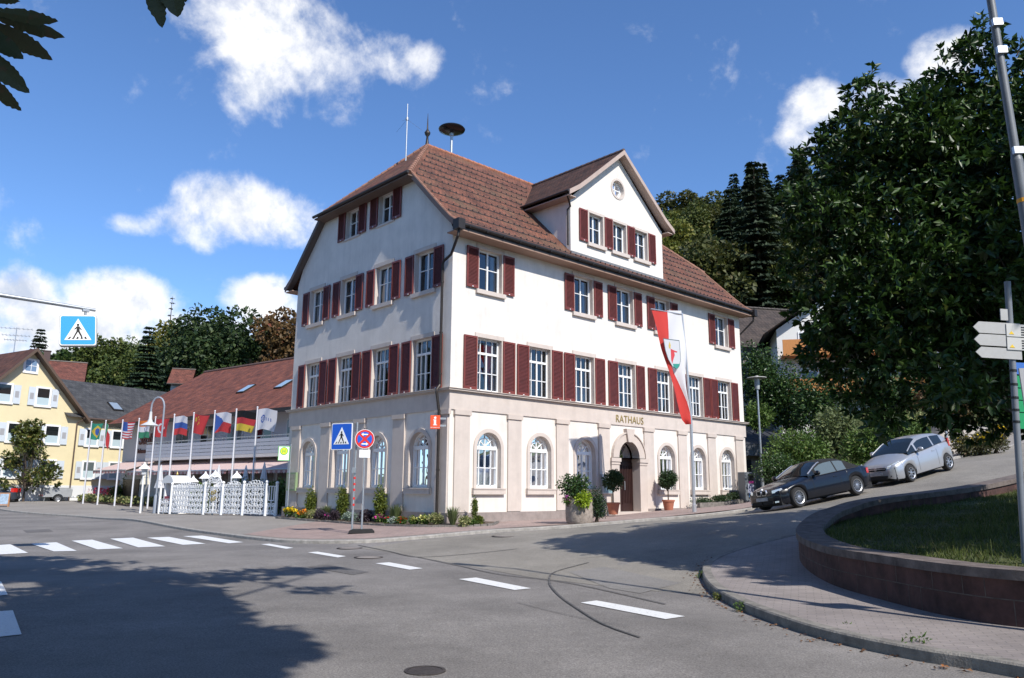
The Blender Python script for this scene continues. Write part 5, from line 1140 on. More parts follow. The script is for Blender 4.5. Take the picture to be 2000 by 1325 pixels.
# curved street lamp in front of the flags
p=G(302,1003,.1); top=AT(312,772,p[1]); h=top[2]-p[2]; t=empty('street_lamp','old style grey street lamp with a curved neck before the fence','street lamp',p,R(-8))
MB().lathe([(.12,0),(.12,1.0),(.075,1.1)],12).path([(0,0,1.0),(0,0,h-.75)]+[(-.42+.42*math.cos(a),0,h-.75+.62*math.sin(a)) for a in np.linspace(.2,PI,9)]+[(-.84,0,h-1.05)],.055,10).build('pole',mat('lamp_grey',(.25,.28,.33),.5),t,smooth=40)
MB().lathe([(.07,h-1.0),(.10,h-1.45),(.16,h-1.62),(.56,h-1.85),(.50,h-1.86),(.001,h-1.75)],20,c=(-.84,0,0)).build('lamp_shade',mat('enamel_shade',(.55,.56,.56),.35),t,smooth=40)
# ornate white fence
M_fence=mat('white_ironwork',(.80,.80,.80),.5); fA=Vector(G(308,1003.6,.1)); fB=Vector(G(560,1010.5,.1)); fB=Vector((-11.7,39.6,zg(-11.7,39.6)+.1)); fd=(fB-fA); FLn=fd.length; zf0=fA.z
fence=empty('iron_fence','white ornate scrollwork iron fence and gates beside the hotel terrace','fence',fA,math.atan2(fd.y,fd.x)); slope=(fB.z-fA.z)/FLn
def atpx(px): # distance along the fence seen at photo column px
    best=min(((abs((lambda q:1000+FPX*((q-Vector(EYE)).dot(Vector(cr)))/((q-Vector(EYE)).dot(Vector(f_))))(fA+fd*k/400)-px),k) for k in range(401))); return best[1]/400*FLn
def spiral(mb,cx,cz,r0,turns,a0,dirn,w=.016,y=0):
    n=int(14*turns)+4; pts=[]
    for k in range(n+1):
        f=k/n; r=r0*(1-.85*f); a=a0+dirn*2*PI*turns*f; pts.append((cx+r*math.cos(a),cz+r*math.sin(a)))
    vs=[]
    for k,(x,z) in enumerate(pts):
        a=pts[max(k-1,0)];b=pts[min(k+1,n)]; d=math.hypot(b[0]-a[0],b[1]-a[1]) or 1; nx,nz=-(b[1]-a[1])/d*w,(b[0]-a[0])/d*w
        vs+=[(x+nx,y-.012,z+nz),(x-nx,y-.012,z-nz),(x-nx,y+.012,z-nz),(x+nx,y+.012,z+nz)]
    mb.add(vs,[(4*k+i,4*k+(i+1)%4,4*k+4+(i+1)%4,4*k+4+i) for k in range(n) for i in range(4)])
def fpanel(x0,x1,z0,z1,crest,arch=0,hole=False):
    mb=MB(); w=x1-x0; cx=(x0+x1)/2; f=.03
    mb.box(x0,x1,-.02,.02,z0,z0+f*1.5); mb.box(x0,x1,-.02,.02,z1-f,z1); mb.box(cx-.02,cx+.02,-.02,.02,z0,z1)
    s=.27; ny=max(2,int((z1-z0)/s)); nx=max(1,int(w/2/s)); sx=w/2/nx; sz=(z1-z0)/ny
    for side in (-1,1):
        for i in range(nx):
            for j in range(ny):
                px_=cx+side*(i+.5)*sx; pz=z0+(j+.5)*sz
                if hole and pz>z1-.75 and abs(px_-cx)<w*.33: continue
                d=side*(1 if (i+j)%2 else -1); rr=min(sx,sz)*.52
                spiral(mb,px_,pz+rr*.1,rr,1.35,PI/2*(1+2*((i+j)%2)),d,.029); spiral(mb,px_+side*sx*.33,pz-sz*.38,rr*.46,1.0,0,-d,.022)
    if hole: 
        for a,b,c,d in ((cx-w*.33,cx-w*.33+.04,z1-.75,z1),(cx+w*.33-.04,cx+w*.33,z1-.75,z1),(cx-w*.33,cx+w*.33,z1-.75,z1-.70)): mb.box(a,b,-.02,.02,c,d)
    if crest:
        n=max(3,int(w/.24))
        for k in range(n):
            x=x0+(k+.5)*w/n; hh=crest*math.sin(PI*(k+.5)/n)+.05; sd=1 if x<cx else -1
            spiral(mb,x,z1+hh*.5,.05+hh*.42,1.3,-PI/2,sd,.02); mb.tube((x,0,z1),(x,0,z1+hh*.4),.014,n=5)
    if arch:
        for k in range(8):
            a0=PI*k/8; spiral(mb,cx+w*.36*math.cos(a0+.2),z1+arch*.62*math.sin(a0+.2),.15,1.2,a0,1 if k<4 else -1,.02)
        n=16
        for k in range(n): a,b=PI*k/n,PI*(k+1)/n; mb.tube((cx+w/2*math.cos(a),0,z1+arch*math.sin(a)),(cx+w/2*math.cos(b),0,z1+arch*math.sin(b)),.022,n=6)
    return mb
edges=[310,332,397,432,473,518,556]; X=[atpx(e) for e in edges]
for k in range(6):
    x0,x1=X[k]+.08,X[k+1]-.08; zb0=slope*(x0+x1)/2
    h=1.48; m=fpanel(x0,x1,zb0+.08,zb0+(h if k else .85),(.0,.24,.0,.28,.30,0)[k],arch=.62 if k==2 else 0,hole=k==5)
    m.build('gate_leaf' if k in(1,2) else 'fence_panel',M_fence,fence)
for k in range(7):
    zb0=slope*X[k]; r=.085 if k not in(0,) else .07; hh=1.62 if k!=6 else 1.55
    MB().tube((X[k],0,zb0),(X[k],0,zb0+hh),r,r*.85,12).ball((X[k],0,zb0+hh+.07),.09,10).build('fence_post',M_fence,fence,smooth=40)
# gilt ornament on the arched gate
xg=(X[2]+X[3])/2; mb=MB(); [spiral(mb,xg+d*.12,zg_+.9,.14,1.2,0,d,.018,y=-.03) for d in (-1,1) for zg_ in (0,.35)]; mb.build('gilt_ornament',mat('gilt',(.45,.32,.06),.4,metal=.5),fence)
# white gate pillar with a barrel top
p=fA+fd.normalized()*(X[1]-.45)+Vector((.25,.5,0)); t=empty('gate_pillar','white boxy gate pillar with an arched metal top behind the fence','pillar',p,math.atan2(fd.y,fd.x))
MB().box(-.5,-.38,-.45,.45,0,1.75).box(.38,.5,-.45,.45,0,1.75).box(-.38,.38,.33,.45,0,1.75).build('shaft',M_fence,t); MB().prism([(.62*math.cos(PI*k/14),1.75+.45*math.sin(PI*k/14)) for k in range(15)],-.55,.55).build('barrel_top',mat('pillar_cap',(.66,.66,.66),.4),t); MB().lathe([(.05,2.2),(.08,2.28),(.03,2.38),(.001,2.46)],10).build('knob',mat('old_gold',(.3,.22,.08),.4,metal=.6),t)
MB().box(-.37,.37,-.1,-.05,.5,1.65).build('panel',mat('panel_grey',(.42,.43,.46),.3),t); MB().box(-.3,.3,-.5,-.2,.62,1.0).build('letter_box',mat('maroon_box',(.28,.03,.05),.5),t)
# white lantern posts behind the fence
def lantern(px,py,D,lab):
    top=AT(px,py,D); z=zg(top[0],top[1]); h=top[2]-z; t=empty('garden_lantern',lab,'lantern',(top[0],top[1],z),0,'white lanterns behind the fence')
    MB().tube((0,0,0),(0,0,h-.75),.06,.05,10).lathe([(.05,h-.78),(.16,h-.72),(.16,h-.70)],8).build('post',M_fence,t,smooth=40)
    MB().lathe([(.13,h-.70),(.20,h-.38),(.20,h-.36)],6).build('glass',M_hl,t); MB().lathe([(.36,h-.40),(.34,h-.36),(.07,h-.12),(.05,h-.06),(.06,h-.03),(.001,h)],6).build('roof',M_fence,t)
for a in ((283,903,47.5,'white hexagonal lantern leftmost of its row'),(378,929,48,'small white lantern between the parasol and the gate'),(402,921,44.5,'white lantern above the double gate'),(421,918,44,'white lantern beside the arched gate'),(463,920,44,'white lantern half in the green hedge')): lantern(*a)
# closed parasols on the terrace
for px,py,D,lab in ((287,902,50,'closed cream parasol leftmost, beyond the lamp post'),(315,908,49,'closed cream parasol beside the gate pillar'),(370,912,48.5,'closed white parasol left of the small lantern'),(428,908,47.5,'closed white parasol just above the arched gate'),(481,909,46.5,'closed white parasol between two flagpoles'),(517,903,45.5,'closed white parasol closest to the town hall')):
    top=AT(px,py,D); z=zg(top[0],top[1]); h=top[2]-z; t=empty('parasol',lab,'parasol',(top[0],top[1],z),0,'closed parasols on the hotel terrace')
    mb=MB(); n=24; prof=[(.02,h),(.07,h-.25),(.13,h-.7),(.20,h-1.15),(.26,h-1.42),(.15,h-1.40)]; vs=[]
    for r_1,zz in prof:
        for k in range(n): rr=r_1*(1+.16*math.sin(k*PI/2)); vs.append((rr*math.cos(2*PI*k/n),rr*math.sin(2*PI*k/n),zz))
    mb.add(vs,[(i*n+j,i*n+(j+1)%n,(i+1)*n+(j+1)%n,(i+1)*n+j) for i in range(len(prof)-1) for j in range(n)]); mb.build('canopy',C_wht if D<49.5 else mat('cream_canvas',(.62,.58,.48),.8),t,smooth=60)
    MB().tube((0,0,0),(0,0,h-1.3),.03).lathe([(.35,0),(.35,.06),(.05,.08)],14).build('pole',M_zinc,t); MB().lathe([(.17,h-1.0),(.19,h-.97)],12).build('strap',M_curt,t)
# ---------------------------------------------------------------- yellow house
YD=Vector((.51,.86,0)); yo=Vector((-38.9,62.2,0)); ya=math.atan2(.86,.51)
yh=empty('yellow_house','yellow gabled house with pale grey shutters and a white base','building',(yo.x,yo.y,0),ya)  # x along the front, y away; apex at x=0
M_yel=mat('yellow_render',(.69,.595,.37),.9,.04,2); M_ybase=mat('white_base',(.66,.67,.68),.9); M_psh=mat('pale_grey_shutter',(.55,.60,.64),.6,.04,8); M_slate=tilemat('slate_grey_tiles',(.075,.078,.085),(.055,.057,.062),(.03,.03,.032),.36,.32); M_brn=mat('brown_verge',(.10,.065,.045),.7)
EV=8.05; AP=12.75; HWD=4.3; WGX=8.9
mb=MB(); mb.prism([(-HWD,1.9),(HWD,1.9),(HWD,EV),(0,AP-.2),(-HWD,EV)],0,10); mb.box(HWD,WGX,.02,9,1.9,7.6); mb.box(WGX,24,.8,9,1.0,7.6); mb.build('wall',M_yel,yh)
MB().box(-HWD-.03,HWD,-.03,10,-.5,1.9).box(HWD,WGX+.03,-.01,9,-.5,1.9).build('base',M_ybase,yh)
rb=RoofB()
for s in (-1,1): rb.face([(0,-.7,AP),(s*(HWD+.75),-.7,EV-.75),(s*(HWD+.75),10,EV-.75),(0,10,AP)])
rb.build('roof',tilemat('brown_tiles',(.13,.06,.045),(.09,.045,.035),(.03,.02,.015),.34,.3),yh)
rb=RoofB(); rb.face([(HWD-1.0,-.5,7.55),(26,-.5,7.55),(26,5.0,11.3),(1.2,5.0,11.3)]); rb.face([(1.2,5,11.3),(26,5,11.3),(26,10,7.6),(1.2,10,7.6)]); rb.build('wing_roof',M_slate,yh)
mb=MB()
for s in (-1,1):
    for d0,y0 in ((0,-.74),): mb.add([(0,y,z) for y in (-.74,-.66) for z in (AP+.03,AP-.25)]+[(s*(HWD+.75),y,z) for y in (-.74,-.66) for z in (EV-.72,EV-1.0)],[(0,1,5,4),(2,3,7,6),(0,2,6,4),(1,3,7,5),(4,5,7,6)])
    mb.add([(0,-.66,AP-.22),(s*(HWD+.75),-.66,EV-.97),(s*(HWD+.75),0,EV-.97),(0,0,AP-.22)],[(0,1,2,3)])
mb.build('verge_board',M_brn,yh)
mb=MB(); mb.tube((HWD+.2,-.55,7.5),(26,-.55,7.5),.09); mb.path([(HWD+.4,-.5,7.45),(HWD-.05,-.12,7.1),(HWD-.05,-.12,.2)],.06); mb.path([(WGX-.05,-.5,7.45),(WGX+.03,-.1,7.2),(WGX+.03,-.1,.2)],.07); mb.build('downpipe',mat('brown_gutter',(.09,.06,.045),.5),yh)
def ywin(x,z,w,h,sh=(-1,1),dark=True,y=0):
    f=MB(); f.box(-w/2-.16,w/2+.16,-.06,-.002,z-.16,z); f.box(-w/2-.16,w/2+.16,-.06,-.002,z+h,z+h+.14); f.box(-w/2-.16,-w/2,-.06,-.002,z,z+h); f.box(w/2,w/2+.16,-.06,-.002,z,z+h); f.box(-w/2-.22,w/2+.22,-.12,-.061,z-.17,z-.06)
    o=f.build('window',M_white,yh,(x,y,0)); MB().box(-w/2,w/2,-.035,-.003,z,z+h).build('pane',M_cglass if dark else M_cglass2,o); MB().box(-w/2,w/2,-.045,-.036,z,z+h*.45).build('curtain',mat('pale_curtain',(.42,.52,.55),.8) if 'pale_curtain' not in bpy.data.materials else bpy.data.materials['pale_curtain'],o)
    for s in sh:
        k=MB(); c=s*(w/2+.17+w*.30); k.box(c-w*.29,c+w*.29,-.10,-.062,z-.08,z+h+.05); so_=k.build('shutter',M_psh,yh,(x,y,0)); MB().box(c-w*.16,c+w*.16,-.105,-.1005,z+h*.3,z+h*.68).build('louvre',M_back,so_)
for x in (-1.75,1.25): ywin(x,8.3,.95,1.35)
for x in (-3.4,-.6,2.3): ywin(x,5.3,1.0,1.35)
for x in (-3.4,-.6,2.3): ywin(x,2.55,1.0,1.3)
for x in (5.7,8.05): ywin(x,5.3,.9,1.3); ywin(x,2.55,.9,1.3,dark=False)
w_=MB().box(-.6,.6,-.08,-.002,10.75,11.95).build('window',M_white,yh); MB().box(-.42,.42,-.095,-.081,10.95,11.8).build('pane',mat('blue_pane',(.16,.24,.36),.1),w_); MB().box(-.02,.02,-.105,-.096,10.95,11.8).box(-.42,.42,-.105,-.096,11.35,11.39).build('glazing_bar',M_white,w_)
MB().box(5.4,6.2,-.05,-.012,.75,1.15).build('cellar_grille',mat('grille_grey',(.35,.37,.4),.6,.3,30),yh)
sl=math.atan2(3.75,5.5)
for x,z in ((8.5,8.9),(14.2,8.7)):
    y=(z-7.55)/3.75*5.5-.5; s_=MB().box(-.5,.5,-.7,.7,0,.1).build('skylight',M_gut,yh,(x,y,z),(sl,0,0)); MB().box(-.4,.4,-.55,.6,.101,.12).build('pane',mat('grey_skylight',(.22,.27,.33),.1),s_)
a=yh.matrix_basis; bpy.context.view_layer.update()
p=yh.matrix_world@Vector((.8,4.5,AP-.6)); t=empty('tv_aerial','spindly rake of television aerials above the yellow gable','aerial',p,R(20))
MB().tube((0,0,-.6),(0,0,3.0),.035).build('mast',M_zinc,t); mb=MB()
for z,w in ((2.9,2.3),(2.3,2.0),(1.9,1.6)):
    mb.tube((-w/2,0,z),(w/2,0,z),.02,n=6)
    for k in range(8): x=-w/2+k*w/7; mb.tube((x,-.35,z),(x,.35,z),.012,n=5); mb.tube((x,0,z-.12),(x,0,z+.12),.012,n=5)
mb.build('dipole',M_zinc,t)
# ---------------------------------------------------------------- houses further back
def simple_house(name,label,px0,px1,pyr,pye,D,depth,wallm,roofm,ang,zb=None,chim=False,wins=0):
    a=AT(px0,pye,D); b=AT(px1,pye,D); ze=(a[2]+b[2])/2; zr=AT((px0+px1)/2,pyr,D+depth*.5)[2]; w=abs(b[0]-a[0]); c=((a[0]+b[0])/2,D)
    z0=zg(*c); t=empty(name,label,'building',(c[0],c[1],0),R(ang)); w/=math.cos(R(ang))
    mb=MB(); mb.box(-w/2+.4,w/2-.4,0,depth,z0-2,ze); mb.prism([(0,ze),(depth,ze),(depth/2,zr-.25)],-w/2+.4,w/2-.4,axis='x'); mb.build('wall',wallm,t)
    rb=RoofB(); dz=(zr-ze)/(depth/2)*.7; rb.face([(-w/2,-.7,ze-dz),(w/2,-.7,ze-dz),(w/2,depth/2,zr),(-w/2,depth/2,zr)]); rb.face([(-w/2,depth+.7,ze-dz),(w/2,depth+.7,ze-dz),(w/2,depth/2,zr),(-w/2,depth/2,zr)]); ro=rb.build('roof',roofm,t)
    mb=MB(); mb.tube((-w/2,-.75,ze-dz),(w/2,-.75,ze-dz),.09); mb.build('gutter',M_gut,t); mb=MB(); ridge_tiles(mb,(-w/2,depth/2,zr+.03),(w/2,depth/2,zr+.03),.15,.4); mb.build('ridge_tiles',M_gut,t)
    if chim: MB().box(w*.1,w*.1+.7,depth/2-.3,depth/2+.3,zr-.4,zr+1.1).box(w*.1-.06,w*.1+.76,depth/2-.36,depth/2+.36,zr+1.101,zr+1.2).build('chimney',mat('chimney_dark',(.08,.05,.045),.8) if 'chimney_dark' not in bpy.data.materials else bpy.data.materials['chimney_dark'],ro)
    for k in range(wins):
        x=-w/2+1.6+k*(w-3.2)/max(1,wins-1); f=MB().box(x-.6,x+.6,-.06,-.002,ze-2.1,ze-.8).build('window',M_white,t); MB().box(x-.5,x+.5,-.07,-.061,ze-2.0,ze-.9).build('pane',M_cglass,f)
    return t
M_rt2=tilemat('dull_red_tiles',(.20,.075,.055),(.13,.055,.042),(.04,.02,.017),.36,.3); M_gw=mat('grey_white_wall',(.42,.42,.44),.9); M_bt=tilemat('grey_brown_tiles',(.085,.066,.058),(.06,.05,.046),(.025,.022,.02),.36,.32,depth=1.5)
simple_house('house','dull red roofed house half hidden behind the yellow gable',-40,140,704,736,88,11,M_gw,M_rt2,28,chim=True)
simple_house('house','small red roofed house between the dark spruce and the hotel roof',330,372,722,746,92,8,M_gw,M_rt2,18,wins=1)
simple_house('house','brown roofed house on the slope behind the town hall',1432,1640,603,672,58,10,mat('warm_grey_render',(.35,.32,.30),.9),M_bt,14,wins=4)  # wall in one even warm grey
# chalet with an orange wooden balcony behind the big tree
c=AT(1660,760,52); t=empty('chalet','white house with orange wooden balconies hidden behind the big tree','building',(c[0],c[1],0),R(-12)); z0=zg(c[0],c[1]); zt_=AT(1660,640,52)[2]
mb=MB(); mb.box(-4.5,4.5,0,9,z0-2,zt_); mb.prism([(-4.5,zt_),(4.5,zt_),(0,zt_+3)],0,9); mb.build('wall',mat('chalet_white',(.68,.68,.66),.9),t)
rb=RoofB(); [rb.face([(0,-1.2,zt_+3.3),(s*5.5,-1.2,zt_-.5),(s*5.5,9.5,zt_-.5),(0,9.5,zt_+3.3)]) for s in (-1,1)]; rb.build('roof',M_bt,t)
M_ob=mat('orange_wood',(.50,.20,.05),.6,.15,4,stretch=(8,1,1))
for z in (zt_-1.9,zt_-4.6): mb=MB(); mb.box(-4.3,4.3,-1.3,-1.22,z,z+.95); mb.box(-4.3,4.3,-1.3,-.002,z-.15,z-.002); mb.build('balcony',M_ob,t)
for x,z in ((-2.5,zt_-1.7),(0,zt_-1.7),(2.5,zt_-1.7),(-2.5,zt_-4.4),(2.5,zt_-4.4)): f=MB().box(x-.6,x+.6,-.05,-.002,z,z+1.5).build('window',M_white,t); MB().box(x-.5,x+.5,-.06,-.051,z+.1,z+1.4).build('pane',M_cglass,f)
# annex with a standing-seam metal roof behind the far corner
a0=AT(1456,870,49.5); t=empty('annex','low annex with dark standing seam metal roof beside the far corner','building',(a0[0],a0[1],0),R(4)); z0=zg(a0[0],a0[1])
M_seam=mat('grey_metal_roof',(.12,.125,.14),.4,.12,3,metal=.6); zf=AT(1456,887,49.5)[2]; zf2=AT(1456,868,49.5)[2]; zr_=AT(1456,840,53)[2]
MB().box(-1.5,5.5,.6,6,z0-1,zf+.1).build('wall',mat('annex_wall',(.20,.17,.15),.9,.2,2),t); MB().box(-2,6,-.02,.06,zf-.1,zf2).build('fascia',M_seam,t)
mb=MB(); mb.add([(-2,-.05,zf2),(6,-.05,zf2),(6,4,zr_),(-.5,4,zr_)],[(0,1,2,3)]); mb.add([(-2,-.05,zf2),(-.5,4,zr_),(-2,7,zf2)],[(0,1,2)])
for k in range(14): x=-1.8+k*.58; mb.box(x,x+.035,-.06,-.021,zf-.08,zf2+.03); mb.add([(x,-.05,zf2+.005),(x+.035,-.05,zf2+.005),(x+.035,-.05,zf2+.06),(x,-.05,zf2+.06),(max(x,-.4),3.98,zr_+.005),(max(x,-.4)+.035,3.98,zr_+.005),(max(x,-.4)+.035,3.98,zr_+.06),(max(x,-.4),3.98,zr_+.06)],[(0,1,2,3),(0,4,5,1),(1,5,6,2),(2,6,7,3),(3,7,4,0)])
mb.build('roof',M_seam,t); MB().box(-.6,.5,.5,.61,z0,z0+2.1).box(1.2,2.6,.5,.61,z0+.6,z0+2.0).build('opening',M_dark,t)
# concrete retaining wall and post across the street
w0=Vector((19.3,35.2,0)); w1=Vector((26.5,41.0,0)); d=(w1-w0).normalized(); t=empty('retaining_wall','pale concrete retaining wall behind the flowering hedge','wall',(w0.x,w0.y,0),math.atan2(d.y,d.x)); zz=AT(1850,826,35)[2]
MB().box(0,(w1-w0).length,0,.35,zg(w0.x,w0.y)-.6,zz).build('face',mat('pale_concrete',(.42,.37,.32),.9,.18,1.5,bump=.3,bscale=12),t); MB().box(-.03,(w1-w0).length,-.04,.4,zz+.001,zz+.09).build('coping',M_kerb,t)
p=AT(1852,885,34.0); z=zg(p[0],p[1]); t=empty('thin_post','thin grey post standing in front of the concrete retaining wall','post',(p[0],p[1],z)); MB().tube((0,0,0),(0,0,5.0),.05,.045).ball((0,0,5.02),.05,8).build('post',M_zinc,t,smooth=40)
# ---------------------------------------------------------------- vegetation
RNG=np.random.default_rng(7)
L_mag=leafmat('magnolia_leaf',(.014,.036,.007),(.052,.105,.018),.42,.2,(.11,.13,.03)); L_far=leafmat('broadleaf_foliage',(.030,.060,.013),(.088,.132,.030),.6,.25,(.16,.17,.04),.30)
L_yel=leafmat('yellow_green_foliage',(.10,.13,.02),(.20,.20,.035),.6,.3,(.24,.2,.04),.2); L_brn=leafmat('turning_foliage',(.09,.075,.02),(.15,.11,.03),.6,.25,(.2,.1,.03),.2); L_con=leafmat('conifer_needles',(.012,.026,.012),(.034,.056,.024),.7,.08,None,.25)
L_ivy=leafmat('glossy_hedge_leaf',(.018,.045,.012),(.06,.115,.028),.4,.22,(.15,.2,.06)); L_lime=leafmat('lime_leaf',(.22,.32,.02),(.38,.48,.04),.5,.35); L_topi=leafmat('box_leaf',(.016,.042,.014),(.05,.085,.028),.45,.2); L_bush=leafmat('mid_green_leaf',(.05,.105,.02),(.125,.195,.04),.55,.28,(.2,.22,.07)); L_pale=leafmat('pale_grass_leaf',(.10,.14,.05),(.18,.21,.09),.6,.3); L_ches=leafmat('chestnut_leaf',(.03,.055,.012),(.07,.09,.02),.5,.25,(.2,.06,.02))
L_vari=leafmat('variegated_leaf',(.10,.15,.04),(.38,.36,.16),.6,.25,(.5,.46,.25)); L_purp=leafmat('purple_leaf',(.035,.022,.035),(.07,.05,.06),.6,.2); L_silv=leafmat('silver_leaf',(.16,.22,.18),(.28,.34,.28),.7,.2); L_col=leafmat('golden_evergreen_leaf',(.05,.085,.014),(.17,.20,.03),.55,.25,(.26,.26,.05))
M_bark=mat('bark',(.065,.048,.036),.95,.35,5,bump=.7,bscale=18)
def unit(n): v=RNG.normal(size=(n,3)); return v/np.linalg.norm(v,axis=1,keepdims=True)
def leaf_arrays(P,size,D=None,asp=.5,fold=.12,curl=.15,up=.6):
    # folded five-vertex leaves: base, two sides, mid rib, tip
    n=len(P); s=size*(.7+.6*RNG.random(n))[:,None]
    d=unit(n) if D is None else D/np.linalg.norm(D,axis=1,keepdims=True)
    nv=unit(n)+np.array([0,0,up]); sd=np.cross(d,nv); sd/=np.linalg.norm(sd,axis=1,keepdims=True)+1e-9; nn=np.cross(sd,d)
    mid=P+d*s*.52; w=sd*s*asp*.5
    V=np.stack([P,mid-w+nn*s*fold,P+d*s-nn*s*curl,mid+w+nn*s*fold,mid],1).reshape(-1,3)
    b=np.arange(n)[:,None]*5; F=np.concatenate([b+np.array([[0,4,2,1]]),b+np.array([[0,3,2,4]])],0)
    return V,F
def clump_points(C,n):
    # C rows: centre xyz, radii xyz ; points fill the outer part of each ellipsoid
    C=np.asarray(C,float); wgt=(C[:,3]*C[:,4]*C[:,5])**.667; k=RNG.choice(len(C),n,p=wgt/wgt.sum()); q=unit(n); rr=(.45+.55*RNG.random(n)**.6)[:,None]
    return C[k,:3]+q*rr*C[k,3:6],q
def leaf_mesh(name,C,n,size,m,asp=.5,out=.7,droop=.15,whorl=1,up=.6):
    P,q=clump_points(C,n//whorl); D=q*out
    if whorl>1: P=np.repeat(P,whorl,0); D=np.repeat(D,whorl,0)*.6
    D=D+unit(len(P))*.75+np.array([0,0,-droop]); V,F=leaf_arrays(P,size,D,asp,up=up); return npmesh(name,V,F,m)
def limbs(base,C,r0,fork,seed,k=14):
    rr=random.Random(seed); mb=MB(); base=Vector(base); fork=Vector(fork)
    mb.path([base-Vector((0,0,.2)),base+(fork-base)*.08,base+(fork-base)*.5,fork],[r0*1.35,r0,r0*.85,r0*.7],10)
    idx=list(range(len(C))); rr.shuffle(idx)
    for i in idx[:k]:
        c=Vector(C[i][:3]); mid=fork+(c-fork)*.5+Vector((rr.uniform(-.3,.3),rr.uniform(-.3,.3),-abs(rr.uniform(0,.12))*(c-fork).length)); mb.path([fork-(fork-base)*rr.uniform(0,.25),mid,c],[r0*.45,r0*.25,r0*.06],6)
    return mb
def broadleaf(seed,H,Rr,n,leaf,m,zc=.60,rz=.40,k=38,asp=.6):
    global RNG; RNG=np.random.default_rng(seed); C=[]
    for i in range(k):
        q=unit(1)[0]*(.35+.6*RNG.random()); s=Rr*(.22+.20*RNG.random()); C.append((q[0]*Rr*.85,q[1]*Rr*.85,H*zc+q[2]*H*rz*.88,s,s,s*.8))
    cm=leaf_mesh('crown',C,n,leaf,m,asp); tm_=limbs((0,0,0),C,H*.02,(0,0,H*.33),seed).mesh('trunk',M_bark,60); return tm_,cm
def conifer(seed,H,Rr,n_wh,m,leaf=.5,sparse=1.0):
    global RNG; RNG=np.random.default_rng(seed); P=[];D=[]
    for w in range(n_wh):
        t=(w+RNG.random()*.6)/n_wh; z=H*(.10+.90*t); L=Rr*(1-t)**.95*(.82+.36*RNG.random())+.10; nb=int((10-4*t)*sparse)+3
        for b in range(nb):
            a=RNG.random()*2*PI; dr=np.array([math.cos(a),math.sin(a),0]); Lb=L*(.7+.4*RNG.random()); k=max(2,int(Lb/.28))
            for j in range(k):
                f=(j+.6)/k; p=dr*Lb*f+np.array([0,0,z-.16*Lb*f*f+.05*Lb*f]); 
                for s in (-1,1): P.append(p); D.append(dr*.7+s*np.array([-dr[1],dr[0],0])*(.7-.3*f)+np.array([0,0,-.25+.1*RNG.random()]))
    V,F=leaf_arrays(np.array(P),leaf,np.array(D),.55,up=1.4); cm=npmesh('crown',V,F,m); mb=MB(); mb.path([(0,0,-.3),(0,0,H*.5),(0,0,H*.97)],[H*.016,H*.01,.02],8); return mb.mesh('trunk',M_bark,60),cm
def tree(name,label,loc,meshes,rz=0,sc=1,group=None,cat='tree'):
    t=empty(name,label,cat,loc,rz,group); t.scale=(sc,sc,sc) if not hasattr(sc,'__len__') else sc; linkobj('trunk',meshes[0],t); linkobj('crown',meshes[1],t); return t
KB=[broadleaf(21,16,4.6,9000,.52,L_far),broadleaf(22,15,4.2,8500,.52,L_far,.58,.42),broadleaf(23,17,5.2,9500,.55,L_far)]; KY=broadleaf(31,14,4.0,8000,.5,L_yel); KR=broadleaf(33,15,4.4,7500,.5,L_brn); KC=[conifer(41,20,4.9,34,L_con,.62,1.5),conifer(42,18,4.3,30,L_con,.62,1.5),conifer(43,22,5.2,38,L_con,.62,1.5)]
LBL={'b':('broadleaf_tree','green broadleaf tree in the wooded hillside behind the town hall'),'y':('broadleaf_tree','yellow green tree in the wooded hillside behind the town hall'),'r':('broadleaf_tree','brownish turning tree in the wooded hillside behind the town hall'),'c':('spruce_tree','dark spruce in the wooded hillside behind the town hall')}
GRP={'b':'green broadleaf trees on the wooded hillside','y':'yellow green trees on the wooded hillside','r':'turning trees on the wooded hillside','c':'dark spruces on the wooded hillside'}
rt=random.Random(77)
def pick(k):
    return {'b':lambda:rt.choice(KB),'y':lambda:KY,'r':lambda:KR,'c':lambda:rt.choice(KC)}[k]()
for D in (74,84,95,107,119,131,143,154,164):
    x=.15*D
    while x<.50*D:
        xx=x+rt.uniform(-2,2); dd=D+rt.uniform(-4,4); px=1000+1528*xx/dd
        k=rt.choices('bycr',(7,2.0,2.2,.6))[0]
        if px>1440: k=rt.choices('byc',(3,1.2,7))[0]
        s=rt.uniform(.85,1.15)*(1.0 if k!='c' or px>1440 else .7)
        if D>140: s*=1.12 if k!='c' else .92
        if px<1620 or D<100: tree(*LBL[k],(xx,dd,zg(xx,dd)-.5),pick(k),rt.uniform(0,6),s,GRP[k])
        x+=rt.uniform(4.2,6.4)
# treeline on the left
def lt(name,label,px,py,D,mesh,H,wsc=1,group=None):
    top=AT(px,py,D); z=zg(top[0],top[1])-.3; s=(top[2]-z)/(H*(.93 if mesh not in KC else 1)); tree(name,label,(top[0],top[1],z),mesh,rt.uniform(0,6),(s*wsc,s*wsc,s),group)
KD=broadleaf(51,17,6.0,15000,.5,leafmat('dark_oak_leaf',(.016,.036,.010),(.045,.075,.02),.6,.2,(.09,.11,.03)),.56,.44,55)
lt('oak_tree','broad dark green oak towering over the hotel roof',470,598,104,KD,17,1.0); lt('oak_tree','dark oak adjoining the tallest oak on its left',398,612,106,KD,17,.9)
lt('spruce_tree','dark pointed spruce standing alone left of the oaks',293,636,96,KC[0],20,1.05); lt('oak_tree','brownish oak tree squeezed against the town hall gable',560,622,100,KR,15,1.0)
lt('larch_tree','thin bare topped larch rising between spruce and oaks',336,590,120,conifer(61,22,1.9,20,leafmat('sparse_needles',(.05,.06,.03),(.09,.10,.05),.7,.2),.3,.35),22,.9)
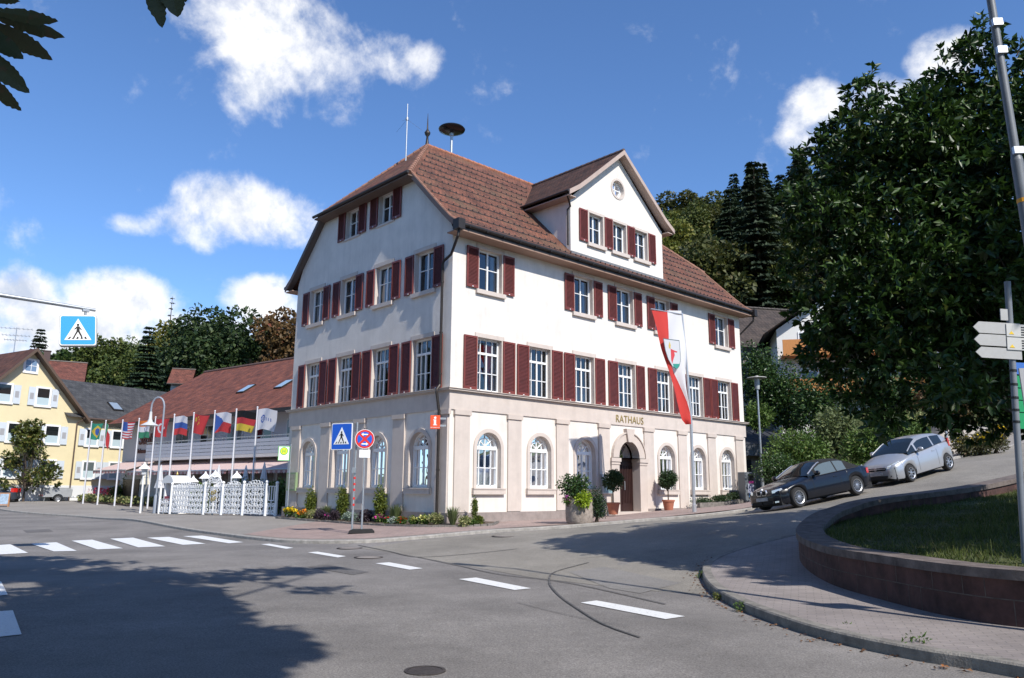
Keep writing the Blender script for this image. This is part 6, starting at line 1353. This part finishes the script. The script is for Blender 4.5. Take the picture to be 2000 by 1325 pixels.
lt('broadleaf_tree','rounded green tree just right of the hanging crossing sign',205,658,112,KB[0],16,1.1); lt('broadleaf_tree','green tree directly behind the hanging crossing sign',150,664,114,KB[1],15,1.1); lt('broadleaf_tree','green tree touching the left flank of the dark spruce',248,668,110,KB[2],17,.95); lt('broadleaf_tree','yellowish tree right beside the dark spruce',350,640,112,KY,14,.9); lt('birch_tree','pale feathery birch top behind the dark spruce',268,645,124,broadleaf(65,15,3.2,2600,.35,L_pale),15,.9); lt('spruce_tree','small spruce behind the yellow gable',103,690,112,KC[1],18,.9)
for i in range(16):
    px=70+i*33+rt.uniform(-8,8); k=rt.choice('bbbcy'); D=124+rt.uniform(-4,8); lt('broadleaf_tree' if k!='c' else 'spruce_tree',{'b':'green tree in the back row of the left treeline','c':'spruce in the back row of the left treeline','y':'yellowish tree in the back row of the left treeline'}[k],px,690+rt.uniform(-14,10)-(14 if px>330 else 0),D,pick(k),16,1.1,{'b':'back row trees on the left','c':'back row spruces on the left','y':'back row yellowish trees on the left'}[k])
# big magnolia with its trunk beyond the right edge
RNG=np.random.default_rng(101); C=[]
cx,cy,cz=10.9,15.4,6.5
for i in range(130):
    q=unit(1)[0]*(.30+.68*RNG.random()**.5); c=np.array([cx+q[0]*4.9,cy+q[1]*3.9,cz+q[2]*4.0]); s=.55+.5*RNG.random()
    if c[2]<3.1: continue
    C.append((*c,s,s,s*.8))
for px,py,D,s in ((1690,190,15,.45),(1692,250,15,.7),(1640,255,15,.55),(1605,320,15.2,.6),(1585,430,15,.6),(1580,520,15,.6),(1590,610,14.8,.6),(1625,690,14.8,.6),(1700,300,15,.9),(1750,330,15,.9),(1920,90,14,.5),(1880,130,14,.6),(1830,200,14.5,.7),(1790,215,14.5,.55),(1985,120,14,.7),(1660,740,14.6,.55),(1700,780,14.3,.5),(1735,800,14.2,.45),(1960,330,13,.9),(1900,420,13,.9),(1820,520,13,.9),(1760,600,13.2,.8),(1900,600,12.8,.9),(1700,520,14,.9),(1640,450,14.5,.9),(1720,420,14,.9),(1660,620,14.2,.8),(1740,700,13.6,.7),(1830,720,13,.7),(1920,720,13,.7),(1950,500,12.6,.9),(1980,220,13.4,.8),(1830,330,13.8,.9)):
    a=AT(px,py,D); C.append((*a,s,s,s*.85))
for px,py,D,s,h in ((1835,800,11.6,.16,.30),(1730,830,12.6,.22,.28),(1700,850,12.6,.14,.18),(1845,850,11.6,.13,.16),(1840,740,11.8,.3,.4),(1945,775,11.8,.18,.2),(1915,760,12,.3,.2)):
    a=AT(px,py,D); C.append((*a,s,s,h))
mg=empty('magnolia_tree','large dark glossy leaved magnolia filling the right side','tree',(11.6,15.6,lawnz([(11.6,15.6)])[0])); OM=np.array([11.6,15.6,mg.location.z]); C=np.array(C); C[:,:3]-=OM
lm=leaf_mesh('crown',C,104000,.172,L_mag,.42,.75,.10,8); linkobj('crown',lm,mg)
# long shoots that stick out of the top
P=[];Dd=[]
for px,py,px2,py2,D in ((1690,180,1706,128,15),(1640,240,1640,215,15),(1915,80,1920,28,14),(1868,120,1885,82,14),(1800,210,1815,160,14.5),(1600,300,1592,262,15.2),(1575,420,1562,402,15),(1985,110,1993,82,14),(1760,240,1772,205,14.6)):
    a=AT(px,py,D)-OM;b=AT(px2,py2,D)-OM; MB().path([a,(a+b)/2+np.array([.03,0,0]),b],[.015,.012,.006],5).build('shoot',M_bark,mg)
    for k in range(9):
        p=a+(b-a)*(.2+.8*k/8); 
        for s in (0,1): P.append(p); th_=k*2.4+s*2.6; Dd.append([math.cos(th_),math.sin(th_),.35])
V,F=leaf_arrays(np.array(P),.2,np.array(Dd),.42); linkobj('shoot_leaves',npmesh('shoot_leaves',V,F,L_mag),mg)
limbs((0,0,0),C.tolist(),.17,(-.2,0,2.4),5,46).build('trunk',M_bark,mg,smooth=60)
# horse chestnut standing behind the camera, whose shade lies on the road
def inview(p,mg_=.06):
    q=np.asarray(p)-EYE; d=q@f_
    if d<.2: return False
    x=(q@cr)/d*FPX/1000; y=(q@cu)/d*FPX/662.5; return abs(x)<1+mg_*2 and abs(y)<1+mg_*2.5
def inpoly(p,poly):
    c=False;n=len(poly)
    for i in range(n):
        (x1,y1),(x2,y2)=poly[i],poly[(i+1)%n]
        if (y1>p[1])!=(y2>p[1]) and p[0]<(x2-x1)*(p[1]-y1)/(y2-y1)+x1: c=not c
    return c
SH_=np.array([sd.x,sd.y])/sd.z  # horizontal run per metre of height towards the sun
shade=[tuple(G(x,y)[:2]) for x,y in ((-200,1075),(0,1088),(90,1088),(180,1098),(260,1100),(330,1118),(440,1112),(560,1108),(640,1110),(640,1160),(575,1165),(540,1140),(440,1128),(400,1150),(435,1180),(420,1200),(455,1232),(545,1215),(570,1250),(560,1290),(500,1324))]+[(-2.9,5.5),(-3.2,3),(-9,1),(-20,4),(-22,16)]
rc=random.Random(19); CC=[]; tries=0
while len(CC)<760 and tries<26000:
    tries+=1; p=(rc.uniform(-22,-1),rc.uniform(1,22)) if tries%3 else (rc.uniform(-7,-1),rc.uniform(5,13))
    if not inpoly(p,shade): continue
    # keep the clump edge inside the outline
    s=rc.uniform(.45,.95)*1.05
    if not all(inpoly((p[0]+s*.6*math.cos(a),p[1]+s*.6*math.sin(a)),shade) for a in (0,1.6,3.1,4.7)): s*=.5
    h=rc.uniform(9.5,13.5); q=np.array([p[0]+SH_[0]*h,p[1]+SH_[1]*h,h])
    if any(inview(q+np.array(o)*s*1.3) for o in ((0,0,0),(1,0,0),(-1,0,0),(0,1,0),(0,-1,0),(0,0,-1),(0,0,1))): continue
    CC.append((*q,s,s,s*.6))
ct=empty('chestnut_tree','horse chestnut overhead whose toothed leaves hang into the top left corner','tree',(-2.6,-3.2,0)); OC=np.array([-2.6,-3.2,0]); C=np.array(CC); C[:,:3]-=OC
linkobj('crown',leaf_mesh('crown',C,105000,.34,L_ches,.45,.5,.3,6,1.2),ct); limbs((0,0,0),C.tolist(),.32,(.2,.6,5.0),9,40).build('trunk',M_bark,ct,smooth=60)
def leaflet(base,tip,D,w,seed,tilt=.0):
    # toothed obovate leaflet between two points hanging in the air
    a=AT(*base,D);b=AT(*tip,D*(1+tilt)); a=Vector(a);b=Vector(b); ax=b-a; L=ax.length; n=(Vector(EYE)-a).normalized(); sdv=ax.normalized().cross(n).normalized(); rr=random.Random(seed); pts=[]
    K=26
    for s in (1,-1):
        row=[]
        for k in range(1,K):
            t=k/K; ww=w*L*(math.sin(PI*min(1,t**1.35))**.8)*(1 if k%2 else .90)+rr.uniform(-.01,.01)*L; row.append(a+ax*t+sdv*s*ww-n*(.10*L*(1-(2*t-1)**2)*.3+.03*s*L*0)+n*abs(ww)*.25)
        pts.append(row)
    V=[a]+[a+ax*(k/K) for k in range(1,K)]+[b]; o1=len(V); V+=pts[0]; o2=len(V); V+=pts[1]; F=[]
    for o,s in ((o1,1),(o2,-1)):
        F.append((0,1,o)); 
        for k in range(K-2): F.append((1+k,2+k,o+k+1,o+k))
        F.append((K-1,K,o+K-2))
    return V,F
M_lflt=mat('chestnut_leaflet',(.018,.030,.007),.5,col2=(.065,.022,.010),scale=16,thr=(.56,.74))
mb=MB()
for i,(bs,tp,w) in enumerate((((-40,18),(114,42),.085),((-40,22),(127,74),.10),((-45,28),(103,118),.12),((-55,40),(46,116),.13),((-75,70),(58,182),.14),((-70,120),(42,217),.11),((-60,-12),(40,3),.10),((-75,60),(15,140),.16))):
    V,F=leaflet(bs,tp,2.75,w,i,.05*(i%3)); mb.add(V,F)
for i,(bs,tp,w) in enumerate((((282,-90),(317,55),.13),((318,-90),(347,34),.22),((350,-80),(362,5),.18))): V,F=leaflet(bs,tp,2.9,w,i+30,.03); mb.add(V,F)
mb.path([AT(-30,30,2.75),AT(-160,-120,3.0),AT(-200,-500,3.4)],[.006,.012,.02],6); mb.path([AT(300,-85,2.9),AT(320,-200,3.0),AT(200,-520,3.5)],[.005,.010,.02],6)
mb.v=[tuple(Vector(v)-Vector(OC)) for v in mb.v]; mb.build('low_leaf_spray',M_lflt,ct)
# second chestnut shading the grassy bed
C=[]; RNG=np.random.default_rng(303)
for i in range(90):
    q=unit(1)[0]*(.3+.65*RNG.random()); s=.7+.5*RNG.random(); C.append((q[0]*4.6,q[1]*4.2,10.4+q[2]*4.4,s,s,s*.7))
t=empty('chestnut_tree','horse chestnut beyond the right edge that shades the grassy bed','tree',(15.2,6.6,.5)); cm_=leaf_mesh('crown',C,19000,.42,L_ches,.45,.5,.3,6,1.2); linkobj('crown',cm_,t); tm_=limbs((0,0,0),C,.25,(0,0,6.5),19,26).mesh('trunk',M_bark,60); linkobj('trunk',tm_,t)
for (x,y,sc,lab) in ((-15,-7,1.25,'added unseen horse chestnut in the row behind the camera, at its left end'),(-6,-15,1.25,'added unseen horse chestnut in the row behind the camera, second from the left'),(8,-23,1.3,'added unseen horse chestnut in the row behind the camera, second from the right'),(21,-15,1.2,'added unseen horse chestnut in the row behind the camera, at its right end'),(27,-2,1.2,'added unseen horse chestnut on the bank far right of the camera'),(-24,5,1.35,'added unseen horse chestnut across the main road, left of the camera'),(-33,15,1.3,'added unseen horse chestnut across the main road, further left of the camera'),(-43,25,1.3,'added unseen horse chestnut across the main road, farthest left of the camera'),(-16,-20,1.4,'added unseen horse chestnut far back left behind the camera'),(-30,-10,1.4,'added unseen horse chestnut far left behind the camera'),(-43,37,1.0,'added unseen horse chestnut left of the frame near the yellow house, nearer one'),(-56,46,1.1,'added unseen horse chestnut left of the frame near the yellow house, farther one')):
    t=empty('chestnut_tree',lab,'tree',(x,y,zg(x,y)),x,'added chestnuts out of view that block sky light'); t.scale=(sc,sc,sc); linkobj('crown',cm_,t); linkobj('trunk',tm_,t)  # unseen trees added to cut sky fill and darken the window reflections
# ---- bushes
def bush(name,label,loc,w,d,h,n,leaf,m,k=14,asp=.55,group=None,cat='shrub',flower=None,nf=0,fs=.05,stem=True,core=None,up=.6,out=.7,seed=None,rz=0,flat=False):
    global RNG; RNG=np.random.default_rng(seed if seed is not None else abs(hash((name,round(loc[0],2))))%9999 if False else int(abs(loc[0]*131+loc[1]*17))%9973); C=[]
    for i in range(k):
        q=unit(1)[0]*(.3+.6*RNG.random()); s=.22+.18*RNG.random(); C.append((q[0]*w*.36,q[1]*d*.36,h*.5+q[2]*h*.36,w*s,d*s,h*s*.9))
    t=empty(name,label,cat,loc,rz,group); linkobj('foliage',leaf_mesh('foliage',C,n,leaf,m,asp,out,.05,1,up),t)
    if stem:
        mb=MB(); rr=random.Random(3)
        for i in range(5): c=C[i%len(C)]; mb.path([(rr.uniform(-.1,.1)*w,rr.uniform(-.1,.1)*d,-.05),(c[0]*.5,c[1]*.5,h*.3),c[:3]],[.03*min(1,h),.02*min(1,h),.006],5)
        mb.build('stem',M_bark,t)
    if flower:
        P,q=clump_points(C,nf*4); P=P[np.argsort(-(P[:,2]+.25*q[:,2]*h-.5*np.abs(0)))][:nf*2]; P=P[RNG.permutation(len(P))[:nf]]; P[:,2]+=fs*.4
        nv=6; V=[];F=[]
        for p in P:
            a0=RNG.random()*6; b=len(V); V.append(p+np.array([0,0,fs*.3])); tl=RNG.normal(size=2)*.5
            for j in range(nv): a=a0+2*PI*j/nv; x,y=math.cos(a)*fs,math.sin(a)*fs; V.append(p+np.array([x,y,-(x*tl[0]+y*tl[1])]))
            F+=[(b,b+1+j,b+1+(j+1)%nv,b) for j in range(nv)]
        mf=bpy.data.meshes.new('flowers'); mf.from_pydata([tuple(v) for v in V],[],[f[:3] for f in F]); mf.materials.append(flower); linkobj('flowers',mf,t)
    return t
def petal(name,c): return bpy.data.materials.get(name) or leafmat(name,c,tuple(min(1,x*1.25) for x in c),.6,.25)
Y_=petal('yellow_petals',(.75,.52,.01)); O_=petal('orange_petals',(.78,.24,.01)); P_=petal('pink_petals',(.62,.06,.25)); RD_=petal('red_petals',(.65,.03,.02)); W_p=petal('white_petals',(.8,.8,.76)); MG_=petal('magenta_petals',(.55,.05,.30))
# flower bed along the gable
bedpx=[(540,1013),(590,1017),(640,1020.5),(700,1025),(760,1028),(820,1029.5),(880,1029.5),(925,1029),(960,1027),(972,1022)]
be=[Vector(G(x,y,.1)) for x,y in bedpx]; e2v=Vector((-math.sin(TH),math.cos(TH),0))
drape('flower_bed_soil',[(p.x,p.y) for p in be]+[tuple(BWd(1.6,-.16)[:2]),tuple(BWd(-.12,-.14)[:2]),tuple(BWd(-.12,12.3)[:2])],.15,.4,M_earth)
def stone_row(name,line,h,w,m,step=.22,dz=.1):
    L=smooth_line([(p[0],p[1]) for p in line],step); mb=MB(); rr=random.Random(8)
    for a,b in zip(L,L[1:]):
        d=(b-a); ln=d.length; 
        if ln<1e-3: continue
        ang=math.atan2(d.y,d.x); z=zg(a.x,a.y)+dz; mb.box(.006,ln-.008,-w/2+rr.uniform(-.01,.01),w/2,-.1,h+rr.uniform(-.015,.015),0,Matrix.Translation((a.x,a.y,z))@Matrix.Rotation(ang,4,'Z'))
    o=mb.build(name,m); o['kind']='structure'; return o
M_cob=mat('granite_setts',(.17,.155,.14),.9,.4,7,bump=.5,bscale=30)
stone_row('bed_kerb',be,.07,.12,M_cob)
def bedp(px,py): return Vector(G(px,py,.14))
def pxm(p): return p[1]/1528
for i,(px,py,wd,hg,lab,fl,lm_,nf,fs) in enumerate((
 (566,1011,34,20,'yellow marigolds at the fence end of the bed',Y_,L_bush,130,.05),(591,1013,26,17,'orange marigolds next to the yellow ones',O_,L_bush,90,.05),(641,1016,22,12,'small pink flowers in the middle of the bed',MG_,L_purp,30,.035),
 (744,1021,26,16,'magenta flowers beside the third columnar shrub',MG_,L_bush,90,.045),(757,1023,14,12,'scarlet flowers between magenta and white ones',RD_,L_bush,55,.045),(770,1024,16,12,'white flowers in front of the gable',W_p,L_silv,60,.045),(784,1025,22,14,'red flowers left of the pale yellow ones',RD_,L_bush,70,.045),
 (806,1025,20,16,'pale yellow flowers left half of the yellow clump',petal('lemon_petals',(.75,.68,.25)),L_bush,55,.05),(829,1025,24,17,'pale yellow flowers right half of the yellow clump',petal('lemon_petals',(.75,.68,.25)),L_bush,55,.05))):
    p=bedp(px,py); m_=pxm(p); bush('flower_clump',lab,p,wd*m_,wd*m_*.8,hg*m_,500,.085,lm_,9,.5,'flower clumps in the gable bed','flowers',fl,nf,fs,False)
for px,py,wd,hg,lab,m_l,n in ((652,1018,22,20,'dark purple leaved plant beside the second columnar shrub',L_purp,700),(713,1020,34,24,'dark purple leaved plant behind the no stopping pole',L_purp,900),(622,1016,26,18,'purplish low plant left of the pink flowers',L_purp,600),(679,1018,26,16,'silver leaved plant left of the crossing sign pole',L_silv,700),(695,1019,20,14,'silver leaved plant between the two sign poles',L_silv,500),(609,1013,26,16,'pale low plant under the first columnar shrub',L_vari,500),(852,1025,30,24,'cream variegated bush at the gable corner',L_vari,900),(908,1027,26,16,'small variegated bush on the front side of the corner',L_vari,500),(922,1026,18,12,'small bright green bush beside the dwarf cypress',L_bush,400),(934,1024,20,16,'golden green bush at the foot of the dwarf cypress',L_col,500)):
    p=bedp(px,py); k=pxm(p); bush('bedding_plant',lab,p,wd*k,wd*k*.8,hg*k,n,.08,m_l,9,.5,'leafy plants in the gable bed','plant',stem=False)
def grass_tuft(label,px,py,wd,hg,m,n=260):
    p=bedp(px,py); k=pxm(p); w=wd*k;h=hg*k; global RNG; RNG=np.random.default_rng(int(px)); t=empty('ornamental_grass',label,'plant',p,0,'grasses in the gable bed'); V=[];F=[]
    for i in range(n):
        a=RNG.random()*2*PI; r=RNG.random()**.7; ln=h*(.6+.45*RNG.random()); b=len(V); bx,by=math.cos(a)*r*w*.12,math.sin(a)*r*w*.12; dx,dy=math.cos(a)*r*w*.5,math.sin(a)*r*w*.5; tx,ty=-math.sin(a)*.012,math.cos(a)*.012
        V+=[(bx-tx,by-ty,0),(bx+tx,by+ty,0),(bx+dx*.5+tx,by+dy*.5+ty,ln*.7),(bx+dx*.5-tx,by+dy*.5-ty,ln*.7),(bx+dx+tx*.2,by+dy+ty*.2,ln),(bx+dx-tx*.2,by+dy-ty*.2,ln)]; F+=[(b,b+1,b+2,b+3),(b+3,b+2,b+4,b+5)]
    linkobj('blades',npmesh('blades',V,F,m),t)
L_red=leafmat('reddish_grass',(.12,.06,.04),(.2,.11,.07),.7,.3)
for a in (('feathery pale grass in the middle of the gable bed',636,1015,26,26,L_pale),('broad pale grass clump right of the third columnar shrub',772,1021,34,34,L_pale),('soft green grass clump on the building corner',884,1026,30,34,L_pale),('reddish dry grass behind the third columnar shrub',722,1016,34,36,L_red),('reddish dry grass by the first columnar shrub',586,1009,24,26,L_red)): grass_tuft(*a)
for px,py,top,w,lab in ((604,1012,957,20,'columnar golden evergreen nearest the fence'),(667,1016,950,21,'columnar golden evergreen behind the crossing sign pole'),(741,1020,955,24,'columnar golden evergreen right of the no stopping sign')):
    p=bedp(px,py); k=pxm(p); bush('columnar_evergreen',lab,p,w*k,w*k,(py-top)*k,1700,.09,L_col,26,.5,'columnar evergreens along the gable')
p=bedp(927,1022); k=pxm(p); bush('dwarf_cypress','thin twisted dwarf cypress on the front side of the corner',p,10*k,10*k,54*k,800,.07,L_col,18,.5)
# planter by the street
p=Vector(G(1132,1022,.1)); k=pxm(p); t=empty('stone_planter','rough round stone planter full of mixed plants by the street kerb','planter',p)
M_gran=mat('rough_granite',(.30,.25,.215),.95,.35,9,bump=.8,bscale=16); R0=27*k
MB().lathe([(R0*.88,0),(R0*.98,.10),(R0*1.0,.45),(R0*.98,.84),(R0*.86,.85),(R0*.84,.70),(.001,.70)],28).build('tub',M_gran,t,smooth=40)
def in_planter(lab,name,dx,dy,z,w,h,n,leaf,m,fl=None,nf=0,fs=.04,kk=12):
    return bush(name,lab,p+Vector((dx,dy,z)),w,w,h,n,leaf,m,kk,.55,None,'plant',fl,nf,fs)
in_planter('tall dark leaved shrub with a few white blooms in the stone planter','camellia_shrub',-.05,.1,.68,1.15,1.05,1500,.11,L_ivy,W_p,14,.045,18)
in_planter('bright lime leaved trailing plant in the stone planter','lime_plant',.12,-.42,.45,.62,.62,600,.12,L_lime); in_planter('dense dark green rounded bush spilling from the stone planter','rounded_bush',.62,-.05,.10,.68,1.15,2400,.06,L_topi,kk=22); in_planter('pink flowering trailing plant on the left of the stone planter','petunia',-.42,-.30,.62,.34,.32,260,.07,L_bush,petal('petunia_petals',(.5,.1,.4)),26,.04,8)
# clipped bay trees in terracotta pots
M_terra=mat('terracotta',(.36,.13,.075),.85,.15,5)
for (px,py,off,lab) in ((1198,1005,.95,'clipped bay tree in a terracotta pot left of the entrance'),(1306,998,.75,'clipped bay tree in a terracotta pot right of the entrance')):
    s,z=FR(px,py,off); q=BWd(s,-off,z); k=q.y/1528; t=empty('potted_tree',lab,'potted tree',q,0,'clipped bay trees beside the entrance')
    MB().lathe([(.19,0),(.27,.42),(.30,.42),(.30,.50),(.26,.50),(.25,.43),(.001,.43)],20).build('pot',M_terra,t,smooth=40); MB().tube((0,0,.4),(0,0,1.25),.03,.025).build('stem',M_bark,t,smooth=40)
    RNG=np.random.default_rng(int(px)); C=[(q_[0]*.26,q_[1]*.26,1.42+q_[2]*.26,.20,.20,.19) for q_ in unit(26)]; linkobj('ball',leaf_mesh('ball',C,2600,.11,L_topi,.4,.9,-.05),t)
# low hedge strip along the facade, behind a stone edging
q=[FR(x,y,o) for x,y,o in ((1362,990,.75),(1400,981,.75),(1440,973,.75))]; s_a,s_b=q[0][0],q[2][0]+1.2
for i,(f0,f1) in enumerate(((0,.33),(.33,.66),(.66,1.0))):
    s=s_a+(s_b-s_a)*(f0+f1)/2; z=q[0][1]+(q[2][1]-q[0][1])*(f0+f1)/2; c=BWd(s,-.55,z-.05); bush('ground_cover_shrub',('low spreading juniper just behind the flag banner pole','low spreading juniper in the middle of the raised strip','low spreading juniper nearest the ticket machine')[i],c,(s_b-s_a)*.36,.6,.42,1600,.075,L_topi,16,.5,'low junipers along the facade',rz=TH,stem=False)
a,b=BWd(s_a-.2,-.95),BWd(s_b,-.95); stone_row('bed_kerb',[(a.x,a.y),((a.x+b.x)/2,(a.y+b.y)/2),(b.x,b.y)],.24,.16,M_cob,.8)
# left: young magnolia, hotel flower bed and hedge
p=G(45,980,.1); km=pxm(p); RNG=np.random.default_rng(55); C=[]
for i in range(60):
    f=RNG.random()**.8; a=RNG.random()*6.28; rad=(1-f*.8)*2.7*RNG.random()**.5; C.append((math.cos(a)*rad,math.sin(a)*rad,.75+f*5.0,.45,.45,.36))
t=empty('young_magnolia','young loose leaved magnolia before the yellow house','tree',(p[0],p[1],p[2])); sc=(980-822)*km/6.1; t.scale=(sc,sc,sc); linkobj('crown',leaf_mesh('crown',C,3000,.30,leafmat('young_magnolia_leaf',(.035,.06,.012),(.12,.13,.03),.35,.25,(.28,.2,.06)),.5,.7,.05,6),t); limbs((0,0,0),C,.08,(0,0,1.2),3,26).build('trunk',M_bark,t,smooth=60)
fbp=[(150,981),(200,985),(252,989),(300,990),(345,992),(352,985),(310,977),(240,972),(175,970)]; fb_=[G(x,y,.1)[:2] for x,y in fbp]; c=np.mean(fb_,0)
drape('flower_bed_soil',[tuple(x) for x in fb_],.16,.5,M_earth)
def carpet(name,label,pxpoly,n,leaf,m,h,cat,seed):
    global RNG; RNG=np.random.default_rng(seed); poly=[tuple(G(x,y,.1)[:2]) for x,y in pxpoly]; xs=[q[0] for q in poly];ys=[q[1] for q in poly]; P=[]
    while len(P)<n:
        x,y=RNG.uniform(min(xs),max(xs)),RNG.uniform(min(ys),max(ys))
        if inpoly((x,y),poly): P.append((x,y))
    P=np.array(P); z=zgv(P)+.2+RNG.random(n)*h; V,F=leaf_arrays(np.column_stack([P,z]),leaf,unit(n)+np.array([0,0,.5]),.8); o=linkobj(name,npmesh(name,V,F,m)); tag(o,label,cat,None,'stuff')
carpet('pink_begonias','drift of pink flowers in the hotel bed','' or [(160,977),(250,981),(345,983),(350,979),(305,972.5),(240,970),(178,970)],2600,.22,leafmat('pink_drift',(.45,.04,.10),(.70,.16,.22),.6,.25,(.06,.12,.03)),.85,'flowers',1)
carpet('pale_edging_plants','pale cream green edging plants round the pink drift','' or [(150,980.5),(200,984.5),(252,988),(345,991),(345,984.5),(252,983),(200,979.5),(160,977.5)],2600,.20,L_vari,.36,'flowers',2)
for px,py,D,w,lab in ((262,913,64,1.7,'round shrub under the short awning'),(234,944,64,1.5,'small bright bush by the hotel side door'),(476,932,46,2.6,'clipped green hedge behind the double gate'),(517,930,45.5,2.6,'green hedge right of two flagpoles'),(548,928,44,1.7,'dark hedge touching the town hall corner'),(398,938,47,1.5,'low green bush seen over the gates')):
    a=AT(px,py,D); z=zg(a[0],a[1]); bush('shrub',lab,(a[0],a[1],z),w,w*.6,a[2]-z,1500,.15,L_bush,18)
# right: shrubs, hedge and climbers across the street
for i,(px,py,D,wpx,hpx,m_,leaf,n,lab) in enumerate((
 (1480,740,50,110,170,L_ivy,.20,5200,'tall ivy clad bush directly right of the town hall'),(1545,780,49,110,170,L_ivy,.20,5200,'tall dark shrub behind the lamp hood'),(1478,815,47.5,70,60,L_bush,.18,2200,'rounded light green bush above the annex roof'),(1600,800,46,110,150,L_ivy,.2,4500,'dark shrub below the chalet balconies'),
 (1560,890,40,120,100,L_bush,.17,4200,'loose green shrub behind the black convertible'),(1515,915,38.5,90,60,L_ivy,.12,3200,'clipped low hedge between lamp and convertible'),(1640,850,41,100,110,L_pale,.2,3200,'feathery light green shrub behind the two cars'),(1690,880,38,110,100,L_bush,.16,3600,'green shrub just left of the silver car roof'),
 (1660,925,36,60,40,L_bush,.14,1300,'small green shrub between the two parked cars'),(1760,850,38,120,70,L_bush,.17,3200,'bright shrub above the silver car roof'),(1790,825,39,90,50,L_vari,.15,1800,'variegated shrub with pinkish leaves beside the concrete wall'),(1835,790,41,120,80,L_brn,.18,2600,'olive brown shrub above the concrete wall'),(1920,790,42,150,70,L_brn,.18,3000,'wide reddish green shrub bank above the wall'),(1990,800,40,90,90,L_bush,.18,2200,'green shrub behind the lamp column'),(1720,770,46,160,130,L_ivy,.2,4500,'dark shrub mass behind the magnolia'),(1850,720,50,200,120,L_ivy,.22,4200,'dark shrub bank high on the slope'),(1960,700,52,200,140,L_ivy,.22,4200,'dark shrub high on the right slope'))):
    a=AT(px,py,D); k=D/1528; bush('shrub',lab,(a[0],a[1],a[2]-hpx*k*.5),wpx*k,wpx*k*.7,hpx*k,n,leaf,m_,20)
for i,(px,py,lab,fl) in enumerate(((1880,868,'left part of the flowering hedge, few yellow flowers',30),(1912,862,'middle part of the flowering hedge',110),(1944,856,'right end of the flowering hedge, thick with yellow flowers',190))):
    a=AT(px,py,34.2); bush('flowering_hedge',lab,(a[0],a[1],a[2]-.62),1.1,.9,1.15,2000,.10,leafmat('hedge_leaf',(.05,.055,.02),(.11,.11,.04),.6,.25,(.16,.08,.05)) if i==0 else bpy.data.materials['hedge_leaf'],16,.5,'sections of the flowering hedge','hedge',Y_,fl,.045)
# grass of the raised bed
RNG=np.random.default_rng(9); n=90000; P=np.column_stack([RNG.uniform(5.8,16,n),RNG.uniform(8.2,23,n)]); lp=np.array(LAWN); keep=np.zeros(n,bool)
for i in range(len(lp)):
    (x1,y1),(x2,y2)=lp[i],lp[(i+1)%len(lp)]; c=((y1>P[:,1])!=(y2>P[:,1])); xi=(x2-x1)*(P[:,1]-y1)/(y2-y1+1e-12)+x1; keep^=c&(P[:,0]<xi)
P=P[keep]; n=len(P); z=lawnz(P); a=RNG.random(n)*2*PI; hh=(.03+.05*RNG.random(n)+.13*(RNG.random(n)<.012))*(1+.6*np.sin(P[:,0]*2.1)*np.sin(P[:,1]*1.7)); ln=RNG.normal(size=(n,2))*.035; tx=np.cos(a)*.006;ty=np.sin(a)*.006
V=np.stack([np.column_stack([P[:,0]-tx,P[:,1]-ty,z]),np.column_stack([P[:,0]+tx,P[:,1]+ty,z]),np.column_stack([P[:,0]+ln[:,0]+tx*.3,P[:,1]+ln[:,1]+ty*.3,z+hh]),np.column_stack([P[:,0]+ln[:,0]-tx*.3,P[:,1]+ln[:,1]-ty*.3,z+hh])],1).reshape(-1,3)
o=linkobj('grass',npmesh('grass',V,np.arange(4*n).reshape(-1,4),leafmat('grass_blade',(.045,.07,.012),(.12,.15,.03),.6,.35,(.26,.22,.09)))); tag(o,'dry patchy grass growing inside the sandstone wall','grass',None,'stuff')
# weeds along the near kerb
for i,(px,py,s,lab) in enumerate(((1402,1172,.16,'yellowing weed tuft where the kerb curves'),(1445,1195,.22,'straggly weed in the gutter of the curve'),(1655,1240,.18,'small bright grass tuft growing out of the kerb'),(1790,1280,.34,'tall leafy weed at the kerb nearest the camera'),(1368,1130,.2,'weed where the kerb meets the side street'))):
    q=G(px,py); bush('weed',lab,(q[0],q[1],q[2]),s*.9,s*.7,s*.7,70,.05,L_bush if i!=0 else L_yel,8,.35,None,'weed',up=.1)
# fallen leaves in the gutter: tiny brown scraps
RNG=np.random.default_rng(4); P=[]
for k in range(420):
    j=RNG.integers(20,len(K2)-6); b_=K2[j]; off=-abs(RNG.normal())*.16; q=offset_line(K2[max(0,j-1):j+2],off*-1)[1] if 0 else b_; tn=(K2[min(j+1,len(K2)-1)]-K2[j-1]); tn.normalize(); nr=Vector((-tn.y,tn.x,0)); q=b_+nr*(.03+abs(RNG.normal())*.13); P.append((q.x,q.y,zg(q.x,q.y)+.02))
V,F=leaf_arrays(np.array(P),.05,unit(len(P))*np.array([1,1,.15]),.7,up=2); o=linkobj('fallen_leaves',npmesh('fallen_leaves',V,F,leafmat('dry_leaf',(.10,.05,.025),(.22,.11,.05),.8,.1,(.35,.12,.03)))); tag(o,'scattered dry brown leaves in the gutter of the near kerb','leaves',None,'stuff')
